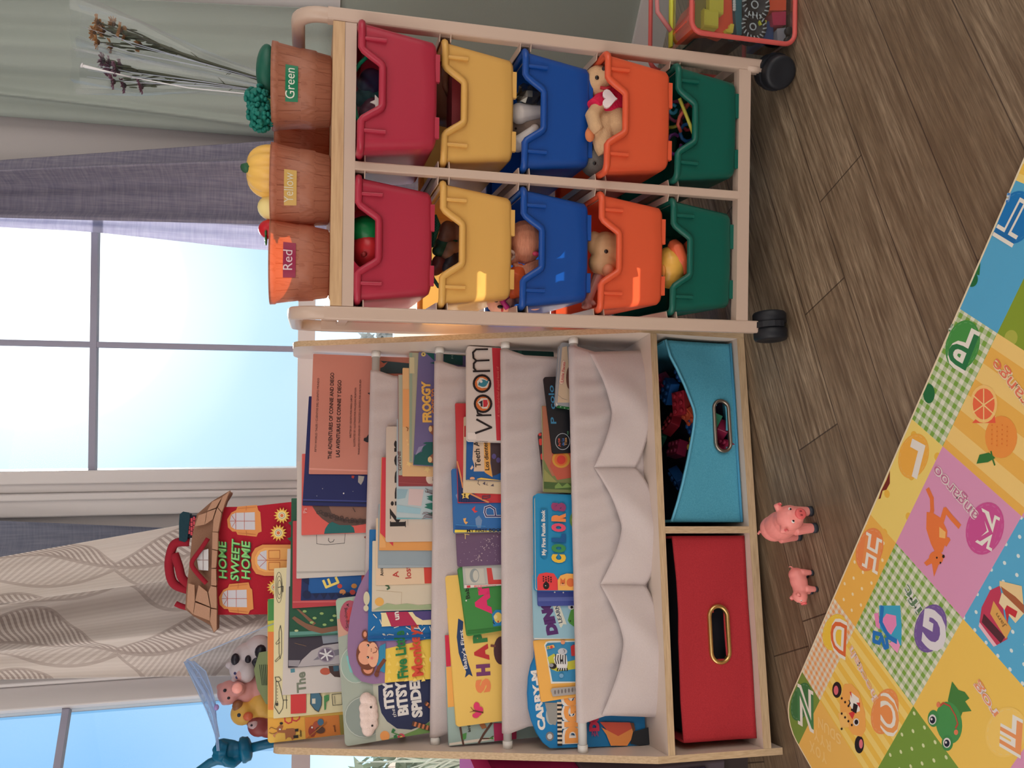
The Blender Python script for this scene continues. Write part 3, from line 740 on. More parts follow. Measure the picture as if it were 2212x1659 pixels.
book(s, 'B', (212, 742), (228, -240), (34, 84, 62), 0.006, 'dark green picture book with a brown branch, teal backed', [
    ('p', (96, 150, 140), [(212, 726), (212, 700), (560, 690), (560, 708)]), ('p', (60, 110, 96), [(212, 742), (212, 726), (560, 708), (560, 720)]),
    ('p', (132, 92, 72), [(230, 605), (248, 590), (330, 640), (440, 675), (560, 655), (560, 690), (440, 712), (350, 690), (270, 640)]), ('p', (132, 92, 72), [(262, 540), (280, 540), (400, 640), (380, 655)]),
    *[('c', (150, 180, 110), (320 + 70 * i % 230, 556 + 47 * i % 110), 14, 9) for i in range(7)], ('c', (190, 200, 150), (262, 692), 14, 8)], spine=(90, 150, 140))
book(s, 'B', (202, 955), (210, 380), (60, 54, 66), 0.005, 'dark picture book with a pale domed car and a snowflake wheel', [
    ('p', (150, 146, 154), [(206, 940), (206, 900), (290, 900), (275, 945)]), ('p', (178, 172, 176), [(272, 950), (300, 898), (370, 832), (450, 796), (570, 780), (575, 936)]),
    ('p', (140, 146, 158), [(440, 725), (560, 712), (565, 770), (450, 784)]), ('p', (128, 124, 136), [(380, 900), (440, 850), (570, 820), (570, 860), (450, 890)]),
    ('c', (112, 98, 120), (472, 861), 58, 50), *[('l', (222, 220, 224), 11, [(472 - 46 * cos(a), 861 - 40 * sin(a)), (472 + 46 * cos(a), 861 + 40 * sin(a))]) for a in (0.3, 1.35, 2.4)],
    ('r', (150, 140, 156), 8, (472, 861), 56, 48), ('l', (120, 96, 80), 4, [(250, 780), (330, 800)])])
book(s, 'B', (160, 1146), (200, 116), (208, 200, 196), 0.005, 'white picture book titled in grey beside the snowflake wheel cover', [
    ('t', (120, 128, 112), (328, 1124), (322, 980), 62, 'The', 2), ('p', (84, 140, 156), [(220, 962), (250, 958), (252, 985), (222, 989)]),
    ('c', (190, 92, 70), (466, 978), 38, 25), ('p', (70, 50, 48), [(488, 942), (560, 936), (570, 1020), (530, 1016), (498, 985)]), ('p', (60, 96, 116), [(520, 940), (560, 938), (560, 975), (525, 978)])])
LN = (56, 54, 50)
book(s, 'B', (100, 1312), (106, 253), (224, 214, 172), 0.005, 'cream picture book with line-drawn helicopter and aeroplane along its top', [
    ('r', LN, 3, (140, 388), 24, 108), ('r', LN, 3, (142, 388), 18, 80), ('r', LN, 3, (144, 388), 12, 52), ('l', LN, 5, [(135, 388), (170, 380), (168, 420)]),
    ('l', LN, 4, [(150, 655), (158, 700), (158, 850), (148, 890), (140, 850), (140, 700)], True), ('l', LN, 3, [(145, 745), (118, 780), (122, 790), (148, 775)]), ('l', LN, 3, [(145, 870), (112, 905), (118, 912), (146, 886)]),
    ('l', LN, 4, [(112, 1020), (140, 1018), (155, 1040), (135, 1052), (118, 1045)], True), ('l', LN, 4, [(118, 1050), (118, 1180), (108, 1230), (140, 1278), (165, 1240), (170, 1190), (150, 1100), (135, 1052)], True), ('l', LN, 4, [(168, 1180), (200, 1180)]), ('l', LN, 4, [(190, 1150), (192, 1240)]), *[('c', LN, (128, 1080 + i * 22), 3, 3) for i in range(6)], ('c', LN, (125, 1210), 9, 12),
    ('p', (206, 60, 62), [(222, 1140), (330, 1132), (330, 1270), (222, 1277)]),
    ('p', (70, 112, 136), [(362, 1130), (420, 1122), (440, 1160), (438, 1215), (418, 1262), (392, 1248), (360, 1205)]), ('p', (210, 206, 190), [(372, 1170), (396, 1168), (396, 1205), (372, 1205)]), ('l', LN, 4, [(362, 1130), (420, 1122), (440, 1160), (438, 1215), (418, 1262), (392, 1248), (360, 1205)], True),
    ('p', (74, 140, 84), [(456, 1150), (490, 1140), (492, 1180), (470, 1195), (470, 1245), (458, 1250)]), ('l', LN, 4, [(512, 1140), (580, 1132), (584, 1210), (518, 1216)], True), ('l', LN, 3, [(530, 1150), (534, 1205)])], spine=(206, 196, 150))
book(s, 'B', (60, 1520), (60, 468), (226, 186, 88), 0.007, 'yellow board book with a deer picture, at the far end of the top sling', [
    ('p', (70, 140, 74), [(60, 625), (60, 468), (110, 468), (110, 618)]), ('p', (200, 200, 80), [(60, 700), (60, 626), (110, 618), (110, 700)]), ('p', (226, 130, 70), [(60, 1250), (60, 700), (110, 700), (110, 1250)]),
    ('p', (228, 170, 70), [(62, 1420), (62, 1310), (320, 1302), (322, 1400)]), ('p', (214, 128, 56), [(322, 1303), (562, 1285), (572, 1440), (326, 1470)]), ('p', (150, 140, 70), [(564, 1285), (700, 1275), (700, 1430), (574, 1440)]),
    ('l', (200, 60, 62), 9, [(180, 1300), (182, 1330), (205, 1345), (228, 1336), (232, 1300)]), ('l', (200, 60, 62), 9, [(232, 1300), (236, 1322), (262, 1328), (282, 1312), (284, 1298)]),
    ('p', (160, 100, 62), [(190, 1382), (240, 1378), (262, 1388), (250, 1446), (232, 1470), (222, 1442), (200, 1440), (186, 1460), (182, 1410)]), ('p', (160, 100, 62), [(196, 1412), (130, 1408), (122, 1380), (150, 1352), (170, 1362), (160, 1392), (192, 1390)]),
    ('c', BK, (156, 1344), 12, 9), ('c', WH, (146, 1386), 7, 6), ('p', (40, 34, 30), [(252, 1384), (276, 1380), (276, 1400), (252, 1402)]), ('p', (40, 34, 30), [(240, 1430), (276, 1425), (276, 1446), (242, 1448)]), ('l', (200, 120, 110), 5, [(128, 1408), (100, 1430), (112, 1440)]), ('l', (120, 80, 50), 4, [(122, 1385), (84, 1372), (72, 1384)]), ('l', (120, 80, 50), 4, [(122, 1408), (92, 1418), (72, 1408)]),
    ('t', BK, (300, 1436), (296, 1386), 17, 'deer'), ('t', (110, 62, 40), (540, 1402), (534, 1356), 16, 'and'),
    ('c', (150, 60, 46), (372, 1398), 26, 40), ('c', (176, 84, 60), (400, 1360), 22, 30), ('c', (70, 110, 140), (432, 1335), 22, 24), ('c', (90, 60, 50), (430, 1390), 34, 24), ('c', WH, (372, 1372), 6, 7), ('p', (176, 110, 50), [(330, 1470), (470, 1330), (476, 1336), (340, 1474)])], rnd=0.006, spine=(190, 160, 80))
# ---------------------------------------------------------------- second row
s = row(1, 6)
book(s, 'A', (1150, 982), (1196, 93), (112, 104, 150), 0.006, 'violet picture book with a yellow five-letter name and teal fir trees', [
    ('p', (26, 92, 90), [(1190, 92), (1204, 96), (1310, 112), (1310, 205), (1250, 150)]), ('p', (26, 92, 90), [(1150, 985), (1160, 905), (1185, 895), (1215, 885), (1220, 850), (1250, 830), (1222, 822), (1245, 812), (1310, 812), (1310, 990)]),
    ('p', (150, 146, 180), [(1165, 912), (1190, 850), (1230, 838), (1205, 880)]), ('p', (20, 84, 84), [(1275, 222), (1310, 214), (1310, 230)]), ('c', (226, 200, 120), (1228, 158), 17, 16), ('p', BK, [(1222, 150), (1236, 156), (1224, 165)]),
    ('t', (240, 190, 96), (1284, 666), (1274, 358), 58, 'FROGGY', 3), ('t', (226, 140, 76), (1326, 600), (1322, 415), 34, 'GOES TO', 2),
    ('p', (150, 92, 70), [(1272, 740), (1270, 690), (1310, 690), (1310, 968), (1268, 966), (1270, 920), (1296, 900), (1296, 760)]), ('c', (230, 196, 140), (1278, 715), 13, 22), ('c', (230, 196, 140), (1274, 944), 16, 22),
    ('p', (22, 86, 84), [(1380, 150), (1520, 165), (1520, 240), (1380, 225)]), ('t', (150, 190, 180), (1450, 190), (1450, 165), 14, 'M', 0)], hard=False)
book(s, 'A', (1122, 962), (1122, 98), (178, 176, 150), 0.006, 'thin pale green book edge right behind the violet frog book', [('p', (150, 170, 150), [(1122, 955), (1122, 98), (1145, 98), (1140, 955)]), ('p', (210, 200, 160), [(1123, 300), (1123, 180), (1160, 180), (1160, 300)])], hard=False)
book(s, 'A', (1070, 1066), (1073, 258), (230, 186, 134), 0.005, 'tan picture book with pale yellow stars in the second sling', [
    *[('p', (240, 206, 140), [(cx + r * (1 if i % 2 == 0 else 0.45) * cos(i * pi / 5 + 0.2), cy + r * (1 if i % 2 == 0 else 0.45) * sin(i * pi / 5 + 0.2)) for i in range(10)]) for cx, cy, r in ((1118, 975, 24), (1255, 1015, 28), (1105, 800, 10), (1112, 830, 10))],
    ('p', (236, 170, 110), [(1072, 700), (1075, 420), (1150, 420), (1150, 700)]), ('l', (150, 90, 50), 5, [(1098, 700), (1112, 712), (1106, 730)])], hard=False)
book(s, 'A', (1040, 1140), (1038, 305), (150, 60, 66), 0.005, 'maroon and grey picture book with a round cream badge', [
    ('p', (176, 180, 164), [(1041, 1060), (1040, 310), (1080, 310), (1076, 1060)]), ('t', (90, 50, 54), (1062, 1024), (1056, 880), 22, 'GIVENE', 1), ('c', (226, 206, 190), (1300, 1085), 55, 50), ('t', BK, (1308, 1100), (1306, 1076), 14, 'BI'),
    ('p', (170, 84, 86), [(1042, 1118), (1042, 1112), (1310, 1126), (1310, 1132)])])
book(s, 'A', (1025, 1388), (1030, 640), (188, 206, 212), 0.005, 'pale blue watercolour picture book with bare trees and firs', [
    ('p', (150, 186, 200), [(1030, 1160), (1110, 1165), (1090, 1230), (1030, 1240)]), ('p', (218, 196, 196), [(1120, 1160), (1230, 1165), (1210, 1290), (1110, 1280)]), ('p', (160, 200, 214), [(1030, 1280), (1210, 1310), (1200, 1350), (1030, 1335)]), ('p', (90, 178, 188), [(1026, 1388), (1026, 1378), (1310, 1390), (1310, 1398)]),
    ('p', (40, 120, 104), [(1310, 1205), (1310, 1262), (1250, 1236), (1270, 1230), (1250, 1218)]), ('p', (40, 120, 104), [(1310, 1262), (1310, 1325), (1232, 1300), (1256, 1290), (1236, 1276)]), ('p', (40, 120, 104), [(1310, 1330), (1310, 1372), (1250, 1350)]),
    *[('l', (110, 86, 90), 4, [(1310, 1180 + i * 9), (1270 - (i % 3) * 14, 1172 + i * 7), (1240 + (i % 2) * 12, 1158 + i * 8)]) for i in range(4)], *[('l', (120, 90, 96), 4, [(1310, 1382 - i * 6), (1250 - (i % 2) * 18, 1376 - i * 10), (1216 + (i % 3) * 8, 1386 - i * 12)]) for i in range(5)]], spine=(90, 178, 188))
book(s, 'A', (943, 1558), (950, 695), (212, 196, 182), 0.005, 'off-white picture book with a large black serif name', [
    ('t', BK, (1092, 1440), (1084, 800), 112, 'Kipper', 1), ('l', BK, 6, [(980, 1440), (980, 1405)]), ('l', BK, 6, [(1092, 1446), (1092, 1404)]), ('l', BK, 6, [(980, 1385), (980, 1345)]), ('l', BK, 6, [(1092, 1366), (1092, 1325)]), ('l', (130, 120, 112), 2, [(1110, 1435), (1104, 1150)])], rnd=0.004, spine=(200, 190, 180))
book(s, 'A', (895, 1620), (915, 925), (228, 160, 90), 0.004, 'orange and red picture book behind the off-white one', [
    ('p', (214, 60, 74), [(903, 1490), (918, 925), (1000, 925), (1000, 1590)]), ('p', (236, 176, 110), [(898, 1600), (903, 1492), (944, 1562), (944, 1600)])])
book(s, 'B', (835, 252), (841, -200), (150, 166, 176), 0.004, 'slate blue picture book showing a plain strip in the second sling', [('p', (164, 178, 186), [(838, 250), (838, 230), (1232, 235), (1232, 250)])])
book(s, 'B', (820, 372), (824, -100), (230, 202, 170), 0.004, 'cream picture book with red title words and a red strip', [
    ('t', BK, (876, 306), (870, 245), 24, 'Anna'), ('t', (190, 60, 56), (984, 316), (978, 272), 42, 'A'), ('t', (190, 60, 56), (1070, 322), (1062, 232), 42, 'lost', 1), ('p', (214, 70, 58), [(1165, 372), (1158, 230), (1232, 230), (1232, 372)])], hard=False)
book(s, 'B', (793, 558), (799, 60), (216, 204, 182), 0.006, 'off-white picture book with a small orange sun and pale green grass', [
    ('l', (190, 170, 140), 3, [(824, 408), (1004, 422), (1000, 505)]), ('c', (232, 176, 90), (846, 489), 32, 30), ('p', (164, 180, 140), [(868, 515), (900, 498), (960, 510), (1040, 500), (1120, 512), (1232, 502), (1232, 548), (800, 548)]), ('p', (186, 190, 170), [(796, 556), (796, 545), (1232, 545), (1232, 560)]),
    ('l', (70, 100, 70), 12, [(892, 372), (908, 378), (916, 392), (902, 400)])])
rnd_ = random.Random(4)
book(s, 'B', (765, 768), (778, -20), (22, 110, 176), 0.006, 'bright blue picture book with scattered white dashes', [
    *[('l', (228, 226, 214), 6, [(x, y), (x + 34 * cos(a), y + 34 * sin(a))]) for x, y, a in [(rnd_.uniform(785, 1200), 575 + (i % 4) * 46 + rnd_.uniform(-8, 8), rnd_.uniform(0, 3)) for i in range(30)]],
    ('p', (236, 220, 170), [(858, 566), (1235, 556), (1235, 650), (1100, 650), (862, 664)]), ('p', (178, 44, 84), [(890, 562), (1045, 558), (1110, 652), (930, 664)]), ('p', (84, 70, 130), [(1075, 556), (1235, 552), (1235, 612), (1150, 618), (1100, 590)]), ('t', WH, (986, 614), (978, 556), 40, 'un', 2), ('p', (12, 84, 150), [(768, 748), (768, 730), (1232, 715), (1232, 735)])], spine=(20, 100, 170))
def dome(f):
    q = [(890, 1060), (800, 1068), (720, 1050), (665, 1000), (635, 920), (622, 830), (625, 720), (640, 600), (665, 490), (700, 390), (735, 320), (775, 255)]
    P = [f.inv(on_plane(*zp('B', p), f.O, f.z))[:2] for p in q]
    e = P[-1]; return P[::-1] + [(P[0][0], P[0][1] - 0.13), (e[0], P[0][1] - 0.13)][::1]
DB = (120, 66, 46)
book(s, 'B', (885, 1060), (770, 255), (150, 116, 156), 0.006, 'purple arch topped board book with a monkey above a yellow title panel', [
    ('p', (240, 204, 84), [(884, 1059), (890, 820), (1232, 740), (1232, 1030)]), *[('p', (248, 216, 110), [(900 + i * 60, 1050 - j * 55), (930 + i * 60, 1045 - j * 55), (915 + i * 60, 1015 - j * 55)]) for i in range(5) for j in range(4)],
    ('p', (50, 140, 180), [(820, 915), (850, 800), (890, 780), (884, 990), (850, 975)]), ('l', DB, 26, [(880, 900), (845, 950), (822, 1000)]),
    ('c', DB, (742, 720), 20, 32), ('c', DB, (764, 960), 48, 50), ('c', (226, 150, 120), (766, 960), 34, 36), ('c', (226, 150, 120), (745, 718), 12, 20), ('c', DB, (762, 862), 80, 108), ('c', (232, 166, 136), (745, 880), 48, 52), ('c', (232, 166, 136), (745, 812), 46, 44), ('c', (236, 176, 144), (800, 862), 40, 88), ('c', BK, (764, 880), 9, 9), ('c', BK, (766, 796), 9, 9), ('c', WH, (760, 883), 4, 4), ('c', WH, (762, 799), 4, 4), ('l', (120, 50, 40), 4, [(800, 850), (824, 842), (830, 820), (815, 808)]), ('c', (226, 130, 120), (792, 886), 9, 9), ('c', (40, 30, 30), (788, 836), 3, 3), ('c', (40, 30, 30), (788, 822), 3, 3), ('c', DB, (826, 1000), 16, 18),
    ('t', (36, 124, 70), (1046, 1020), (1016, 690), 74, 'Five Little', 2), ('t', (216, 76, 56), (1152, 1005), (1116, 640), 78, 'Monkeys', 2), ('c', (240, 236, 220), (1208, 895), 12, 20),
    ('c', (212, 206, 176), (756, 466), 22, 48), ('c', (212, 206, 176), (752, 535), 18, 22)], outline=dome, spine=(220, 190, 90))
def puppets(t, f, L, h):
    A = Art(MB(), f, 'B')
    for ctr, sc_ in (((770, 1285), 1.0),):
        mb = MB(); w = M((236, 214, 206), 0.95, bump=0.6, scale=500); a = A.q(ctr); k = (V((*A.q((ctr[0] + 50, ctr[1])), 0)) - V((*a, 0))).length / 50
        parts = [('e', f.p(a[0] + dy * k, a[1] - dx * k, 0.004), 46 * k, 46 * k, 0.008, f) for dx, dy in ((-10, -95), (20, -60), (25, -10), (25, 40), (20, 85), (-10, 110), (-20, 50), (-20, 0), (-20, -50))]
        blob('finger_puppet', t, w, [q for q in parts], 0.0016, 3)
        for dx, dy in ((18, -70), (18, 52)):
            e = MB(); e.ell(f.p(a[0] + dy * k, a[1] - dx * k, 0.0125), 0.002, 0.002, 0.001, M(BK, 0.2), f, 10, 6); e.build('puppet_eye', t)
book(s, 'B', (606, 1532), (540, 466), (166, 176, 164), 0.007, 'grey green board book with a plush cloud puppet above a navy title', [
    ('p', (160, 190, 170), [(545, 610), (540, 480), (660, 460), (655, 520), (600, 600)]), ('p', (206, 160, 140), [(548, 740), (546, 612), (600, 600), (640, 700), (620, 720)]), ('c', (176, 84, 104), (640, 590), 72, 112), ('c', (200, 70, 76), (650, 590), 36, 64), ('t', BK, (632, 672), (616, 530), 22, 'Sing-along', 0), ('l', BK, 5, [(632, 520), (618, 510), (632, 505)]),
    ('c', (156, 180, 168), (680, 930), 105, 130), ('r', (196, 206, 196), 5, (680, 930), 105, 130), ('p', (130, 200, 196), [(612, 870), (630, 868), (660, 990), (640, 985)]),
    ('c', (140, 152, 146), (740, 1300), 135, 142), ('r', (190, 198, 190), 5, (740, 1300), 135, 142), ('p', (120, 190, 190), [(712, 1220), (722, 1165), (800, 1170), (800, 1420), (745, 1405)]),
    ('p', (190, 192, 176), [(826, 1508), (800, 1060), (1235, 1010), (1235, 1440)]), ('p', (40, 48, 84), [(840, 1180), (838, 1080), (900, 1060), (1235, 1000), (1235, 1300), (1170, 1350), (1070, 1388), (970, 1380), (900, 1330), (860, 1270)]),
    ('p', (112, 150, 84), [(860, 1500), (1010, 1425), (1100, 1390), (1235, 1310), (1235, 1440)]), ('t', WH, (968, 1300), (952, 1240), 26, 'the', 0, 0.3), ('t', WH, (948, 1236), (932, 1040), 66, 'iTSY', 3), ('t', WH, (1048, 1282), (1026, 1040), 72, 'BiTSY', 3), ('t', WH, (1146, 1296), (1120, 980), 70, 'SPiDER', 3),
    ('c', (236, 160, 90), (884, 1432), 34, 36), ('c', (206, 76, 96), (1000, 1440), 26, 26), ('c', (236, 196, 90), (1000, 1440), 9, 9), ('p', (50, 120, 70), [(930, 1400), (940, 1378), (960, 1390), (945, 1408)]), ('p', (50, 120, 70), [(945, 1430), (965, 1420), (972, 1450), (950, 1455)]), ('l', (60, 140, 60), 5, [(930, 1405), (1000, 1430)]),
    *[('l', (206, 126, 84) if i % 2 else (90, 60, 46), 30, [(1085 + i * 14, 1345 + i * 4), (1099 + i * 14, 1349 + i * 4)]) for i in range(9)], *[('l', (206, 126, 84) if i % 2 else (90, 60, 46), 24, [(1172 + i * 10, 1200 + i * 8), (1182 + i * 10, 1208 + i * 8)]) for i in range(5)]], rnd=0.007, extra=puppets)
# ---------------------------------------------------------------- third row
s = row(2, 6)
RD = (206, 52, 66)
book(s, 'C', (486, 946), (486, 166), (222, 212, 206), 0.013, 'thick white and red board book with two pictured round letters, nearest the rack', [
    ('p', RD, [(726, 948), (690, 180), (790, 182), (790, 948)]), ('p', (236, 226, 220), [(492, 938), (488, 884), (560, 886), (560, 938)]),
    ('l', BK, 17, [(556, 888), (684, 842), (566, 778)]), ('l', BK, 15, [(566, 745), (680, 742)]), ('l', BK, 14, [(610, 742), (574, 728), (566, 695)]),
    ('c', BK, (616, 650), 76, 76), ('c', (216, 120, 62), (616, 650), 58, 58), ('c', BK, (608, 486), 76, 76), ('c', (216, 120, 62), (608, 486), 58, 58),
    ('p', (232, 226, 214), [(570, 640), (600, 605), (650, 606), (664, 650), (650, 690), (612, 690), (590, 668)]), ('p', RD, [(616, 618), (650, 618), (656, 650), (646, 674), (618, 678)]), ('p', (44, 44, 60), [(578, 640), (612, 622), (612, 675), (596, 672), (596, 650)]),
    ('p', (232, 226, 214), [(566, 470), (590, 440), (612, 440), (640, 455), (668, 470), (650, 520), (606, 524), (572, 510)]), ('c', (60, 140, 160), (616, 484), 34, 30), ('c', (230, 236, 236), (600, 470), 12, 11), ('p', (60, 140, 160), [(580, 480), (600, 510), (575, 500)]), ('p', (60, 140, 160), [(640, 470), (660, 455), (655, 490)]),
    ('l', BK, 16, [(538, 388), (668, 384)]), ('l', BK, 15, [(560, 386), (540, 360), (540, 325), (562, 302), (664, 298)]), ('l', BK, 15, [(562, 302), (538, 280), (534, 235), (560, 210), (652, 208)]),
    ('t', (236, 130, 120), (752, 760), (744, 350), 20, 'A touch-and-feel shaped book of', 0)], rnd=0.006, nspine=('vroom', (60, 40, 40)), page=(214, 206, 196), drop=0.012)
book(s, 'C', (600, 560), (590, 172), (30, 86, 84), 0.005, 'dark teal picture book low behind the thick white and red book', [('p', (60, 120, 110), [(900, 400), (900, 200), (930, 200), (930, 400)])], drop=0.11)
book(s, 'C', (480, 1266), (490, 700), (24, 92, 160), 0.008, 'blue board book with a cream and yellow bilingual title scroll', [
    ('p', (222, 196, 170), [(540, 1200), (545, 1150), (530, 1100), (540, 950), (625, 950), (628, 1200)]), ('p', (234, 170, 84), [(628, 1206), (622, 950), (676, 950), (676, 1130), (694, 1248), (640, 1215)]), ('p', (72, 54, 58), [(694, 1236), (676, 1100), (678, 950), (780, 950), (780, 1200), (720, 1230)]),
    ('t', BK, (598, 1165), (578, 900), 44, 'Teeth Are', 1), ('t', BK, (666, 1190), (650, 960), 34, 'Los dientes', 1), ('c', (96, 84, 140), (705, 1078), 18, 22), ('c', (96, 84, 140), (740, 1108), 17, 22),
    ('p', (232, 204, 180), [(510, 1180), (528, 1150), (538, 1170), (520, 1188)]), ('c', (240, 176, 130), (528, 1258), 20, 12), ('p', (240, 200, 90), [(566, 1262), (600, 1252), (780, 1285), (780, 1310), (566, 1290)])], spine=(240, 200, 90), nspine=('Teeth Are Not for Biting', (150, 100, 40)))
book(s, 'C', (455, 1372), (462, 755), (226, 204, 172), 0.006, 'cream patterned board book edge behind the blue bilingual one', [
    ('p', (96, 84, 96), [(612, 1300), (632, 1282), (636, 1312)]), ('p', (96, 84, 96), [(676, 1318), (700, 1300), (704, 1322)]), ('l', (110, 96, 90), 5, [(580, 1275), (574, 1300), (590, 1312)]), ('l', (110, 96, 90), 4, [(650, 1295), (642, 1310), (656, 1312)]), ('p', (200, 60, 60), [(462, 920), (462, 830), (480, 830), (480, 920)])])
book(s, 'C', (412, 1456), (392, 645), (206, 60, 66), 0.006, 'red picture book with a dark blue striped bow and an owl', [
    ('p', (34, 50, 104), [(412, 1450), (404, 1165), (440, 1240), (470, 1330), (540, 1380), (640, 1480), (460, 1470)]), ('l', (228, 150, 96), 22, [(402, 1120), (430, 1220), (452, 1330), (520, 1385), (590, 1420), (660, 1485)]), ('l', BK, 4, [(398, 1105), (440, 1215), (468, 1325), (530, 1372), (620, 1415), (690, 1490)]),
    *[('l', (22, 34, 76), 4, [(420 + i * 20, 1446 + i * 4), (424 + i * 20, 1330 + i * 14)]) for i in range(5)], ('p', (240, 206, 110), [(438, 1385), (462, 1375), (470, 1350), (484, 1376), (514, 1380), (494, 1402), (500, 1425), (470, 1412), (446, 1424), (452, 1400)]), ('c', BK, (466, 1388), 7, 7), ('c', BK, (466, 1404), 7, 7),
    ('l', (100, 60, 80), 8, [(612, 1400), (610, 1425), (640, 1420), (670, 1412), (672, 1395), (650, 1400), (612, 1400)]), ('l', (240, 214, 206), 3, [(400, 1465), (780, 1498)])], page=(232, 222, 216))
book(s, 'D', (240, 152), (226, -260), (50, 112, 180), 0.009, 'blue board book with butterflies and small clouds, yellow along its back', [
    ('p', (120, 150, 190), [(380, 98), (376, 60), (400, 40), (420, 70), (412, 118), (392, 120)]), ('p', (130, 160, 200), [(250, -90), (270, -110), (280, -80), (262, -60)]),
    ('p', (240, 180, 100), [(298, 60), (318, 56), (312, 78), (330, 82), (316, 98), (304, 84)]), ('p', (226, 70, 70), [(352, 0), (376, -20), (372, 6), (392, 14), (372, 24)]),
    ('l', (228, 226, 232), 16, [(560, 45), (446, 45), (436, 20), (440, -10), (470, -20), (500, 0), (505, 40)]), ('l', (50, 50, 110), 8, [(560, 45), (446, 45), (436, 20), (440, -10), (470, -20), (500, 0), (505, 40)]),
    ('p', (30, 90, 160), [(248, 128), (248, 108), (560, 138), (560, 156)]), ('l', (80, 160, 220), 3, [(252, 100), (440, 110)]), ('p', (244, 220, 80), [(242, 152), (244, 132), (560, 160), (560, 180)]), ('t', BK, (322, 158), (560, 182), 18, 'MY FIRST BOOK')], rnd=0.003, spine=(244, 220, 80))
book(s, 'D', (262, 368), (246, 20), (110, 84, 116), 0.006, 'purple board book with a pale sparkling starry swirl', [
    *[('c', (186, 164, 176), (360 + 130 * (i / 40) + rnd_.gauss(0, 18), 330 - 150 * (i / 40) + rnd_.gauss(0, 26)), rnd_.uniform(1.5, 5), rnd_.uniform(1.5, 5), 7) for i in range(70)], *[('c', (206, 190, 200), (rnd_.uniform(270, 540), rnd_.uniform(190, 350)), 2, 2, 6) for i in range(30)],
    ('l', (226, 200, 120), 4, [(300, 165), (330, 168)]), ('l', (226, 200, 120), 4, [(305, 168), (305, 195)])], rnd=0.004, spine=(130, 70, 120))
book(s, 'D', (304, 508), (283, 200), (188, 190, 184), 0.005, 'small grey and red board book low in the third sling', [
    ('p', (216, 70, 66), [(460, 486), (448, 376), (560, 376), (560, 480)]), ('p', (200, 200, 196), [(492, 452), (480, 376), (560, 376), (560, 450)]), ('p', (204, 202, 190), [(320, 480), (310, 378), (430, 378), (440, 480)]), ('c', (150, 160, 160), (370, 425), 30, 45), ('c', (204, 202, 190), (378, 425), 18, 34),
    ('p', (230, 220, 214), [(306, 507), (306, 486), (560, 480), (560, 506)]), ('p', (236, 130, 130), [(368, 502), (368, 488), (510, 486), (510, 500)]), ('p', (214, 60, 70), [(322, 504), (320, 490), (344, 488), (344, 503)]), ('t', WH, (376, 500), (500, 497), 9, 'TIME AND PLACE', 0)])
book(s, 'D', (326, 815), (266, 376), (66, 140, 70), 0.012, 'thick green board book with pink title letters and a chick in a blue square', [
    ('t', BK, (342, 572), (330, 480), 26, 'Baby', 1), ('c', WH, (318, 586), 5, 5), ('t', (226, 50, 110), (476, 672), (446, 420), 90, 'Ani', 4),
    ('p', (40, 130, 190), [(492, 752), (482, 672), (505, 645), (560, 645), (560, 742)]), ('c', (236, 206, 110), (522, 694), 26, 34), ('c', (206, 70, 60), (522, 720), 5, 7), ('l', BK, 4, [(492, 712), (490, 728), (500, 735)]), ('c', (240, 220, 150), (505, 690), 12, 14), ('p', (50, 120, 56), [(326, 800), (326, 780), (560, 756), (560, 780)])], rnd=0.004, page=(196, 164, 150), spine=(44, 110, 190))
book(s, 'D', (256, 1396), (184, 428), (240, 200, 106), 0.010, 'yellow board book with big coloured title letters and a pink butterfly', [
    ('p', (248, 232, 170), [(258, 1392), (240, 1250), (222, 1252), (240, 1392)]), ('p', (36, 62, 106), [(310, 1080), (318, 1040), (296, 1000), (270, 920), (258, 820), (268, 700), (300, 720), (296, 800), (310, 900), (330, 980), (360, 1072), (336, 1058)]), ('t', WH, (326, 1022), (296, 772), 24, "Baby's First", 1),
    ('t', (240, 140, 86), (470, 1170), (462, 1082), 88, 'S', 4), ('t', (120, 60, 110), (466, 1064), (462, 990), 82, 'H', 4), ('t', (196, 52, 56), (460, 966), (448, 862), 84, 'A', 4), ('t', (56, 130, 70), (448, 850), (442, 790), 84, 'P', 4),
    ('c', (80, 50, 56), (540, 905), 46, 90), ('l', (120, 70, 60), 14, [(478, 874), (502, 876)]), ('c', (226, 60, 110), (384, 1262), 20, 26), ('c', (226, 60, 110), (406, 1284), 20, 20), ('c', (226, 60, 110), (378, 1322), 22, 16), ('c', (226, 60, 110), (396, 1304), 20, 20), ('l', (110, 50, 40), 9, [(362, 1290), (424, 1302)]), ('l', (110, 50, 40), 3, [(362, 1288), (345, 1268)]), ('l', (110, 50, 40), 3, [(362, 1294), (340, 1300)])], rnd=0.005)
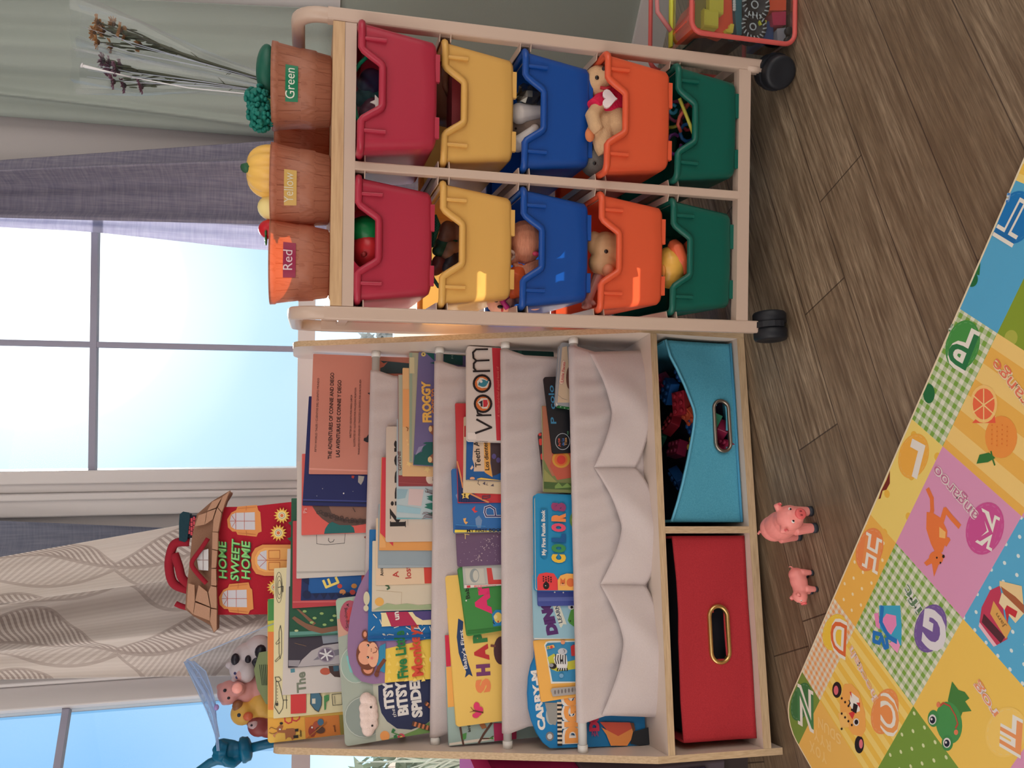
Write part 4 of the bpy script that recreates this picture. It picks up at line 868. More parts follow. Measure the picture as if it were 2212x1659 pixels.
book(s, 'D', (208, 1530), (180, 806), (160, 184, 180), 0.009, 'pale board book with brown branches and a bird word, at the sling end', [
    ('p', (206, 44, 76), [(188, 1010), (180, 806), (215, 800), (220, 1005)]), ('p', (240, 176, 90), [(200, 1270), (188, 1012), (222, 1008), (240, 1265)]), ('p', (226, 218, 206), [(208, 1520), (204, 1500), (600, 1440), (600, 1462)]),
    ('l', (96, 66, 56), 13, [(280, 1400), (290, 1460), (300, 1530)]), ('l', (96, 66, 56), 14, [(480, 1370), (430, 1440), (400, 1515)]), ('l', (96, 66, 56), 8, [(420, 1470), (470, 1468), (490, 1455)]), ('p', (80, 150, 80), [(294, 1440), (320, 1432), (316, 1470), (296, 1478)]), ('p', (80, 150, 80), [(460, 1470), (490, 1455), (492, 1475)]), ('t', BK, (346, 1425), (342, 1385), 20, 'bird'),
    ('p', (176, 40, 90), [(498, 1500), (492, 1370), (640, 1370), (640, 1490)]), ('p', (170, 110, 70), [(400, 1380), (430, 1365), (450, 1400), (420, 1408)])], spine=(70, 40, 80), page=(206, 176, 166), drop=0.13)
# ---------------------------------------------------------------- fourth row
s = row(3, 5)
def greenside(t, f, L, h):
    mb = MB(); T = 0.016; g = M((44, 110, 60), 0.5)
    mb.prism(f, [(-0.0006, -h + 0.001), (0.0, -h + 0.001), (0.0, -0.004), (-0.0006, -0.004)], -T + 0.0005, -0.0005, g)
    for i in range(14): mb.ell(f.p(-0.0009, -0.010 - i * 0.0085, -0.004 - (i % 3) * 0.004), 0.0004, 0.0014, 0.0014, M(WH), f, 8, 6)
    mb.build('backstrip', t)
book(s, 'C', (1212, 660), (1246, 145), (150, 154, 160), 0.016, 'thick grey board book with a cream panel and rounded name label, nearest the rack', [
    ('p', (206, 184, 156), [(1222, 640), (1262, 190), (1300, 180), (1340, 640)]), ('p', (226, 200, 180), [(1242, 490), (1236, 470), (1258, 310), (1272, 292), (1284, 310), (1272, 478), (1258, 494)]), ('l', (150, 120, 110), 2, [(1242, 490), (1236, 470), (1258, 310), (1272, 292), (1284, 310), (1272, 478), (1258, 494)], True), ('t', (196, 80, 80), (1268, 476), (1286, 312), 20, 'Little Faces', 1), ('l', (90, 90, 100), 2, [(1224, 576), (1262, 608), (1300, 618)]), ('c', (110, 70, 60), (1318, 440), 26, 90)], rnd=0.008, page=(226, 214, 206), extra=greenside)
book(s, 'C', (1182, 1056), (1108, 432), (22, 22, 30), 0.006, 'black board book with a white circle of chalk lettering', [
    ('r', (190, 196, 206), 4, (1264, 957), 58, 66), ('t', (206, 90, 70), (1250, 1000), (1240, 930), 22, 'Arte'), ('t', (80, 120, 190), (1278, 990), (1274, 930), 20, 'de La'), ('t', (206, 150, 90), (1300, 990), (1296, 925), 20, 'Tiza'), ('t', (100, 170, 120), (1312, 900), (1310, 872), 14, 'no'), ('t', (60, 130, 170), (1212, 812), (1188, 500), 44, 'P  colo', 1)], rnd=0.005, page=(196, 176, 160))
book(s, 'C', (1108, 1366), (1096, 664), (120, 130, 80), 0.006, 'picture book with a glowing red orange sun over green', [
    ('p', (176, 110, 84), [(1110, 1100), (1098, 668), (1340, 668), (1340, 1200), (1180, 1240)]), ('p', (190, 90, 70), [(1160, 1160), (1180, 1060), (1200, 1000), (1340, 1000), (1340, 1250), (1220, 1270)]), ('p', (150, 150, 90), [(1112, 1230), (1112, 1180), (1180, 1250), (1220, 1290), (1112, 1300)]),
    ('c', (206, 150, 60), (1252, 1102), 74, 70), ('c', (214, 110, 50), (1250, 1104), 54, 52), ('c', (206, 60, 50), (1252, 1106), 36, 36), ('p', (70, 96, 50), [(1112, 1340), (1112, 1285), (1340, 1300), (1340, 1350)]), ('p', (120, 150, 80), [(1200, 1320), (1230, 1290), (1260, 1325), (1300, 1295), (1340, 1330), (1200, 1340)])], hard=False)
book(s, 'C', (1108, 1310), (1062, 885), (56, 40, 44), 0.004, 'dark board book with red dots peeking up behind the glowing sun book', [('c', (206, 60, 56), (1085, 960), 18, 28), ('c', (206, 60, 56), (1098, 1080), 16, 26), ('c', (206, 60, 56), (1080, 900), 12, 12)], rnd=0.006, page=(196, 176, 170))
CO = [((236, 190, 60), 'C'), ((60, 140, 80), 'O'), ((20, 90, 150), 'L'), ((226, 80, 110), 'O'), ((240, 140, 76), 'R'), ((150, 60, 110), 'S')]
def ladybug():
    r = [('p', (226, 66, 70), [(774, 520), (772, 440), (785, 415), (830, 405), (880, 412), (904, 450), (904, 520)]), ('c', BK, (830, 490), 20, 24), ('c', WH, (826, 490), 3, 3)]
    return r + [('c', BK, (812 + 16 * (i % 4), 432 + 14 * (i // 4) + 5 * (i % 2)), 5, 5, 8) for i in range(12)]
book(s, 'D', (766, 522), (760, -102), (34, 140, 190), 0.018, 'bright blue board book spelling a word in six coloured letters', ladybug() + [
    ('p', (240, 176, 90), [(904, 520), (902, 455), (920, 425), (960, 412), (1030, 416), (1030, 520)]), ('p', (216, 110, 60), [(918, 488), (920, 440), (936, 456), (950, 440), (950, 488)]), ('c', (216, 110, 60), (985, 470), 26, 28), ('p', (230, 160, 110), [(918, 478), (950, 478), (945, 492), (922, 490)]), ('c', BK, (935, 476), 4, 4),
    ('p', (22, 120, 170), [(792, 300), (792, 0), (836, 0), (836, 300), (814, 318)]), ('t', WH, (824, 296), (820, 6), 24, 'My First Puzzle Book', 2),
    *[('t', c, (944, 346 - i * 66), (944, 346 - i * 66 - 55), 78, ch, 5) for i, (c, ch) in enumerate(CO)], ('c', (110, 150, 76), (1008, 70), 30, 50), ('c', (180, 200, 110), (1008, 70), 18, 34)], rnd=0.006, spine=(64, 76, 150))
book(s, 'D', (778, 622), (770, 380), (70, 82, 156), 0.006, 'violet blue strip added as the spine of the six letter book, next to the dinosaur book', [('p', (96, 108, 176), [(778, 590), (778, 565), (1040, 560), (1040, 586)]), ('c', WH, (885, 532), 5, 5), ('c', WH, (940, 534), 5, 5)], rnd=0.004)  # extra board standing in for the visible spine of the six letter book
book(s, 'D', (752, 836), (742, 420), (150, 190, 206), 0.006, 'pale blue board book with a green dinosaur and purple lettering', [
    ('p', (226, 220, 210), [(752, 835), (752, 826), (1040, 830), (1040, 838)]), ('t', (84, 44, 106), (902, 800), (846, 560), 64, 'DINO', 5, 0.1), ('p', (216, 216, 200), [(918, 752), (886, 660), (870, 612), (916, 612), (962, 738), (940, 736), (926, 760)]), ('t', (44, 60, 90), (934, 726), (906, 610), 26, 'LEARN', 1), ('p', (90, 156, 70), [(968, 712), (985, 655), (1000, 625), (1040, 610), (1040, 765), (1005, 750), (978, 730)]), ('c', WH, (990, 625), 20, 18), ('c', BK, (994, 628), 9, 9), ('c', (40, 80, 40), (984, 716), 5, 6)], rnd=0.004)
book(s, 'D', (800, 1238), (750, 842), (240, 180, 90), 0.008, 'yellow board book with a zebra scene and a grey slot, beside the digger book', [
    ('p', (230, 226, 214), [(862, 1118), (830, 920), (818, 870), (830, 850), (860, 842), (1040, 842), (1040, 1110)]), ('p', (60, 140, 186), [(870, 1105), (836, 915), (826, 872), (840, 856), (1040, 848), (1040, 1104)]), ('p', (200, 196, 70), [(838, 950), (880, 925), (930, 985), (1040, 960), (1040, 1020), (900, 1040), (862, 1025)]),
    ('c', (200, 200, 206), (935, 912), 30, 22), ('p', (230, 228, 226), [(878, 950), (900, 925), (960, 935), (968, 990), (960, 1030), (908, 1030), (884, 985)]), *[('l', BK, 6, [(892 + i * 15, 932 + (i % 2) * 4), (888 + i * 16, 962), (896 + i * 14, 990)]) for i in range(5)], *[('l', BK, 7, [(906 + i * 14, 1020), (900 + i * 16, 1034)]) for i in range(5)], ('c', BK, (872, 1005), 24, 18), ('c', (150, 150, 156), (862, 1000), 14, 12), ('c', BK, (925, 970), 9, 8), ('l', (80, 80, 90), 3, [(938, 900), (948, 906), (944, 918)]),
    ('p', (206, 60, 60), [(985, 880), (1000, 868), (1030, 870), (1030, 990), (1012, 990), (1014, 940), (990, 940)]), ('p', (240, 176, 96), [(832, 898), (832, 878), (876, 868), (884, 886)]), ('c', (206, 70, 60), (862, 884), 9, 9), ('c', (120, 160, 90), (842, 887), 7, 7), ('c', (226, 150, 110), (935, 852), 14, 14), ('c', (120, 170, 206), (925, 1066), 14, 14),
    ('p', (170, 164, 160), [(870, 1200), (856, 1160), (866, 1146), (1040, 1132), (1040, 1182)]), *[('c', (120, 112, 110), (884 + i * 22, 1172 - i * 3), 6, 14) for i in range(8)]], rnd=0.003, spine=(220, 170, 90))
def carry(f):
    q = [(856, 1532), (815, 1500), (775, 1440), (742, 1360), (722, 1280), (716, 1180), (722, 1080), (738, 1000), (760, 950)]
    P = [f.inv(on_plane(*zp('D', p), f.O, f.z))[:2] for p in q]
    e = P[-1]; lo = P[0][1] - 0.175
    return P[::-1] + [(P[0][0] + 0.0, lo), (P[0][0] + 0.17, lo), (P[0][0] + 0.17, e[1])]
book(s, 'D', (856, 1532), (850, 1000), (24, 124, 186), 0.010, 'rounded blue carry along board book about diggers, at the open sling end', [
    ('t', WH, (826, 1412), (776, 1030), 48, 'CARRY-M', 3, 0.0), ('c', (170, 176, 176), (862, 1320), 34, 62), ('p', (150, 150, 146), [(822, 1240), (905, 1240), (905, 1340), (890, 1385), (850, 1370)]), ('c', (120, 120, 124), (853, 1456), 26, 30), ('c', (206, 206, 206), (853, 1456), 16, 18),
    *[('p', (34, 34, 40) if i % 2 else (226, 206, 180), [(900, 1235 + i * 14), (930, 1235 + i * 14), (930, 1249 + i * 14), (900, 1249 + i * 14)]) for i in range(20)],
    ('t', WH, (1046, 1500), (1034, 1160), 108, 'DIGG', 8), ('t', (240, 160, 84), (1040, 1496), (1028, 1156), 96, 'DIGG', 4), ('t', (214, 50, 90), (1162, 1420), (1156, 1300), 60, 'DU', 5)],
    art2=[('G', [('p', (214, 90, 70), [(295, 1345), (500, 1348), (520, 1400), (430, 1460), (370, 1430)]), ('p', (236, 150, 80), [(305, 1380), (420, 1440), (520, 1385), (530, 1430), (480, 1505), (370, 1505), (340, 1430)]), ('p', (110, 70, 50), [(500, 1350), (525, 1352), (535, 1400), (520, 1410)]), ('p', (40, 44, 50), [(520, 1410), (660, 1370), (668, 1490), (560, 1505), (500, 1490)]), ('p', (226, 220, 210), [(655, 1372), (680, 1370), (680, 1500), (668, 1500)]), ('t', (170, 60, 110), (240, 1440), (286, 1442), 34, 'NA', 1)])], outline=carry, drop=0.15)
book(s, 'D', (744, 560), (736, 462), (130, 160, 176), 0.004, 'pale blue rounded board book tab showing above the six letter book', [], rnd=0.012, w=0.05)

# ================================================================== fabric cubby bins
def oval(cx, cz, w, h, n=10):
    r = h / 2; return [(cx + s_ * (w / 2 - r) + r * cos(a), cz + r * sin(a)) for s_, a0 in ((1, -pi / 2), (-1, pi / 2)) for a in [a0 + pi * i / n for i in range(n + 1)]]
FRF = Fr(SH.p(0, 0.018, 0), SH.x, SH.z, -SH.y)         # front plane of the cubby bins (z towards the room)
def onf(z, p): return FRF.inv(on_plane(*zp(z, p), FRF.O, FRF.z))[:2]
def cubby(name, label, m, outl, inner_w, x0, x1, zt, hole, hm, hw, seam=None, dent=None):
    t = thing(name, label, 'storage bin', SH.p((x0 + x1) / 2, 0.17, 0.016), SROT)
    mb = MB(); n = 44; rows = 20
    top, bot = outl
    def edge(E_, u):
        L = len(E_) - 1; x = E_[0][0] + (E_[-1][0] - E_[0][0]) * u
        for a, b in zip(E_, E_[1:]):
            if x <= b[0] + 1e-9: f = (x - a[0]) / (b[0] - a[0]); return x, a[1] + (b[1] - a[1]) * f
        return E_[-1]
    pts = {}
    for i in range(n + 1):
        for j in range(rows + 1):
            a = edge(bot, i / n); b = edge(top, i / n); v = j / rows
            x, z = a[0] + (b[0] - a[0]) * v, a[1] + (b[1] - a[1]) * v
            d = (dent(x, z) if dent else 0)
            pts[i, j] = (x, z, d)
    hx, hz, hw_, hh = hole
    def inside(x, z): return ((max(abs(x - hx) - (hw_ - hh) / 2, 0)) ** 2 + (z - hz) ** 2) < (hh / 2 * 0.96) ** 2
    vs = [FRF.p(*pts[i, j]) for i in range(n + 1) for j in range(rows + 1)]; fs = []
    for i in range(n):
        for j in range(rows):
            cx_ = (pts[i, j][0] + pts[i + 1, j + 1][0]) / 2; cz_ = (pts[i, j][1] + pts[i + 1, j + 1][1]) / 2
            if not inside(cx_, cz_): fs.append((i * (rows + 1) + j, (i + 1) * (rows + 1) + j, (i + 1) * (rows + 1) + j + 1, i * (rows + 1) + j + 1))
    mb.add(vs, fs, m, True); mb.build('front_panel', t, solid=0.004)
    mb = MB(); xb0, xb1 = min(p[0] for p in bot), max(p[0] for p in bot); zb = 0.0168
    zl, zr = top[0][1], top[-1][1]
    mb.prism(Fr(SH.p(xb0, 0, 0), SH.y, SH.z, SH.x), [(0.022, zb), (0.30, zb), (0.30, zl), (0.022, zl)], 0, 0.004, m)
    mb.prism(Fr(SH.p(xb1, 0, 0), SH.y, SH.z, -SH.x), [(0.022, zb), (0.30, zb), (0.30, zr), (0.022, zr)], 0, 0.004, m)
    mb.box(SH, xb0 + 0.004, xb1 - 0.004, 0.022, 0.30, zb, zb + 0.004, m); mb.box(SH, xb0 + 0.004, xb1 - 0.004, 0.296, 0.30, zb + 0.004, zl - 0.02, m)
    mb.build('shell', t)
    mb = MB(); dz = dent(hx, hz) if dent else 0
    P = oval(hx, hz, hw_ + 0.004, hh + 0.004, 12); mb.tube([FRF.p(a, b, dz + 0.001) for a, b in P], hw, hm, 10, closed=True, squash=0.75); mb.build('handle_ring', t)
    return t, top, bot
teal_m = pattern('teal_felt', lambda t, x, y, z: (mixc(t, (noise(t, 500, detail=3) * 1.6 - 0.3).clamp(), (66, 148, 176), (92, 172, 198)), noise(t, 800, detail=2)), 0.9, bump=0.2)
redf_m = pattern('red_felt', lambda t, x, y, z: (mixc(t, (noise(t, 500, detail=3) * 1.6 - 0.3).clamp(), (160, 36, 46), (184, 50, 58)), noise(t, 800, detail=2)), 0.9, bump=0.2)
def upr(L): return sorted(L)
tt = upr([onf('F', p) for p in ((860, 1425), (905, 1330), (940, 1200), (985, 1010), (1010, 870), (1025, 770), (1032, 690), (1022, 630), (1000, 570), (960, 460), (900, 330), (850, 240), (815, 185))])
tb = upr([onf('F', p) for p in ((1478, 1478), (1455, 1100), (1420, 600), (1362, 150))]); tb = [(x, max(z, 0.0172)) for x, z in tb]
tb[0] = (max(tb[0][0], -0.349), tb[0][1]); tt[0] = (tb[0][0] + 0.001, tt[0][1]); tb[-1] = (min(tb[-1][0], -0.004), tb[-1][1]); tt[-1] = (tb[-1][0] - 0.001, tt[-1][1])
hc = onf('F', (1236, 762)); hl = onf('F', (1250, 945)); hr = onf('F', (1222, 585)); hA = onf('F', (1180, 770)); hB = onf('F', (1290, 755))
tealt, tt_, tb_ = cubby('fabric_bin', 'teal fabric bin with dipped front and silver handle, full of toy blocks', teal_m, (tt, tb), 0, tb[0][0], tb[-1][0], 0.17,
    (hc[0], hc[1], hr[0] - hl[0], abs(hA[1] - hB[1]) * 0.86), M((150, 140, 130), 0.28, metal=0.9), 0.0048, dent=lambda x, z: 0.004 * sin((x + 0.2) * 22) * sin(z * 25))
mb = MB(); mb.tube([FRF.p(x, z - 0.0005, 0.0022 + 0.004 * sin((x + 0.2) * 22) * sin(z * 25)) for x, z in tt], 0.0024, M((104, 184, 214), 0.85), 8); mb.build('top_piping', tealt)
mb = MB(); mb.tube([FRF.p(x, z + 0.004, 0.002) for x, z in tb], 0.0022, M((70, 150, 190), 0.85), 8); mb.build('bottom_piping', tealt)
rt = upr([onf('G', p) for p in ((870, 1470), (850, 1200), (835, 800), (835, 600), (822, 380), (790, 90))]); rb = upr([onf('G', p) for p in ((1405, 1455), (1385, 1100), (1345, 600), (1300, 85))]); rb = [(x, max(z, 0.0172)) for x, z in rb]
hc = onf('G', (1110, 752)); hl = onf('G', (1120, 935)); hr = onf('G', (1098, 568)); hA = onf('G', (1042, 752)); hB = onf('G', (1178, 752))
rt[0] = (rb[0][0] + 0.0005, rt[0][1]); rt[-1] = (rb[-1][0] - 0.0005, rt[-1][1])
redt, _, _ = cubby('fabric_bin', 'red fabric bin with a brass oval handle in the cubby beside the teal one', redf_m, (rt, rb), 0, rb[0][0], rb[-1][0], 0.17, (hc[0], hc[1], hr[0] - hl[0], abs(hA[1] - hB[1]) * 0.8), M((206, 170, 110), 0.25, metal=0.9), 0.0056, dent=lambda x, z: 0.0025 * sin(x * 30 + z * 20) * sin(z * 22))
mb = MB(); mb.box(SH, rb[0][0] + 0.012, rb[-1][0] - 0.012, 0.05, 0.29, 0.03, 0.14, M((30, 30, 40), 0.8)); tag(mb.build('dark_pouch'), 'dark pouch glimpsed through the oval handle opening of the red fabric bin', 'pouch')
# building blocks in the teal bin
def brick(c, col, rz, tilt, nx=2, ny=2, label=''):
    u = 0.0155; f = Fr(SH.p(*c), SH.x, SH.y, SH.z).rz(rz); f = Fr(f.O, f.x, f.y * cos(tilt) + f.z * sin(tilt), f.z * cos(tilt) - f.y * sin(tilt))
    t = thing('building_block', label, 'toy block', f.O, Matrix((f.x, f.y, f.z)).transposed(), 'building blocks in the teal bin')
    m = M(col, 0.35); mb = MB(); mb.box(f, -nx * u / 2, nx * u / 2, -ny * u / 2, ny * u / 2, 0, 0.019, m); mb.build('body', t, bevel=0.0012)
    for i in range(nx):
        for j in range(ny):
            mb = MB(); mb.lathe(Fr(f.p((i - nx / 2 + .5) * u, (j - ny / 2 + .5) * u, 0.019), f.x, f.y, f.z), [(0.0045, -0.001), (0.0047, 0.004), (0.004, 0.0046)], m, 12); mb.build('stud', t)
BCOL = [((26, 84, 150), 'blue'), ((176, 44, 60), 'red'), ((214, 180, 84), 'yellow'), ((206, 92, 62), 'orange'), ((140, 36, 70), 'crimson'), ((40, 110, 84), 'green')]
rb_ = random.Random(3); SPOT = [(-0.165, 0.062, 0.075, 0, 3), (-0.198, 0.058, 0.078, 2, 2), (-0.135, 0.066, 0.083, 3, 2), (-0.115, 0.075, 0.10, 1, 3), (-0.235, 0.065, 0.06, 4, 3), (-0.27, 0.08, 0.06, 1, 2), (-0.085, 0.10, 0.11, 0, 3), (-0.06, 0.12, 0.115, 4, 2), (-0.15, 0.12, 0.098, 1, 3), (-0.20, 0.12, 0.09, 4, 3), (-0.11, 0.055, 0.062, 2, 2), (-0.05, 0.075, 0.09, 0, 2), (-0.25, 0.14, 0.08, 0, 3), (-0.30, 0.12, 0.07, 4, 2), (-0.17, 0.16, 0.105, 5, 2), (-0.18, 0.046, 0.03, 4, 3), (-0.155, 0.04, 0.05, 5, 2), (-0.21, 0.044, 0.028, 4, 3)]
WHERE = ['by the lowest dip of the rim', 'low beside the rim dip', 'leaning against the rim dip', 'halfway along the rim', 'under the far slope of the rim', 'near the divider', 'near the rack end', 'in the rack end corner', 'behind the rim dip', 'behind the yellow one', 'just under the rim', 'at the rack side', 'at the back near the divider', 'in the divider corner', 'deep at the middle', 'seen through the silver handle', 'low in the silver handle', 'lying behind the handle slot']
for (x, y, z, ci, nx), wq in zip(SPOT, WHERE): brick((x, y + (0.012 if z > 0.055 else 0), z - (0.012 if z > 0.055 else 0)), BCOL[ci][0], rb_.uniform(0, 3), rb_.uniform(-0.6, 0.6), nx, 2, '%s toy block in the teal bin, %s' % (BCOL[ci][1], wq))
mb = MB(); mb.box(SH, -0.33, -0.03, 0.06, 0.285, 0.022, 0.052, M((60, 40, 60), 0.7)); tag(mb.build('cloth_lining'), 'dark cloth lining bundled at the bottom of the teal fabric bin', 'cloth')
# ================================================================== things standing in the top sling
def puff(t, name, f, z, pts, depth, m, art=(), bulge=0.012, art2=None, bev=None):
    """soft flat pillow with a traced outline in frame f (z to the room), printed on its front"""
    P = [f.inv(on_plane(*zp(z, p), f.O, f.z))[:2] for p in pts]
    mb = MB(); mb.prism(f, P if sum(a[0] * b[1] - b[0] * a[1] for a, b in zip(P, P[1:] + P[:1])) > 0 else P[::-1], -depth, 0, m)
    o = mb.build(name, t, bevel=bev or depth * 0.35, seg=4, smooth_all=False)
    if art:
        mb = MB(); A = Art(mb, f, z, base=0.0004); A.run(art)
        mb.build(name + '_applique', o)
    return o
HF = Fr(SH.p(0, 0.318, 0), SH.x, SH.z, -SH.y)
house = thing('plush_house', 'red plush house with brown quilted roof and green lettering standing behind the books', 'plush toy', SH.p(-0.42, 0.335, 0.60), SROT)
felt = lambda c: M(c, 0.95, bump=0.35, scale=420)
CRM = (240, 214, 150); TAN = (226, 150, 84); PANE = (206, 206, 216); LR = (196, 110, 100)
def winart(o, W):
    f = lambda pts: [(o[0] + x * W, o[1] + y * W) for x, y in pts]
    return [('p', TAN, f([(-100, -8), (-95, 38), (-70, 62), (-48, 62), (-40, 80), (70, 92), (80, 70), (100, 62), (92, -50), (80, -62), (72, -92), (-40, -82), (-48, -62), (-75, -48)])),
            ('p', PANE, f([(-84, 0), (-76, 36), (-52, 50), (62, 52), (60, -50), (-52, -46), (-76, -34)])), ('l', LR, 4, f([(-50, 50), (-50, -48)])), ('l', LR, 3, f([(0, 50), (0, -48)])), ('l', LR, 3, f([(-84, 2), (62, 2)])), ('l', LR, 3, f([(-50, 2), (-72, 36)])), ('l', LR, 3, f([(-50, 2), (-74, -32)])),
            ('l', (200, 120, 70), 3, f([(-36, 70), (66, 80)])), ('l', (200, 120, 70), 3, f([(-36, -70), (66, -80)])), ('l', (200, 120, 70), 3, f([(10, 60), (12, 84)])), ('l', (200, 120, 70), 3, f([(10, -60), (12, -84)]))]
def sunflower(c, r):
    P = []
    for i in range(28): q = r if i % 2 == 0 else r * 0.62; P.append((c[0] + q * cos(i * pi / 14), c[1] + q * sin(i * pi / 14)))
    return [('p', (244, 196, 90), P), ('c', (244, 226, 160), c, r * 0.52, r * 0.52), ('c', (110, 130, 130), c, r * 0.36, r * 0.36), ('c', (240, 226, 200), c, r * 0.31, r * 0.31), ('c', (232, 120, 66), c, r * 0.2, r * 0.2)]
GRN = (140, 216, 130); DGR = (30, 90, 50)
def homet(p0, p1, st, h):
    q = lambda p: (p[0] + 5, p[1] + 3)
    return [('t', DGR, q(p0), q(p1), h, st, 2, 0.22), ('t', GRN, p0, p1, h, st, 1, 0.22)]
door = [('p', TAN, [(1700, 366), (1520, 366), (1478, 386), (1458, 420), (1454, 456), (1460, 500), (1482, 534), (1530, 546), (1700, 546)]), ('p', (240, 176, 100), [(1700, 386), (1530, 384), (1494, 404), (1476, 440), (1478, 476), (1494, 508), (1534, 524), (1700, 524)]),
        ('p', PANE, [(1544, 398), (1510, 408), (1490, 440), (1490, 474), (1508, 502), (1544, 514)]), ('l', LR, 3, [(1544, 456), (1492, 456)]), ('l', LR, 3, [(1544, 456), (1504, 420)]), ('l', LR, 3, [(1544, 456), (1504, 494)]), ('l', (196, 110, 60), 4, [(1700, 456), (1544, 456)]), ('l', (196, 110, 60), 3, [(1556, 400), (1620, 398), (1620, 446), (1556, 446)], True), ('l', (196, 110, 60), 3, [(1556, 468), (1620, 468), (1620, 512), (1556, 512)], True)]
body = puff(house, 'body', HF, 'J', [(1760, 110), (1600, 128), (1440, 146), (1290, 148), (1262, 260), (1250, 420), (1248, 600), (1244, 772), (1400, 772), (1600, 768), (1760, 764)], 0.05, felt((176, 30, 50)),
    winart((1415, 228), 1.0) + winart((1368, 676), 1.0) + door + homet((1312, 562), (1308, 350), 'HOME', 42) + homet((1380, 576), (1388, 340), 'SWEET', 44) + homet((1446, 566), (1446, 350), 'HOME', 46)
    + sunflower((1632, 198), 48) + sunflower((1612, 298), 50) + sunflower((1590, 612), 46) + [('p', (40, 110, 70), [(1668, 240), (1690, 230), (1690, 260)]), ('p', (40, 110, 70), [(1662, 330), (1690, 320), (1690, 352)])])
RF2 = Fr(SH.p(0, 0.300, 0), SH.x, SH.z, -SH.y)
roofm = felt((180, 140, 116)); roofd = felt((140, 104, 84))
roof = puff(house, 'roof', RF2, 'J', [(1335, 52), (1322, 58), (1225, 116), (1140, 190), (1112, 320), (1094, 500), (1078, 640), (1072, 740), (1120, 780), (1215, 830), (1238, 876), (1254, 862), (1256, 730), (1248, 640), (1256, 560), (1246, 500), (1258, 420), (1256, 320), (1270, 260), (1284, 180), (1306, 110), (1334, 66)], 0.05, roofd)
tiles = [[(1330, 56), (1290, 86), (1262, 150), (1284, 178), (1306, 112)], [(1282, 182), (1258, 152), (1236, 220), (1232, 290), (1262, 292)], [(1262, 296), (1230, 294), (1228, 390), (1260, 398)], [(1258, 402), (1228, 396), (1224, 500), (1250, 500)], [(1250, 506), (1224, 506), (1222, 600), (1252, 604)], [(1252, 612), (1220, 606), (1206, 640), (1222, 730), (1254, 736)], [(1254, 742), (1222, 738), (1216, 810), (1238, 872), (1254, 858)],
         [(1284, 92), (1228, 118), (1200, 170), (1250, 152)], [(1250, 158), (1200, 176), (1186, 250), (1230, 220)], [(1200, 640), (1150, 600), (1130, 690), (1216, 726)], [(1216, 732), (1130, 700), (1120, 770), (1214, 806)], [(1196, 180), (1150, 196), (1128, 260), (1184, 250)], [(1126, 600), (1090, 590), (1080, 730), (1118, 770), (1128, 690)]]
RF3 = Fr(SH.p(0, 0.2915, 0), SH.x, SH.z, -SH.y)
for q in tiles: puff(house, 'roof_tile', RF3, 'J', q, 0.016, roofm, bev=0.0072)
# chimney, dormer and handles
puff(house, 'chimney', Fr(SH.p(0, 0.314, 0), SH.x, SH.z, -SH.y), 'J', [(1084, 196), (1150, 196), (1150, 326), (1084, 326)], 0.03, felt((30, 34, 50)), [('p', (206, 70, 84), [(1090 + 14 * (i % 4), 204 + 26 * (i // 4) + 8 * (i % 2)), (1101 + 14 * (i % 4), 204 + 26 * (i // 4) + 8 * (i % 2)), (1101 + 14 * (i % 4), 226 + 26 * (i // 4) + 8 * (i % 2)), (1090 + 14 * (i % 4), 226 + 26 * (i // 4) + 8 * (i % 2))]) for i in range(16)], bev=0.004)
puff(house, 'chimney_cap', Fr(SH.p(0, 0.310, 0), SH.x, SH.z, -SH.y), 'J', [(1040, 190), (1060, 174), (1096, 180), (1100, 200), (1084, 340), (1070, 352), (1036, 342), (1036, 240)], 0.036, felt((28, 60, 72)), bev=0.008)
ribm = felt((150, 28, 46))
def strap(name, pts, w, yd=0.300):
    f = Fr(SH.p(0, yd, 0), SH.x, SH.z, -SH.y); Q = [f.p(*f.inv(on_plane(*zp('J', p), f.O, f.z))[:2], 0.004 * sin(i)) for i, p in enumerate(pts)]
    R = []
    for i in range(len(Q) - 1):
        for k in range(4): R.append(Q[i].lerp(Q[i + 1], k / 4))
    R.append(Q[-1]); S2 = R[:]
    for _ in range(3): S2 = [S2[0]] + [(S2[i - 1] + S2[i] * 2 + S2[i + 1]) / 4 for i in range(1, len(S2) - 1)] + [S2[-1]]
    mb = MB(); mb.tube(S2, w, ribm, 10); mb.build(name, house)
strap('handle', [(1096, 350), (1030, 350), (1000, 370), (975, 470), (985, 560), (1010, 605), (1100, 630)], 0.0085, 0.322); strap('handle', [(1010, 420), (1040, 500), (1050, 560), (1100, 600)], 0.008, 0.318); strap('handle', [(1100, 735), (1050, 722), (1018, 706)], 0.005, 0.32)
strap('gable_trim', [(1204, 330), (1160, 400), (1100, 474), (1140, 530), (1194, 590)], 0.0042, 0.287)
puff(house, 'dormer_window', Fr(SH.p(0, 0.290, 0), SH.x, SH.z, -SH.y), 'J', [(1206, 390), (1170, 400), (1140, 450), (1150, 512), (1206, 516)], 0.012, felt((206, 206, 210)), [('l', (150, 130, 130), 4, [(1206, 455), (1142, 455)]), ('l', (150, 130, 130), 4, [(1176, 398), (1176, 514)])], bev=0.003)

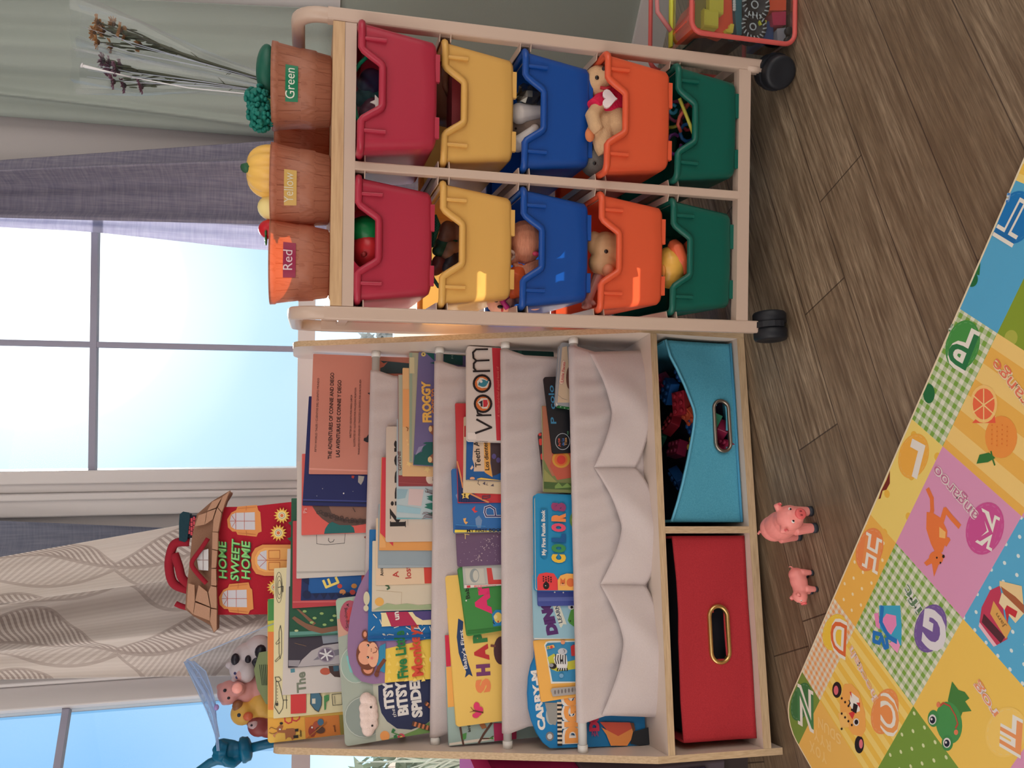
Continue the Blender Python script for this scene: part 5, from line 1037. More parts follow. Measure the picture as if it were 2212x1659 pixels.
# ---- clear zip bag of small animals
BFr = Fr(SH.p(0, 0.325, 0), SH.x, SH.z, -SH.y)
def bpt(p, d=0.0, z='J', f=BFr):
    a, b, _ = f.inv(on_plane(*zp(z, p), f.O - f.z * -d, f.z)); return f.p(a, b, d)
bag = thing('zip_bag', 'clear plastic zip bag of toy animals standing behind the books by the pointing hand', 'bag', SH.p(-0.62, 0.33, 0.61), SROT)
film = clear_film('clear_vinyl', (238, 242, 246), 0.30, 0.1); edgef = M((204, 224, 250), 0.15, trans=0.6, alpha=0.5, tcol=(220, 236, 255)); band_m = M((190, 214, 246), 0.12, trans=0.5, alpha=0.22)
mb = MB(); Q = [(1545, 838), (1080, 1034), (1085, 1100), (1160, 1260), (1230, 1420), (1262, 1560), (1400, 1560), (1760, 1560), (1760, 838)]
mb.add([bpt(p, 0.042) for p in Q], [tuple(range(len(Q)))], film); mb.add([bpt(p, -0.02) for p in Q], [tuple(range(len(Q)))], film)
mb.build('film', bag)
mb = MB()
for w in ([(1760, 760), (1545, 838), (1300, 940), (1080, 1034)], [(1080, 1034), (1110, 1050), (1160, 1120), (1210, 1210), (1245, 1300), (1268, 1560)], [(1066, 1044), (1130, 1180), (1200, 1330), (1252, 1480), (1258, 1560)], [(1120, 1040), (1190, 1100), (1225, 1200), (1250, 1300)]): mb.tube([bpt(p, 0.043) for p in w], 0.0012, edgef, 6)
mb.tube([bpt(p, 0.044) for p in [(1080, 1050), (1140, 1150), (1200, 1250), (1240, 1350), (1264, 1480)]], 0.003, edgef, 6)
mb.build('zip', bag)
mb = MB(); q0 = [(1080, 1034), (1120, 1040), (1190, 1100), (1230, 1210), (1250, 1300), (1268, 1560)]; q1 = [(1066, 1044), (1100, 1110), (1140, 1200), (1190, 1310), (1240, 1450), (1258, 1560)]
mb.add([bpt(p, 0.0436) for p in q0 + q1], [(i, i + 1, i + 7, i + 6) for i in range(5)], band_m)
for i in range(7): mb.tube([bpt((1110 + i * 18, 1080 + i * 50), 0.0442), bpt((1150 + i * 14, 1085 + i * 52), 0.0446), bpt((1140 + i * 16, 1120 + i * 52), 0.0442)], 0.0006, edgef, 5)
mb.build('zip_band', bag)
mb = MB(); mb.ell(bpt((1253, 1308), 0.046), 0.0055, 0.0045, 0.004, M((150, 130, 190), 0.4), BFr); mb.build('zip_slider', bag)
mb = MB(); a = [(1560, 980), (1500, 990), (1470, 1090), (1490, 1200), (1540, 1290), (1560, 1290)]
mb.add([bpt(p, 0.041) for p in a], [tuple(range(6))], M((150, 160, 110), 0.5)); A = Art(mb, Fr(BFr.p(0, 0, 0.0412), BFr.x, BFr.y, BFr.z), 'J')
for i in range(5): A.poly((60, 70, 50), [(1500 + i * 11, 1060), (1504 + i * 11, 1060), (1520 + i * 8, 1180), (1516 + i * 8, 1180)])
mb.build('paper_insert', bag)
def figure(name, label, m, blobs, feats, base, group=None):
    t = thing(name, label, 'toy animal', base, SROT, group)
    blob('body', t, m, blobs, 0.0022, 4)
    for nm, c, r, col in feats:
        mb = MB(); mb.ell(c, *(r if isinstance(r, tuple) else (r, r, r)), M(col, 0.3), BFr, 12, 8); mb.build(nm, t)
    return t
def eb(p, r, d=0.0, ry=None, rz=None): return ('e', bpt(p, d), r, ry or r, rz or r, BFr)
vin = lambda c: M(c, 0.42, spec=0.4)
DK = (40, 34, 44)
figure('toy_cow', 'white rubber cow with dark patches in the clear zip bag', vin((222, 206, 206)), [eb((1395, 1085), 0.021, 0.014), eb((1425, 1105), 0.019, 0.022, 0.017), eb((1440, 1010), 0.026, 0.0, 0.030), eb((1500, 975), 0.028, -0.002), eb((1335, 1062), 0.007, 0.012, 0.010), eb((1352, 1160), 0.008, 0.012, 0.006), eb((1560, 1000), 0.03, -0.004)],
       [('patch', bpt((1362, 1030), 0.026), (0.011, 0.008, 0.008), DK), ('patch', bpt((1436, 1030), 0.024), (0.008, 0.006, 0.008), DK), ('patch', bpt((1508, 985), 0.022), (0.013, 0.011, 0.010), DK), ('patch', bpt((1480, 1050), 0.020), (0.012, 0.010, 0.006), DK), ('muzzle', bpt((1412, 1112), 0.026), (0.014, 0.016, 0.013), (226, 176, 170)), ('eye', bpt((1362, 1110), 0.031), 0.003, (60, 60, 110)), ('eye', bpt((1372, 1134), 0.031), 0.003, (60, 60, 110))], SH.p(-0.58, 0.33, 0.62))
figure('toy_pig', 'pink rubber pig in the clear zip bag between the cow and the chick', vin((230, 158, 150)), [eb((1325, 1222), 0.022, 0.014, 0.021), eb((1380, 1200), 0.013, 0.030, 0.013), eb((1420, 1200), 0.030, -0.002), eb((1280, 1190), 0.007, 0.012, 0.009), eb((1300, 1275), 0.007, 0.010), eb((1500, 1190), 0.03, -0.006)],
       [('snout', bpt((1374, 1196), 0.038), (0.011, 0.011, 0.008), (236, 160, 152)), ('eye', bpt((1302, 1210), 0.034), 0.0032, DK), ('eye', bpt((1324, 1252), 0.033), 0.0032, DK)], SH.p(-0.62, 0.33, 0.62))
figure('toy_chick', 'yellow and orange rubber chick in the clear zip bag', vin((232, 178, 80)), [eb((1405, 1340), 0.022, 0.012), eb((1450, 1330), 0.024, 0.004), eb((1380, 1310), 0.009, 0.016), eb((1520, 1280), 0.034, -0.006), eb((1560, 1300), 0.03, -0.006)],
       [('eye', bpt((1385, 1352), 0.031), 0.004, (40, 50, 70)), ('beak', bpt((1436, 1360), 0.032), (0.008, 0.009, 0.008), (226, 110, 70)), ('crest', bpt((1376, 1300), 0.022), (0.011, 0.010, 0.009), (150, 96, 60))], SH.p(-0.64, 0.33, 0.62))
figure('toy_hen', 'dark red rubber hen low in the clear zip bag', vin((150, 66, 62)), [eb((1500, 1410), 0.021, 0.006), eb((1465, 1385), 0.013, 0.014), eb((1560, 1400), 0.026, -0.004)], [('face', bpt((1466, 1405), 0.022), (0.009, 0.010, 0.006), (206, 170, 170)), ('eye', bpt((1456, 1412), 0.028), 0.0022, DK)], SH.p(-0.66, 0.33, 0.62))

# ---- blue pointing hand on a stick
HP = Fr(SH.p(0, 0.322, 0), SH.x, SH.z, -SH.y)
hp = lambda p, d=0.0: bpt(p, d, 'J', HP)
hand = thing('hand_pointer', 'teal blue plastic pointing hand on a stick at the end of the bookcase', 'pointer', hp((1750, 1440)), SROT)
tm = M((0, 104, 142), 0.35, trans=0.15)
def jf(pts, r, d): return ('t', [hp(p, q) for p, q in zip(pts, d)], r)
blob('fist', hand, tm, [('e', hp((1330, 1570), 0.0), 0.020, 0.019, 0.016, HP), ('e', hp((1370, 1560), 0.0), 0.017, 0.016, 0.014, HP),
    jf([(1330, 1620), (1260, 1612), (1215, 1630), (1170, 1662), (1120, 1690)], [0.009, 0.0088, 0.0085, 0.008, 0.006], [0.002, 0.002, 0.0, 0.0, 0.0]),
    jf([(1350, 1590), (1268, 1585), (1250, 1590), (1275, 1600), (1310, 1600)], [0.009, 0.0085, 0.008, 0.0078, 0.006], [0.002, 0.006, 0.014, 0.019, 0.018]),
    jf([(1350, 1555), (1272, 1545), (1252, 1550), (1275, 1560), (1310, 1565)], [0.009, 0.0085, 0.008, 0.0078, 0.006], [0.002, 0.006, 0.014, 0.019, 0.018]),
    jf([(1355, 1525), (1290, 1512), (1268, 1515), (1285, 1528), (1315, 1535)], [0.0085, 0.008, 0.0075, 0.007, 0.006], [0.0, 0.004, 0.012, 0.017, 0.016]),
    jf([(1385, 1600), (1350, 1632), (1310, 1625), (1285, 1605)], [0.009, 0.009, 0.0085, 0.006], [0.006, 0.014, 0.021, 0.023])], 0.0018, 5)
mb = MB(); wv = (hp((1440, 1545)) - hp((1385, 1560))).normalized(); sx_ = SH.y.cross(wv).normalized()
mb.lathe(Fr(hp((1388, 1560)), sx_, wv.cross(sx_), wv), [(0.015, 0), (0.0225, 0.003), (0.0235, 0.008), (0.0215, 0.012), (0.021, 0.017), (0.016, 0.020), (0.008, 0.022)], tm, 24); mb.build('cuff', hand)
mb = MB(); mb.tube([hp((1430, 1548)), hp((1545, 1520)), hp((1800, 1470))], 0.0085, tm, 14); mb.build('stick', hand)
# ================================================================== baskets on the rack
def grain(t, x, y, z):
    g = noise(t, 60, detail=3, stretch=(1, 1, 0.12)); b = (z - 0.0355).abs().lt(0.0105).mx(z.gt(0.0795)); an = y.op('ARCTAN2', x); pl = ((an * 2.86).fr() - 0.5).abs().gt(0.475) * (b * -1 + 1); rg = ((g * 26 + z * 90 * (b * -1 + 1) + an * 4).sin()).gt(0.86) * 0.5
    w = (z * 420 + g * 26).sin(); v = (x * 300 + y * 300 + g * 18).sin()
    return mixc(t, (pl * 0.8 + rg * 0.5).clamp(), mixc(t, (g - 0.3).clamp(), (178, 122, 98), (160, 106, 86)), (112, 70, 54)), (w * 0.35) * b + v * 0.4 * (b * -1 + 1) - pl * 1.5
bask_m = pattern('moulded_woodgrain', grain, 0.45, bump=0.3, trans=0.22, tcol=(255, 96, 34))
ZT = 0.7772
def bask(pc, y, label, tag_=None, ang=0.0, lab=None):
    c = at_y(*pc, y); t = thing('sorting_basket', label, 'basket', (c.x, c.y, ZT), None, 'round baskets on the rack top')
    P = [(0.050, 0.0), (0.0545, 0.002), (0.0575, 0.022), (0.0595, 0.024), (0.0605, 0.035), (0.0612, 0.046), (0.0605, 0.048), (0.0655, 0.080), (0.0672, 0.082), (0.0676, 0.0885), (0.0668, 0.0895)]
    mb = MB(); mb.lathe(Fr((c.x, c.y, ZT)), P, bask_m, 48, cap=False); mb.add([V((c.x + 0.05 * cos(2 * pi * i / 24), c.y + 0.05 * sin(2 * pi * i / 24), ZT)) for i in range(24)], [tuple(range(23, -1, -1))], bask_m); mb.build('tub', t)
    mb = MB(); mb.tube([V((c.x + 0.0668 * cos(2 * pi * i / 48), c.y + 0.0668 * sin(2 * pi * i / 48), ZT + 0.0893)) for i in range(48)], 0.0012, bask_m, 6, closed=True); mb.build('rim', t)
    if lab:
        st, col, tc_ = lab; mb = MB(); view = atan2(-c.y, -c.x) + ang
        def sp(u, v, off): a = view + u; r = 0.0612 + 0.0042 * (v - 0.047) / 0.033 + off; return V((c.x + r * cos(a), c.y + r * sin(a), ZT + v))
        mb.grid(lambda u, v: sp((u - 0.5) * 0.86, 0.0505 + 0.0185 * v, 0.0006), 14, 1, M(col, 0.4)); o = mb.build('label', t)
        vs, fs = text_mesh(st, 0); x0, x1 = min(p.x for p in vs), max(p.x for p in vs); hs = 0.0142 / 0.72; k = min(hs / 0.0612, 0.70 / (x1 - x0))
        mb = MB(); pass
        mb.add([sp((p.x - (x0 + x1) / 2) * k * 1.0, 0.0555 + p.y * hs, 0.0011) for p in vs], fs, M(tc_, 0.5)); mb.build('lettering', o)
    return t, V((c.x, c.y, ZT))
_, bg_ = bask((650, 193), 1.335, 'brown moulded basket labelled Green holding broccoli and a cucumber', ang=0.12, lab=('Green', (20, 120, 84), (222, 226, 214)))
_, by_ = bask((650, 407), 1.335, 'brown moulded basket labelled Yellow holding a ribbed squash', ang=0.0, lab=('Yellow', (206, 168, 92), (214, 206, 180)))
_, br_ = bask((650, 568), 1.335, 'brown moulded basket labelled Red glowing in the window light', ang=0.06, lab=('Red', (150, 40, 76), (222, 200, 206)))
_, bo_ = bask((650, 318), 1.475, 'brown moulded basket without visible label, behind the Green and Yellow ones')
def fruit(name, label, cat, c): return thing(name, label, cat, c)
def hq(p, y): return at_y(*zp('H', p), y)
gb = M((10, 116, 104), 0.6)
t = fruit('toy_broccoli', 'dark teal green toy broccoli sticking out of the basket labelled Green', 'toy vegetable', bg_ + V((-0.03, -0.02, 0.03)))
r_ = random.Random(5)
for ctr, rad in (((1640, 630), 0.020), ((1660, 740), 0.022)):
    c = hq(ctr, 1.32); mb = MB(); mb.ell(c, rad * 0.85, rad * 0.85, rad * 0.75, gb)
    for i in range(90):
        d = V((r_.gauss(0, 1), r_.gauss(0, 1), r_.gauss(0, 1))).normalized(); mb.ell(c + V((d.x * rad, d.y * rad, d.z * rad * 0.85)), 0.0042, 0.0042, 0.0036, gb, WORLD, 6, 4)
    mb.build('floret', t)
mb = MB(); c = hq((1650, 680), 1.325); mb.tube([bg_ + V((-0.02, -0.01, 0.012)), c - V((0, 0, 0.025)), hq((1660, 740), 1.32)], [0.011, 0.012, 0.009], M((110, 170, 110), 0.6), 10); mb.tube([c - V((0, 0, 0.025)), hq((1645, 640), 1.32)], [0.011, 0.008], M((110, 170, 110), 0.6), 10); mb.build('stalk', t)
t = fruit('toy_cucumber', 'dark green toy cucumber lying in the basket labelled Green', 'toy vegetable', bg_ + V((0.02, 0, 0.05)))
mb = MB(); c = hq((1700, 450), 1.33); mb.ell(c, 0.042, 0.019, 0.0165, M((16, 92, 74), 0.45, bump=0.3, scale=120), WORLD, 20, 14); mb.build('rind', t)
t = fruit('toy_squash', 'yellow ribbed toy squash in the basket labelled Yellow', 'toy vegetable', by_ + V((0.01, 0, 0.04)))
c = hq((1722, 1095), 1.335); mb = MB(); mb.lathe(Fr(c - V((0, 0, 0.012)), (1, 0, 0), (0, 1, 0.0), (0, 0, 1)), [(0.0405 * sin(pi * i / 16) ** 0.7 + 0.0005, 0.012 - 0.036 * cos(pi * i / 16)) for i in range(17)], M((238, 190, 96), 0.4), 60, wob=lambda a, z: 1 + 0.13 * abs(cos(a * 5)) ** 0.55 - 0.08); mb.build('rind', t)
mb = MB(); mb.tube([hq((1640, 1070), 1.325), hq((1610, 1060), 1.322), hq((1580, 1062), 1.318), hq((1556, 1072), 1.312)], [0.009, 0.006, 0.0065, 0.0075], M((46, 96, 66), 0.6), 10); mb.build('stem', t)
t = fruit('toy_lemon', 'pale yellow toy lemon beside the ribbed squash', 'toy fruit', by_ + V((-0.03, 0, 0.05)))
mb = MB(); mb.ell(hq((1740, 1325), 1.34), 0.021, 0.021, 0.024, M((240, 222, 150), 0.4)); mb.build('rind', t)
t = fruit('toy_strawberry', 'red toy strawberry with green cap in the basket labelled Red', 'toy fruit', br_ + V((0.04, -0.01, 0.05)))
mb = MB(); c = hq((1725, 1462), 1.34); mb.ell(c, 0.016, 0.016, 0.019, M((196, 24, 40), 0.4)); mb.build('flesh', t)
mb = MB(); c = hq((1695, 1500), 1.335)
for i in range(6): mb.ell(c + V((0.008 * cos(i), 0.008 * sin(i), 0)), 0.008, 0.004, 0.002, M((40, 110, 60), 0.5), WORLD.rz(i), 8, 6)
mb.build('leaf_cap', t)
t = fruit('toy_pepper', 'dark toy pepper showing as a shadow inside the basket labelled Red', 'toy vegetable', br_ + V((0, 0.01, 0.02)))
blob('flesh', t, M((140, 20, 24), 0.4), [('e', br_ + V((0.012, 0.018, 0.032)), 0.026, 0.02, 0.024, WORLD), ('e', br_ + V((-0.02, 0.02, 0.028)), 0.018, 0.018, 0.02, WORLD), ('t', [br_ + V((-0.02, 0.02, 0.03)), br_ + V((-0.03, 0.024, 0.05)), br_ + V((-0.022, 0.024, 0.066))], [0.012, 0.009, 0.006])], 0.002)
streak_m = M((226, 232, 244), 0.12, trans=0.4, alpha=0.6)
sleeve_m = clear_film('flower_sleeve', (248, 249, 250), 0.10, 0.18)
# ---- dried flowers in clear sleeves
def bouquet(label, stem, heads, col, core, y, sleeve):
    b = hq(stem[0], y); t = thing('flower_bunch', label, 'flowers', (b.x, b.y, 0.7775))
    sm = M((70, 74, 58), 0.8); mb = MB(); S_ = [V((b.x, b.y, 0.778))] + [hq(p, y) for p in stem]; mb.tube(S_, [0.0036] + [0.0034] * (len(S_) - 2) + [0.0024], sm, 6)
    for i in range(14):
        f = r_.random(); a = S_[1].lerp(S_[-1], f); mb.tube([a, a + V((r_.uniform(-0.012, 0.012), r_.uniform(-.006, .006), 0.012))], [0.001, 0.0004], sm, 5)
    mb.build('stems', t)
    for k, (p, j) in enumerate(heads):
        yy = y + r_.uniform(-0.02, 0.02); c = hq(p, yy); o = MB(); a = S_[j + 1]; q = a.lerp(c, 0.55) + V((0, 0, -0.008)); o.tube([a, q, c], [0.0018, 0.0014, 0.0012], sm, 5)
        for i in range(5):
            d = a.lerp(c, 0.35 + 0.12 * i); o.ell(d + V((r_.uniform(-.006, .006), 0, 0.002)), 0.0018, 0.0012, 0.007, M((78, 84, 66), 0.8), WORLD.rz(i), 6, 5)
        s_ = o.build('stems', t); s_.name = 'flower_stem'
        o = MB(); o.ell(c, 0.005, 0.005, 0.004, M(core, 0.8), WORLD, 8, 6); o.build('flower_core', s_)
        o = MB(); up_ = (c - q).normalized(); ax = up_.cross(V((0.2, 1, 0.1))).normalized(); ay = up_.cross(ax)
        for i in range(18):
            a_ = 2 * pi * i / 18; d = ax * cos(a_) + ay * sin(a_); w = (ax * -sin(a_) + ay * cos(a_)) * 0.0018
            o.add([c + d * 0.003 - w, c + d * 0.003 + w, c + d * 0.0125 + w * 0.8 + up_ * r_.uniform(0.0, 0.006), c + d * 0.0125 - w * 0.8 + up_ * r_.uniform(0.0, 0.006)], [(0, 1, 2, 3)], M(col, 0.7))
        o.build('petals', s_, solid=0.0006)
    mb = MB(); n = 14; L = []
    for p, rr in sleeve:
        c = hq(p, y); L.append([c + V((rr * cos(2 * pi * i / n) * (1 + 0.15 * sin(i * 3 + rr * 300)), 0.7 * rr * sin(2 * pi * i / n), 0.003 * sin(i * 2.3))) for i in range(n)])
    mb.add([v for l in L for v in l], [(k * n + i, k * n + (i + 1) % n, (k + 1) * n + (i + 1) % n, (k + 1) * n + i) for k in range(len(L) - 1) for i in range(n)], sleeve_m, False); mb.build('sleeve', t)
    for i in range(3):  # thin white tubes drawn as the glossy streaks along the sleeve folds
        mb = MB(); sd_ = r_.uniform(-1, 1); e0, e1 = sleeve[1], sleeve[3]; mb.tube([hq(sleeve[0][0], y - 0.012), hq((e0[0][0], e0[0][1] + sd_ * 30), y - 0.014), hq(((e0[0][0] + e1[0][0]) / 2 + r_.uniform(-60, 60), (e0[0][1] + e1[0][1]) / 2 + sd_ * 70), y - 0.018), hq((e1[0][0] + r_.uniform(0, 200), e1[0][1] + sd_ * 90), y - 0.02)], [0.0004, 0.0008, 0.0007, 0.0003], streak_m, 5); mb.build('sleeve_streak', t)
bouquet('bunch of dried flowers with golden brown heads in a clear sleeve against the wall', [(1660, 505), (1400, 425), (1160, 345), (1050, 300), (930, 255)], [((620, 140), 3), ((722, 152), 3), ((768, 190), 4), ((600, 215), 4), ((622, 268), 3), ((708, 292), 2), ((890, 285), 2), ((660, 190), 4), ((640, 170), 4), ((800, 215), 3)], (176, 130, 84), (84, 62, 44), 1.52, [((1690, 512), 0.012), ((1300, 400), 0.02), ((900, 260), 0.036), ((480, 150), 0.05)])
bouquet('dried flowers with dusky purple heads in a clear sleeve beside the golden ones', [(1630, 572), (1370, 538), (1180, 505), (1040, 480), (880, 450)], [((656, 385), 4), ((770, 425), 4), ((700, 405), 4), ((722, 520), 3), ((790, 545), 2), ((900, 552), 2), ((735, 440), 4), ((690, 440), 3)], (112, 78, 96), (60, 52, 56), 1.50, [((1660, 578), 0.011), ((1300, 525), 0.018), ((900, 485), 0.032), ((480, 420), 0.042)])
mb = MB(); mb.tube([hq((525, 418), 1.47), hq((545, 424), 1.47), hq((700, 460), 1.475), hq((840, 492), 1.48)], [0.0022, 0.0028, 0.0013, 0.001], M((226, 226, 230), 0.4), 8); mb.tube([hq((520, 415), 1.47), hq((530, 420), 1.47)], [0.0045, 0.003], M((226, 226, 230), 0.4), 8)
mb.tube([hq((840, 492), 1.48), hq((1200, 560), 1.485), hq((1600, 600), 1.485), V((hq((1650, 604), 1.485).x, 1.485, 0.7785))], 0.001, M((226, 226, 230), 0.4), 6)
tag(mb.build('flower_pick'), 'thin white plastic flower pick rising beside the purple dried flowers', 'stick')

# ================================================================== what lies in the toy bins
def bz(key, z, p, d): return at_y(*zp(z, p), BINFR[key].O.y + d)
def toy(name, label, cat, c): return thing(name, label, cat, c)
def part(t, name, m, *shapes):
    mb = MB()
    for s_ in shapes:
        if s_[0] == 'e': mb.ell(s_[1], s_[2], s_[3], s_[4], m, *(s_[5:]))
        else: mb.tube(s_[1], s_[2], m, 10)
    return mb.build(name, t)
BB = lambda k: BINFR[k].p(0, 0.1, -0.108)
k = ('red', 0); t = toy('toy_pepper', 'green toy pepper at the top of the red bin beside the bookcase', 'toy vegetable', bz(k, 'L', (760, 465), 0.035))
blob('flesh', t, M((14, 126, 66), 0.35), [('e', bz(k, 'L', (655, 470), 0.045), 0.024, 0.022, 0.028, WORLD), ('e', bz(k, 'L', (700, 445), 0.045), 0.018, 0.018, 0.04, WORLD), ('e', bz(k, 'L', (800, 465), 0.045), 0.02, 0.02, 0.03, WORLD)], 0.002)
t = toy('toy_tomato', 'red toy tomato beside the green pepper in the upper red bin', 'toy vegetable', bz(k, 'L', (760, 615), 0.035))
part(t, 'flesh', M((206, 46, 52), 0.3), ('e', bz(k, 'L', (662, 615), 0.05), 0.031, 0.028, 0.026)); part(t, 'stem', M((150, 40, 40), 0.5), ('t', [bz(k, 'L', (640, 640), 0.023), bz(k, 'L', (625, 650), 0.018)], 0.004))
t = toy('toy_apple', 'red toy apple under the tomato and pepper in the upper red bin', 'toy fruit', bz(k, 'L', (830, 600), 0.06)); part(t, 'flesh', M((196, 30, 40), 0.35), ('e', BINFR[k].p(0.01, 0.06, -0.083), 0.028, 0.028, 0.026)); part(t, 'stem', M((90, 60, 40), 0.7), ('t', [BINFR[k].p(0.01, 0.06, -0.06), BINFR[k].p(0.012, 0.06, -0.05)], 0.002))
k = ('red', 1); t = toy('zip_pouch', 'clear rounded pouch with green edging inside the upper red bin by the wall', 'pouch', BB(k))
E_ = [(660, 415), (600, 470), (556, 540), (546, 640), (556, 740), (580, 860), (600, 915), (700, 940)]; mb = MB(); mb.tube([bz(k, 'K', p, 0.05) for p in E_], 0.003, M((0, 132, 96), 0.45), 8); mb.build('edging', t)
mb = MB(); pts = [bz(k, 'K', p, 0.05) for p in E_]; lo = BINFR[k].p(0, 0.05, -0.10); mb.add(pts + [V((p.x * 0.7 + lo.x * 0.3, p.y, lo.z)) for p in pts[::-1]], [tuple(range(16))], film); mb.build('film', t)
part(t, 'pull_tab', M((0, 116, 96), 0.5), ('e', bz(k, 'K', (520, 680), 0.045), 0.020, 0.003, 0.008))
for nm, lab, col, p, r in (('toy_figure', 'dark blue rubber toy inside the green edged pouch', (50, 54, 84), (690, 600), (0.03, 0.02, 0.028)), ('toy_figure', 'maroon rubber toy inside the green edged pouch', (110, 40, 60), (700, 800), (0.026, 0.02, 0.03)), ('toy_figure', 'teal rubber toy inside the green edged pouch', (20, 96, 90), (640, 700), (0.022, 0.016, 0.018))):
    t = toy(nm, lab, 'toy', bz(k, 'K', p, 0.085)); blob('body', t, M(col, 0.4), [('e', bz(k, 'K', p, 0.085), *[q * .72 for q in r], WORLD), ('e', bz(k, 'K', (p[0] + 90, p[1] + 10), 0.09), *[q * .72 for q in r], WORLD), ('e', bz(k, 'K', (p[0] - 50, p[1] + 30), 0.08), 0.012, 0.012, 0.012, WORLD)], 0.0025)
t = toy('toy_star', 'small white star shaped toy in the green edged pouch', 'toy', bz(k, 'K', (735, 760), 0.045)); c = bz(k, 'K', (735, 755), 0.046); mb = MB()
mb.prism(Fr(c, (1, 0, 0), (0, 0, 1), (0, -1, 0)), [((0.012 if i % 2 == 0 else 0.0055) * cos(i * pi / 5 + 0.4), (0.012 if i % 2 == 0 else 0.0055) * sin(i * pi / 5 + 0.4)) for i in range(10)], 0, 0.003, M((226, 220, 214), 0.5)); mb.build('star_body', t, bevel=0.001)
k = ('yellow', 0); t = toy('mesh_pouch', 'dark green mesh pouch with clear film bulging from the yellow bin by the bookcase', 'pouch', BB(k))
mesh_m = pattern('green_mesh', lambda t_, x, y, z: mixc(t_, ((x * 1400).sin() * (z * 1400).sin()).gt(0.0), (0, 86, 64), (10, 50, 44)), 0.7)
mb = MB(); mb.tube([bz(k, 'L', p, 0.045) for p in [(1135, 345), (1128, 420), (1118, 600), (1118, 720), (1140, 820), (1180, 880), (1260, 900)]], 0.0032, M((10, 60, 50), 0.5), 8); mb.build('edging', t)
mb = MB(); mb.tube([bz(k, 'L', p, 0.055) for p in [(1150, 360), (1170, 430), (1150, 500), (1135, 590)]], [0.008, 0.012, 0.011, 0.006], mesh_m, 12, squash=0.5); mb.build('mesh_band', t)
mb = MB(); E_ = [(1128, 420), (1118, 600), (1118, 720), (1140, 820), (1180, 880), (1400, 880), (1400, 420)]; mb.add([bz(k, 'L', p, 0.046) for p in E_], [tuple(range(7))], film); mb.build('film', t)
for lab, col, p, r in (('brown toy log in the green mesh pouch', (120, 82, 70), (1250, 480), (0.026, 0.02, 0.02)), ('dark toy boot in the green mesh pouch', (50, 44, 56), (1270, 700), (0.03, 0.018, 0.016)), ('maroon toy block in the green mesh pouch', (110, 50, 50), (1180, 720), (0.022, 0.018, 0.016)), ('pale brown toy acorn in the green mesh pouch', (150, 110, 90), (1270, 600), (0.018, 0.018, 0.018)), ('dark green toy leaf in the green mesh pouch', (20, 80, 64), (1210, 580), (0.022, 0.014, 0.018))):
    t = toy('toy_figure', lab, 'toy', bz(k, 'L', p, 0.09)); blob('body', t, M(col, 0.4), [('e', bz(k, 'L', p, 0.085), *[q * .75 for q in r], WORLD), ('e', bz(k, 'L', (p[0] + 70, p[1] - 5), 0.09), *[q * .75 for q in r], WORLD), ('e', bz(k, 'L', (p[0] - 25, p[1] + 40), 0.08), 0.01, 0.01, 0.012, WORLD)], 0.0025)
k = ('yellow', 1); t = toy('toy_cup', 'brown toy cup lying in the yellow bin by the bare wall', 'toy', BB(k))
c = bz(k, 'K', (1220, 660), 0.11); mb = MB(); mb.lathe(Fr(c + V((-0.055, 0, -0.012)), (0, 1, 0), (0, 0, 1), (1, 0, 0)), [(0.026, 0), (0.03, 0.01), (0.032, 0.06), (0.034, 0.105), (0.031, 0.106), (0.029, 0.06), (0.024, 0.008), (0.001, 0.006)], M((130, 84, 60), 0.6), 28); mb.build('cup_body', t); mb = MB(); mb.tube([c + V((-0.02, -0.03, -0.005)), c + V((-0.01, -0.045, 0.005)), c + V((0.02, -0.045, 0.005)), c + V((0.03, -0.03, -0.005))], 0.005, M((130, 84, 60), 0.6)); mb.build('cup_handle', t)
t = toy('toy_box', 'dark red toy box in the yellow bin by the bare wall', 'toy', BB(k)); f = BINFR[k]
mb = MB(); mb.box(f, -0.06, 0.055, 0.03, 0.075, -0.106, -0.030, M((110, 30, 36), 0.6)); mb.build('box_body', t, bevel=0.004); mb = MB(); mb.box(f, -0.062, 0.057, 0.028, 0.077, -0.030, -0.016, M((124, 34, 40), 0.6)); mb.build('lid', t, bevel=0.004)
# ---- dolls (generic) in the blue bin by the bookcase
k = ('blue', 0); hair = pattern('peach_hair', lambda t_, x, y, z: (mixc(t_, (noise(t_, 90, detail=4, stretch=(1, 1, 6)) * 1.8 - 0.4).clamp(), (236, 160, 124), (206, 124, 92)), noise(t_, 300, detail=2, stretch=(1, 1, 8))), 0.4, bump=0.3)
skin = M((226, 164, 140), 0.5)
t = toy('fashion_doll', 'doll with a round peach hair bun looking out of the blue bin by the bookcase', 'doll', BB(k))
c = bz(k, 'L', (1815, 555), 0.06); blob('head', t, skin, [('e', c + V((0, 0.012, -0.006)), 0.03, 0.026, 0.03, WORLD), ('t', [c + V((0.0, 0.012, -0.02)), c + V((0.01, 0.014, -0.06))], [0.012, 0.012]), ('e', c + V((0.012, 0.03, -0.07)), 0.03, 0.02, 0.02, WORLD)], 0.002)
blob('hair', t, hair, [('e', c, 0.037, 0.030, 0.031, WORLD), ('e', bz(k, 'L', (1722, 668), 0.055), 0.013, 0.011, 0.011, WORLD)], 0.0018, 2)
for i in range(9): part(t, 'hair_lock', hair, ('t', [bz(k, 'L', (1722 + i * 3, 690), 0.056), bz(k, 'L', (1745 + i * 6, 730 + i * 6), 0.05), bz(k, 'L', (1800 + i * 9, 745 + i * 7), 0.05), bz(k, 'L', (1890 + i * 4, 700 + i * 10), 0.055), bz(k, 'L', (1990, 690 + i * 8), 0.06)], [0.0025, 0.0042, 0.0042, 0.0038, 0.003]))
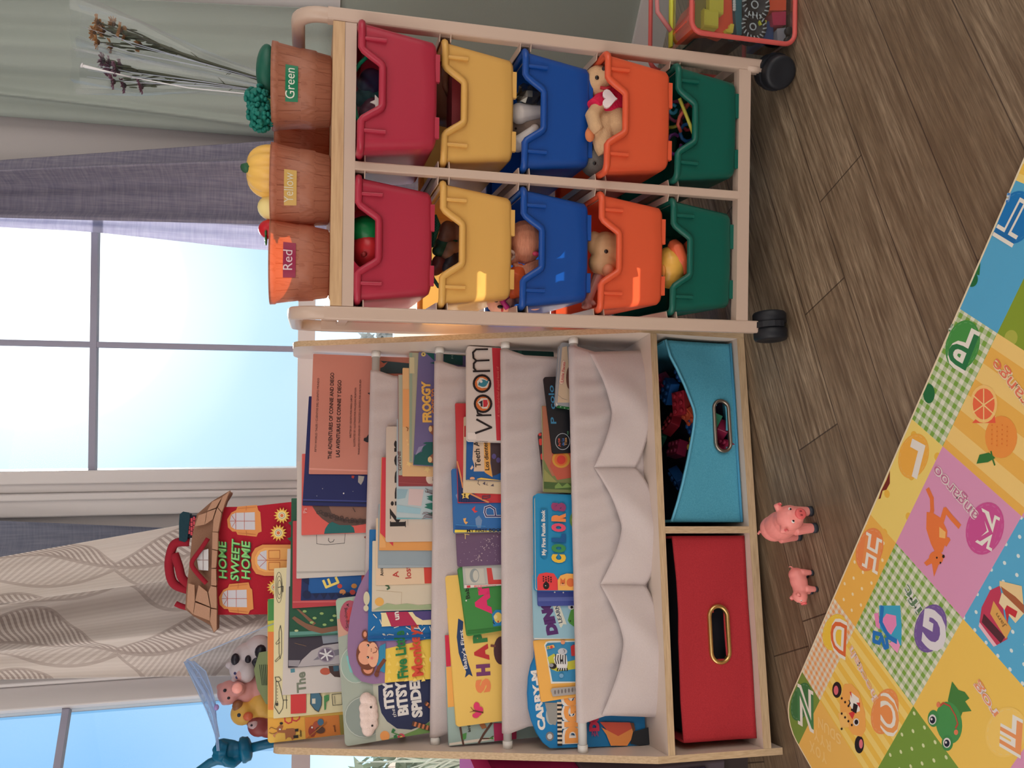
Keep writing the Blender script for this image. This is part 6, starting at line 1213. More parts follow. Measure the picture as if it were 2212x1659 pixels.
part(t, 'hair_tie', M((226, 190, 170), 0.4), ('t', [bz(k, 'L', (1712 + 24 * cos(a), 650 + 30 * sin(a)), 0.040 + 0.006 * sin(a)) for a in [i * 0.6 for i in range(11)]], 0.0028)); part(t, 'ear_ring', M((200, 60, 90), 0.3), ('e', bz(k, 'L', (1898, 640), 0.03), 0.004, 0.004, 0.006))
t = toy('fashion_doll', 'second doll with orange hair and magenta headband, half hidden by the rack post', 'doll', BB(k))
h2 = M((226, 96, 46), 0.5); c = bz(k, 'L', (1640, 985), 0.075); c2 = bz(k, 'L', (1780, 900), 0.06)
blob('head', t, skin, [('e', c, 0.026, 0.024, 0.025, WORLD), ('t', [c, c + V((0.01, 0.01, -0.05))], [0.01, 0.011]), ('e', c + V((0.012, 0.012, -0.062)), 0.026, 0.018, 0.02, WORLD)], 0.002)
blob('hair', t, h2, [('e', c + V((0.012, 0.012, -0.004)), 0.03, 0.022, 0.026, WORLD), ('t', [c + V((0.015, 0.0, 0.0)), bz(k, 'L', (1745, 890), 0.055), bz(k, 'L', (1740, 810), 0.05), bz(k, 'L', (1790, 740), 0.06)], [0.016, 0.022, 0.019, 0.01])], 0.002)
part(t, 'headband', M((176, 40, 120), 0.4), ('t', [bz(k, 'L', (1690, 950), 0.052), bz(k, 'L', (1650, 990), 0.05), bz(k, 'L', (1690, 1040), 0.052)], 0.005)); part(t, 'eye', M((30, 24, 30), 0.2), ('e', bz(k, 'L', (1635, 1030), 0.050), 0.003, 0.002, 0.005))
part(t, 'eye', M((30, 24, 30), 0.2), ('e', bz(k, 'L', (1605, 985), 0.049), 0.003, 0.002, 0.004)); part(t, 'lips', M((190, 60, 70), 0.3), ('e', bz(k, 'L', (1650, 1050), 0.052), 0.005, 0.002, 0.002))
k = ('blue', 1); wp = M((222, 212, 206), 0.6, bump=0.15, scale=300)
def spoon(lab, A_, B_, ra, rb):
    t = toy('toy_spoon', lab, 'toy', BB(k)); blob('body', t, wp, [('t', [A_, A_.lerp(B_, .5), B_], [ra, (ra + rb) / 2, rb]), ('e', A_, ra * 1.1, ra * 0.8, ra, WORLD)], 0.002)
    part(t, 'handle_tip', M((206, 190, 180), 0.6), ('e', B_, rb * 1.05, rb, rb))
spoon('white rounded spoon shaped toy lying level in the blue bin by the bare wall', bz(k, 'K', (1775, 835), 0.05), bz(k, 'K', (1960, 820), 0.055), 0.0165, 0.010)
spoon('white spoon shaped toy slanting in the blue bin by the bare wall', bz(k, 'K', (1760, 1060), 0.05), bz(k, 'K', (1890, 950), 0.045), 0.013, 0.008)
t = toy('cloth_doll', 'beige cloth toy between the two white spoon shapes in the blue bin', 'toy', BB(k)); blob('body', t, M((190, 164, 146), 0.9, bump=0.3, scale=300), [('e', bz(k, 'K', (1775, 950), 0.075), 0.018, 0.015, 0.024, WORLD), ('e', bz(k, 'K', (1880, 930), 0.075), 0.024, 0.02, 0.03, WORLD), ('e', bz(k, 'K', (2000, 900), 0.085), 0.034, 0.026, 0.034, WORLD)], 0.0025); part(t, 'button_eye', M((60, 40, 30), 0.3), ('e', bz(k, 'K', (1750, 945), 0.06), 0.002, 0.0015, 0.002))
t = toy('foil_ball', 'crumpled dark silver foil beside the white spoon shapes in the blue bin', 'foil', BB(k)); mb = MB(); c = bz(k, 'K', (1870, 720), 0.06)
mb.ell(c, 0.024, 0.02, 0.026, M((120, 116, 110), 0.25, metal=0.9), WORLD, 14, 9, fn=lambda x, y, z: 1 + 0.22 * sin(x * 9 + z * 7) * cos(y * 8 + z * 5)); o = mb.build('foil_crumple', t)
for p in o.data.polygons: p.use_smooth = False
t = toy('toy_ball', 'dark toy ball deep in the blue bin by the bare wall', 'toy', BB(k)); part(t, 'shell', M((40, 44, 60), 0.5), ('e', BINFR[k].p(0.03, 0.12, -0.082), 0.028, 0.028, 0.028)); part(t, 'seam', M((90, 90, 100), 0.5), ('t', [BINFR[k].p(0.03 + 0.0282 * cos(a), 0.12 + 0.0282 * sin(a), -0.082) for a in [i * pi / 8 for i in range(17)]], 0.001))
# ---- soft animal head and doll arm in the orange bin by the bookcase
k = ('orange', 0); t = toy('toy_animal', 'tan rubber animal head with round ears in the orange bin by the bookcase', 'toy animal', BB(k)); q = lambda p, d=0.05: bz(k, 'O', p, d)
blob('body', t, M((196, 150, 108), 0.5), [('e', q((815, 560)), 0.03, 0.022, 0.026, WORLD), ('e', q((725, 520), 0.052), 0.019, 0.010, 0.010, WORLD), ('e', q((740, 480), 0.052), 0.010, 0.009, 0.010, WORLD), ('e', q((800, 660)), 0.022, 0.02, 0.026, WORLD), ('e', q((765, 640)), 0.014, 0.014, 0.012, WORLD), ('e', q((930, 570)), 0.032, 0.024, 0.036, WORLD)], 0.002)
part(t, 'eye', M((40, 28, 24), 0.2), ('e', q((820, 579), 0.029), 0.0035, 0.002, 0.0035)); part(t, 'nose', M((206, 130, 96), 0.5), ('e', q((832, 706), 0.034), 0.011, 0.010, 0.010))
t = toy('doll_arm', 'translucent pinkish doll arm with small fingers in the orange bin corner', 'toy', BB(k)); am = M((190, 130, 120), 0.35, trans=0.3)
blob('arm', t, am, [('t', [q((870, 700), 0.06), q((770, 730), 0.055), q((720, 850), 0.05), q((690, 920), 0.045)], [0.011, 0.010, 0.008, 0.009]), ('e', q((690, 930), 0.045), 0.010, 0.006, 0.010, WORLD)] + [('t', [q((690, 925), 0.044), q((668 + i * 14, 950 + 6 * (i % 2)), 0.04), q((662 + i * 18, 970 - abs(i - 2) * 4), 0.037)], [0.0042, 0.0038, 0.003]) for i in range(4)] + [('t', [q((705, 915), 0.045), q((735, 930), 0.04), q((745, 945), 0.038)], [0.0042, 0.0038, 0.003])], 0.0012, 2)
part(t, 'sleeve_cuff', M((150, 70, 80), 0.8), ('t', [q((880, 700), 0.06), q((835, 712), 0.058)], 0.0135))
# ---- plush bear in the orange bin by the wall
k = ('orange', 1); q = lambda p, d=0.05: bz(k, 'N', p, d); t = toy('plush_bear', 'tan plush bear in a pink red shirt with a white heart, in the orange bin', 'plush toy', BB(k)); fur = M((206, 168, 128), 0.95, bump=0.6, scale=400)
blob('body', t, fur, [('e', q((770, 570), 0.055), 0.030, 0.028, 0.028, WORLD), ('e', q((810, 520), 0.036), 0.015, 0.015, 0.016, WORLD), ('e', q((720, 640), 0.06), 0.012, 0.008, 0.012, WORLD), ('e', q((840, 730), 0.06), 0.034, 0.026, 0.034, WORLD), ('t', [q((770, 720), 0.035), q((725, 790), 0.025), q((745, 860), 0.018), q((770, 895), 0.018)], [0.011, 0.0125, 0.0115, 0.010]), ('t', [q((890, 790), 0.045), q((900, 880), 0.03), q((930, 930), 0.03)], [0.020, 0.018, 0.016]), ('t', [q((830, 800), 0.05), q((790, 900), 0.035), q((800, 1000), 0.03), q((820, 1040), 0.03)], [0.020, 0.018, 0.016, 0.015]), ('e', q((960, 780), 0.06), 0.035, 0.028, 0.03, WORLD), ('e', q((710, 905), 0.04), 0.013, 0.01, 0.009, WORLD)], 0.0022)
blob('shirt', t, M((214, 32, 76), 0.95, bump=0.7, scale=350), [('e', q((840, 725), 0.052), 0.033, 0.026, 0.034, WORLD), ('t', [q((790, 690), 0.045), q((730, 735), 0.03)], [0.014, 0.014])], 0.0025)
part(t, 'eye', M((30, 22, 20), 0.2), ('e', q((758, 530), 0.030), 0.0036, 0.0025, 0.0036)); part(t, 'mouth', M((176, 40, 50), 0.7), ('t', [q((780, 598), 0.026), q((820, 604), 0.022), q((855, 590), 0.022)], 0.0028)); part(t, 'nose', M((40, 26, 24), 0.3), ('e', q((806, 474), 0.026), 0.006, 0.004, 0.004))
mb = MB(); c = q((838, 672), 0.0185); H_ = [(0.016 * sin(a) ** 3 * 0.95, (13 * cos(a) - 5 * cos(2 * a) - 2 * cos(3 * a) - cos(4 * a)) * 0.00085) for a in [2 * pi * i / 24 for i in range(24)]][::-1]; mb.prism(Fr(c, (1, 0, 0), (0, 0.28, 0.96), (0, -0.96, 0.28)), H_, -0.006, 0.0, M((226, 214, 214), 0.9)); mb.build('heart_patch', t, bevel=0.001)
part(t, 'foot_pad', M((206, 124, 80), 0.9), ('e', q((708, 920), 0.026), 0.012, 0.006, 0.008))
t = toy('plush_animal', 'grey plush animal beside the bear in the orange bin', 'plush toy', BB(k)); blob('body', t, M((104, 100, 96), 0.95, bump=0.6, scale=400), [('e', q((770, 1100), 0.06), 0.03, 0.026, 0.034, WORLD), ('e', q((870, 1090), 0.07), 0.03, 0.026, 0.04, WORLD), ('e', q((710, 1060), 0.07), 0.012, 0.01, 0.012, WORLD)], 0.0025); part(t, 'eye', M((20, 20, 22), 0.2), ('e', q((740, 1115), 0.036), 0.003, 0.002, 0.003))
# ---- duck and tubes in the green bins
k = ('green', 0); q = lambda p, d=0.05: bz(k, 'O', p, d); t = toy('rubber_duck', 'yellow rubber duck with an orange cap in the lowest bin by the bookcase', 'rubber duck', BB(k))
blob('body', t, M((232, 176, 78), 0.3), [('e', q((1250, 690), 0.045), 0.037, 0.03, 0.028, WORLD), ('e', q((1215, 690), 0.035), 0.016, 0.014, 0.012, WORLD), ('e', q((1240, 745), 0.04), 0.017, 0.018, 0.02, WORLD), ('e', q((1420, 680), 0.06), 0.04, 0.03, 0.034, WORLD)], 0.0022)
blob('cap', t, M((226, 104, 66), 0.35), [('t', [q((1350, 735), 0.032), q((1332, 640), 0.026), q((1300, 556), 0.03), q((1272, 526), 0.04)], [0.009, 0.0125, 0.0135, 0.011]), ('e', q((1385, 640), 0.045), 0.036, 0.024, 0.016, WORLD)], 0.0022)
part(t, 'eye', M((30, 24, 24), 0.2), ('e', q((1202, 756), 0.0235), 0.005, 0.0025, 0.004)); part(t, 'bill', M((236, 150, 70), 0.3), ('e', q((1205, 715), 0.026), 0.012, 0.008, 0.005))
k = ('green', 1); q = lambda p, d=0.05: bz(k, 'N', p, d)
for lab, col, P in (('straight yellow plastic tube standing in the lowest bin by the wall', (226, 216, 90), [(1320, 672, .03), (1372, 800, .03), (1428, 945, .03)]), ('bent coral plastic tube in the lowest bin by the wall', (236, 110, 92), [(1410, 672, .05), (1365, 735, .045), (1320, 800, .045), (1308, 850, .045), (1330, 900, .05)]), ('looped purple plastic tube in the lowest bin by the wall', (120, 60, 130), [(1285 + 46 * cos(a), 985 + 70 * sin(a), .07) for a in [i * 0.6 for i in range(10)]]), ('looped red plastic tube in the lowest bin by the wall', (176, 60, 70), [(1380 + 56 * cos(a), 800 + 90 * sin(a), .075) for a in [i * 0.6 for i in range(10)]]), ('looped blue plastic tube in the lowest bin by the wall', (50, 110, 176), [(1375 + 50 * cos(a), 905 + 60 * sin(a), .065) for a in [i * 0.6 for i in range(10)]]), ('looped pink plastic tube in the lowest bin by the wall', (190, 90, 130), [(1300 + 60 * cos(a), 760 + 70 * sin(a), .085) for a in [i * 0.6 for i in range(10)]]), ('short olive yellow plastic tube at the back of the lowest bin by the wall', (206, 200, 84), [(1245, 872, .08), (1280, 868, .075), (1312, 856, .07)]), ('looped cyan plastic tube in the lowest bin by the wall', (60, 140, 170), [(1275 + 26 * cos(a), 745 + 30 * sin(a), .06) for a in [i * 0.7 for i in range(9)]])):
    mb = MB(); mb.tube([q(p[:2], p[2]) for p in P], 0.0032, M(col, 0.35), 8); tag(mb.build('plastic_tube'), lab, 'toy tube', 'bent plastic tubes in the lowest bin')
# ================================================================== alphabet play mat
MT = 0.011
g0 = on_floor(1771.5, 1513, MT); g1 = on_floor(2036.9, 964, MT); gE = on_floor(1964.6, 1540.4, MT)
mx_ = (g1 - g0).normalized(); PU = (g1 - g0).length / 3; my_ = V((0, 0, 1)).cross(mx_)
PV = -(gE - g0 - mx_ * PU).dot(my_)
MF = Fr(g0, mx_, my_, (0, 0, 1))          # y runs from the mat towards the bookcase
def EDGE(x): return 0.0590 + 0.0165 * x
def tile_pat(name, base, kind, a, s=0.0128):
    def fn(t, x, y, z):
        if kind == 'gingham':
            f = ((x / s).fr().lt(0.5) + (y / s).fr().lt(0.5)) * 0.5; return mixc(t, f, (226, 226, 206), base)
        if kind == 'stripe': return mixc(t, (x / s).fr().lt(0.5), base, a)
        if kind == 'dots':
            u = (x / s).fr() - 0.5; v = (y / s + (x / s).fl() * 0.5).fr() - 0.5
            return mixc(t, (u * u + v * v).lt(0.013), base, a)
        n = noise(t, 60, detail=2); return mixc(t, n, base, a)
    return pattern(name, fn, 0.5)
GG = tile_pat('mat_green_gingham', (126, 170, 70), 'gingham', None); OG = tile_pat('mat_orange_gingham', (238, 168, 104), 'gingham', None, 0.0105)
YS = tile_pat('mat_yellow_stripe', (244, 214, 120), 'stripe', (240, 196, 82), 0.022); OS = tile_pat('mat_orange_stripe', (244, 206, 124), 'stripe', (238, 182, 84), 0.045)
OD = tile_pat('mat_orange_dots', (240, 184, 84), 'dots', (244, 226, 180), 0.022); YD = tile_pat('mat_yellow_dots', (242, 214, 116), 'dots', (238, 186, 70), 0.05)
BD = tile_pat('mat_blue_dots', (90, 176, 216), 'dots', (220, 232, 230), 0.020); GD = tile_pat('mat_green_dots', (120, 156, 62), 'dots', (214, 222, 170), 0.022)
GP = tile_pat('mat_green_bubbles', (136, 160, 50), 'dots', (176, 180, 76), 0.08)
YF_ = M((242, 200, 92), 0.5); PK = M((222, 154, 190), 0.5); GS = M((120, 150, 66), 0.5); LB = M((86, 172, 214), 0.5); OL = M((240, 190, 96), 0.5)
mat_ = thing('play_mat', 'padded alphabet play mat of bright picture tiles on the wood floor', 'play mat', MF.p(0.3, -0.3, -MT), Matrix((MF.x, MF.y, MF.z)).transposed())
XA, XB, YA = -0.112, 1.30, -0.95
mb = MB(); prof = [(XB, YA), (XB, EDGE(XB))] + [(XA + 0.05 - 0.05 * sin(i * pi / 12), EDGE(XA + 0.05) - 0.05 + 0.05 * cos(i * pi / 12)) for i in range(7)] + [(XA, YA)]
mb.prism(MF, prof, -MT, 0, M((238, 224, 190), 0.6)); mb.build('foam_pad', mat_, bevel=0.004, seg=3)
T = MB(); H0 = 0.0004
CNR = [(XA + 0.053 - 0.05 * sin(i * pi / 12), EDGE(XA + 0.053) - 0.053 + 0.05 * cos(i * pi / 12)) for i in range(7)]
def tile(i, j, m):
    x0, x1 = max(XA + 0.003, i * PU), (i + 1) * PU; y1, y0 = (0.03, 0) if j < 0 else (-j * PV, -(j + 1) * PV)
    P = [(x0, y0), (x1, y0), (x1, y1 if j >= 0 else EDGE(x1) - 0.003), (x0, y1 if j >= 0 else EDGE(x0) - 0.003)]
    if i == -1 and j < 0: P = [(x0, y0), (x1, y0), (x1, EDGE(x1) - 0.003)] + CNR
    T.poly([MF.p(a, b, H0) for a, b in P], m)
for i, m in zip(range(-1, 7), (GS, OG, OD, YD, GG, LB, YS, PK)): tile(i, -1, m)
for i, m in zip(range(-1, 7), (OL, YS, GG, PK, OS, GP, YF_, BD)): tile(i, 0, m)
for i, m in zip(range(-1, 7), (YF_, GD, YF_, BD, PK, YS, GG, LB)): tile(i, 1, m)
for i, m in zip(range(-1, 7), (PK, BD, PK, GG, YF_, LB, OG, PK)): tile(i, 2, m)
for j in range(3, 6):
    for i in range(-1, 7): tile(i, j, (YF_, BD, PK, GG, OD)[(i * 2 + j) % 5])
A = Art(T, MF, 'Q', base=0.0006, step=0.00003); A.edge = lambda x: EDGE(x) - 0.0035
dU = V((-0.87, -0.47)); uU = V((-0.38, 0.92))
def letter(c, h, ch, col, ring_, rx, ry, outline=(236, 232, 220), wf=0.78, bold=0):
    A.reset(0 if ring_ else 0.0001)
    if ring_:
        A.ell(ring_, c, rx, ry, 28, 0.25)
        A.mb.mats and None
        n = 34; hs_ = A.h
        for i in range(0, n, 2):
            P = [(c[0] + 0.9 * (rx * cos(t) * cos(.25) - ry * sin(t) * sin(.25)), c[1] + 0.9 * (rx * cos(t) * sin(.25) + ry * sin(t) * cos(.25))) for t in (2 * pi * i / n, 2 * pi * (i + 1) / n)]
            A.h = hs_; A.line(tuple(min(255, int(k * 0.8 + 46)) for k in ring_), 3, P)
    w = h * wf; p0 = V(c) - dU * (w / 2) - uU * (h / 2); p1 = p0 + dU * w
    if outline: A.text(outline, tuple(p0), tuple(p1), h, ch, bold + 4)
    A.text(col, tuple(p0), tuple(p1), h, ch, bold)
def word(p0, p1, h, st, col, outline=(232, 216, 214)):
    A.reset(0.0003); A.text(outline, p0, p1, h, st, 3); A.text(col, p0, p1, h, st, 0)
letter((286, 1346), 110, 'N', (70, 136, 84), (58, 120, 70), 45, 92); letter((446, 1018), 110, 'D', (226, 110, 60), (242, 204, 70), 56, 88); letter((610, 628), 110, 'H', (238, 150, 84), (238, 140, 80), 62, 104)
letter((818, 186), 120, 'L', (232, 226, 216), (240, 176, 70), 70, 108, None, 0.6, 3)
letter((1155, 528), 130, 'K', (206, 84, 148), (206, 84, 150), 88, 126); letter((898, 1000), 150, 'G', (226, 222, 226), (118, 92, 158), 74, 116, None, 0.85, 2); letter((682, 1392), 130, 'C', (238, 160, 90), (238, 150, 84), 62, 110); letter((1255, 1490), 150, 'F', (238, 156, 96), (246, 206, 106), 96, 120)
word((1128, 462), (928, 226), 56, 'angaroo', (196, 110, 150)); word((862, 912), (792, 790), 58, 'ift', (96, 130, 96), (226, 226, 222)); word((650, 1330), (526, 1080), 46, 'heetah', (236, 180, 130)); word((1222, 1400), (1120, 1245), 60, 'rog', (236, 150, 100))
for i, ch in enumerate('NYXUYODRYS'): letter((372 - 20 * (i % 3) + (i // 3) * 28, 1440 + 56 * (i % 3) + (i // 3) * 24), 34, ch, (244, 206, 130), None, 0, 0, None, 0.8, 1)
# kangaroo, gift, cheetah, frog, jam, as printed on the tiles
A.run([('z',), ('l', (232, 120, 60), 18, [(886, 345), (904, 385), (906, 440), (896, 500)]), ('p', (236, 124, 62), [(880, 450), (910, 455), (950, 480), (978, 540), (975, 580), (955, 640), (925, 650), (900, 600), (878, 530)]), ('l', (236, 124, 62), 20, [(950, 500), (968, 440), (1000, 480), (1032, 515)]), ('l', (236, 124, 62), 13, [(950, 570), (985, 580), (970, 605)]), ('p', (246, 190, 110), [(940, 520), (970, 545), (968, 575), (940, 570)]),
       ('c', (236, 124, 62), (925, 668), 34, 34), ('p', (236, 124, 62), [(945, 640), (968, 664), (945, 680)]), ('p', (236, 124, 62), [(905, 690), (940, 690), (915, 756)]), ('p', (236, 124, 62), [(900, 660), (868, 690), (880, 705), (910, 690)]), ('c', BK, (929, 666), 4, 5), ('c', BK, (960, 660), 6, 8), ('c', BK, (946, 690), 4, 5),
       ('z',), ('p', (60, 170, 206), [(655, 892), (755, 892), (762, 990), (760, 1080), (735, 1085), (660, 1000)]), ('p', (236, 140, 190), [(632, 930), (652, 926), (660, 1005), (640, 990)]), ('p', (236, 140, 190), [(690, 930), (735, 940), (738, 985), (712, 1030), (672, 990), (672, 955)]), ('p', (240, 160, 200), [(700, 1070), (742, 1050), (755, 1080), (742, 1118)]), ('l', (30, 120, 196), 16, [(670, 900), (664, 970), (700, 1040), (735, 1060)]), ('l', (30, 120, 196), 13, [(665, 1030), (632, 1020), (630, 1060), (655, 1068), (668, 1040)]), ('l', (30, 120, 196), 14, [(668, 1040), (682, 1090), (695, 1085), (690, 1050)]),
       ('z',), ('c', (30, 28, 30), (456, 1290), 22, 38), ('c', (220, 110, 120), (452, 1292), 11, 22), ('c', (30, 28, 30), (562, 1548), 22, 42), ('c', (226, 120, 130), (570, 1545), 9, 22), ('p', (244, 176, 90), [(470, 1340), (492, 1262), (525, 1262), (560, 1300), (590, 1400), (592, 1480), (572, 1512), (530, 1500), (490, 1440), (472, 1390)]), ('p', (246, 196, 110), [(462, 1400), (500, 1395), (515, 1465), (475, 1470)]), ('p', (240, 236, 226), [(522, 1300), (560, 1330), (565, 1390), (540, 1400), (516, 1360)]), ('p', (216, 60, 60), [(512, 1400), (548, 1385), (530, 1430)]), ('p', (30, 28, 30), [(535, 1352), (556, 1362), (548, 1402), (530, 1392)]), ('p', (216, 70, 60), [(516, 1300), (524, 1298), (528, 1330)]), ('p', (216, 70, 60), [(548, 1350), (566, 1350), (566, 1376)]), ('c', WH, (548, 1442), 14, 18), ('c', (30, 24, 24), (549, 1442), 9, 12), ('l', BK, 4, [(514, 1340), (520, 1352), (514, 1362)]), *[('c', (50, 36, 30), (480 + (i % 4) * 16, 1330 + i * 18), 5, 6, 8) for i in range(9)],
       ('z',), ('p', (70, 130, 60), [(1000, 1250), (1030, 1290), (1060, 1300), (1082, 1330), (1062, 1345), (1092, 1390), (1050, 1395), (1040, 1420), (1000, 1400), (980, 1340)]), ('c', (72, 150, 80), (985, 1445), 62, 100, 24, -0.15), ('c', (64, 140, 76), (912, 1425), 27, 40), ('c', (64, 140, 76), (978, 1540), 27, 38), ('c', WH, (908, 1430), 18, 24), ('c', WH, (976, 1540), 18, 24), ('c', (24, 30, 50), (908, 1432), 13, 17), ('c', (24, 30, 50), (976, 1542), 13, 17), ('c', WH, (904, 1428), 5, 6), ('c', WH, (972, 1538), 5, 6), ('l', (190, 80, 60), 6, [(944, 1366), (960, 1352), (990, 1366), (1016, 1410), (1028, 1450), (1018, 1470)]), ('c', (230, 130, 90), (936, 1360), 9, 13), ('c', (230, 130, 90), (1020, 1490), 10, 13),
       ('z',), ('p', (196, 60, 90), [(1140, 900), (1180, 820), (1226, 798), (1262, 1050), (1200, 1085), (1128, 980)]), ('p', (226, 170, 90), [(1196, 870), (1280, 1000), (1255, 1050), (1180, 930)]), ('p', (84, 40, 50), [(1150, 930), (1250, 1040), (1230, 1070), (1140, 970)]), ('p', (240, 190, 200), [(1130, 970), (1212, 1080), (1196, 1086), (1126, 990)]), ('t', (150, 110, 60), (1256, 990), (1214, 925), 22, 'Jam', 1), ('p', (236, 206, 150), [(1225, 775), (1330, 800), (1338, 890), (1270, 860), (1225, 800)]), ('p', (170, 96, 60), [(1230, 800), (1300, 850), (1340, 890), (1340, 930), (1260, 880)]), ('p', (236, 216, 170), [(1236, 830), (1340, 930), (1300, 975), (1222, 880)]), ('p', (200, 50, 60), [(1260, 890), (1310, 920), (1300, 950), (1270, 930), (1262, 980), (1250, 910)])])
A.z = 'P'
letter((1226, 1264), 170, 'P', (40, 120, 70), (70, 150, 70), 92, 140); letter((1520, 560), 170, 'T', (24, 110, 176), (20, 120, 190), 100, 148); word((1600, 1570), (1415, 1335), 66, 'range', (232, 120, 90), (240, 214, 170)); word((1158, 1192), (1150, 1130), 24, 'is', (60, 120, 60), (226, 226, 214)); word((1480, 478), (1476, 420), 34, 'u', (60, 130, 200), (200, 216, 226))
A.run([('z',), ('c', (30, 110, 60), (1040, 1532), 32, 54), ('c', (30, 110, 60), (1276, 900), 34, 44), ('p', (40, 120, 60), [(1290, 870), (1310, 800), (1318, 880)])])
A.z = 'Q'
A.run([('z',), ('p', (120, 40, 30), [(652, 390), (664, 350), (690, 300), (706, 255), (706, 315), (690, 345), (672, 350), (662, 386)]),
       ('c', (240, 150, 66), (1232, 96), 76, 100), ('p', (240, 96, 66), [(1095, 30), (1130, -10), (1200, -20), (1206, 30)]), ('c', (246, 200, 120), (1150, -60), 64, 90), ('c', (240, 110, 70), (1150, -60), 52, 74), ('l', (246, 210, 140), 5, [(1150, -130), (1150, 20)]), ('l', (246, 210, 140), 5, [(1100, -100), (1200, -10)]), ('l', (246, 210, 140), 5, [(1100, -20), (1200, -90)]), ('p', (50, 120, 56), [(1116, 222), (1130, 180), (1175, 170), (1205, 195), (1170, 215)]), ('l', (60, 120, 50), 7, [(1185, 165), (1192, 200), (1202, 228)]),
       *[('c', (226, 120, 46), (1190 + 24 * (i % 4), 40 + 22 * (i // 4) + 8 * (i % 2)), 3, 4, 6) for i in range(20)]])
T.build('printed_tiles', mat_)

# ================================================================== two rubber pigs on the floor
def pig(label, foot, head_ang, L, group=None):
    """foot: floor point under the body middle; L: scale (body length); head_ang: heading measured from -y"""
    c = on_floor(*foot); a = head_ang; hx = V((sin(a), -cos(a), 0)); hy = V((0, 0, 1)).cross(hx)
    f = Fr(c, hx, hy, (0, 0, 1)); t = thing('rubber_pig', label, 'toy animal', c, Matrix((f.x, f.y, f.z)).transposed())
    m = M((236, 146, 140), 0.42, spec=0.4); s = L
    E_ = lambda x, y, z, rx, ry, rz: ('e', f.p(x * s, y * s, z * s), rx * s, ry * s, rz * s, f)
    parts = [E_(-0.12, 0, 0.50, 0.40, 0.27, 0.29), E_(-0.34, 0, 0.52, 0.24, 0.25, 0.27), E_(0.12, 0, 0.50, 0.26, 0.25, 0.27), E_(0.36, 0, 0.60, 0.23, 0.24, 0.25), E_(0.50, 0, 0.53, 0.13, 0.14, 0.13)]
    for x, y in ((0.17, 0.16), (0.17, -0.16), (-0.38, 0.16), (-0.38, -0.16)): parts.append(('t', [f.p(x * s, y * s, 0.42 * s), f.p((x + 0.02) * s, y * s, 0.2 * s), f.p((x + 0.03) * s, y * s, 0.06 * s)], [0.125 * s, 0.10 * s, 0.088 * s]))
    for y in (1, -1): parts.append(('t', [f.p(0.33 * s, y * 0.16 * s, 0.76 * s), f.p(0.36 * s, y * 0.235 * s, 0.80 * s), f.p(0.44 * s, y * 0.27 * s, 0.75 * s)], [0.06 * s, 0.065 * s, 0.02 * s]))
    parts.append(('t', [f.p(-0.56 * s, 0, 0.6 * s), f.p(-0.63 * s, 0.03 * s, 0.66 * s), f.p(-0.62 * s, -0.03 * s, 0.72 * s)], [0.035 * s, 0.03 * s, 0.025 * s]))
    blob('body', t, m, parts, max(0.0014, 0.018 * s), 4)
    hm = M((44, 48, 58), 0.5)
    for x, y in ((0.205, 0.16), (0.205, -0.16), (-0.345, 0.16), (-0.345, -0.16)):
        mb = MB(); mb.lathe(Fr(f.p(x * s, y * s, 0), f.x, f.y, f.z), [(0.085 * s, 0.0004), (0.098 * s, 0.01 * s), (0.094 * s, 0.085 * s), (0.07 * s, 0.09 * s)], hm, 16); mb.build('hoof', t)
    mb = MB(); sf = Fr(f.p(0.585 * s, 0, 0.53 * s), f.y, f.z, f.x); mb.lathe(sf, [(0.096 * s, 0), (0.104 * s, 0.025 * s), (0.098 * s, 0.06 * s), (0.07 * s, 0.068 * s)], M((226, 104, 104), 0.45), 20); o = mb.build('snout', t)
    for y in (1, -1):
        mb = MB(); mb.ell(f.p(0.652 * s, y * 0.036 * s, 0.54 * s), 0.01 * s, 0.018 * s, 0.028 * s, M((150, 60, 66), 0.5), f, 10, 6); mb.build('nostril', o)
        mb = MB(); mb.ell(f.p(0.535 * s, y * 0.105 * s, 0.665 * s), 0.02 * s, 0.045 * s, 0.034 * s, M((232, 226, 222), 0.25), f, 12, 8); e_ = mb.build('eye', t)
        mb = MB(); mb.ell(f.p(0.551 * s, y * 0.106 * s, 0.665 * s), 0.011 * s, 0.024 * s, 0.022 * s, M((26, 22, 26), 0.2), f, 10, 6); mb.build('pupil', e_)
        mb = MB(); mb.ell(f.p(0.425 * s, y * 0.245 * s, 0.775 * s), 0.012 * s, 0.03 * s, 0.045 * s, M((214, 96, 100), 0.5), f, 10, 6); mb.build('ear_lining', t)
pig('larger pink rubber pig standing on the floor before the red and teal bins', (1745, 1129), radians(26), 0.088)
pig('small pink rubber pig on the floor in front of the red fabric bin', (1756, 1262), radians(-62), 0.049)

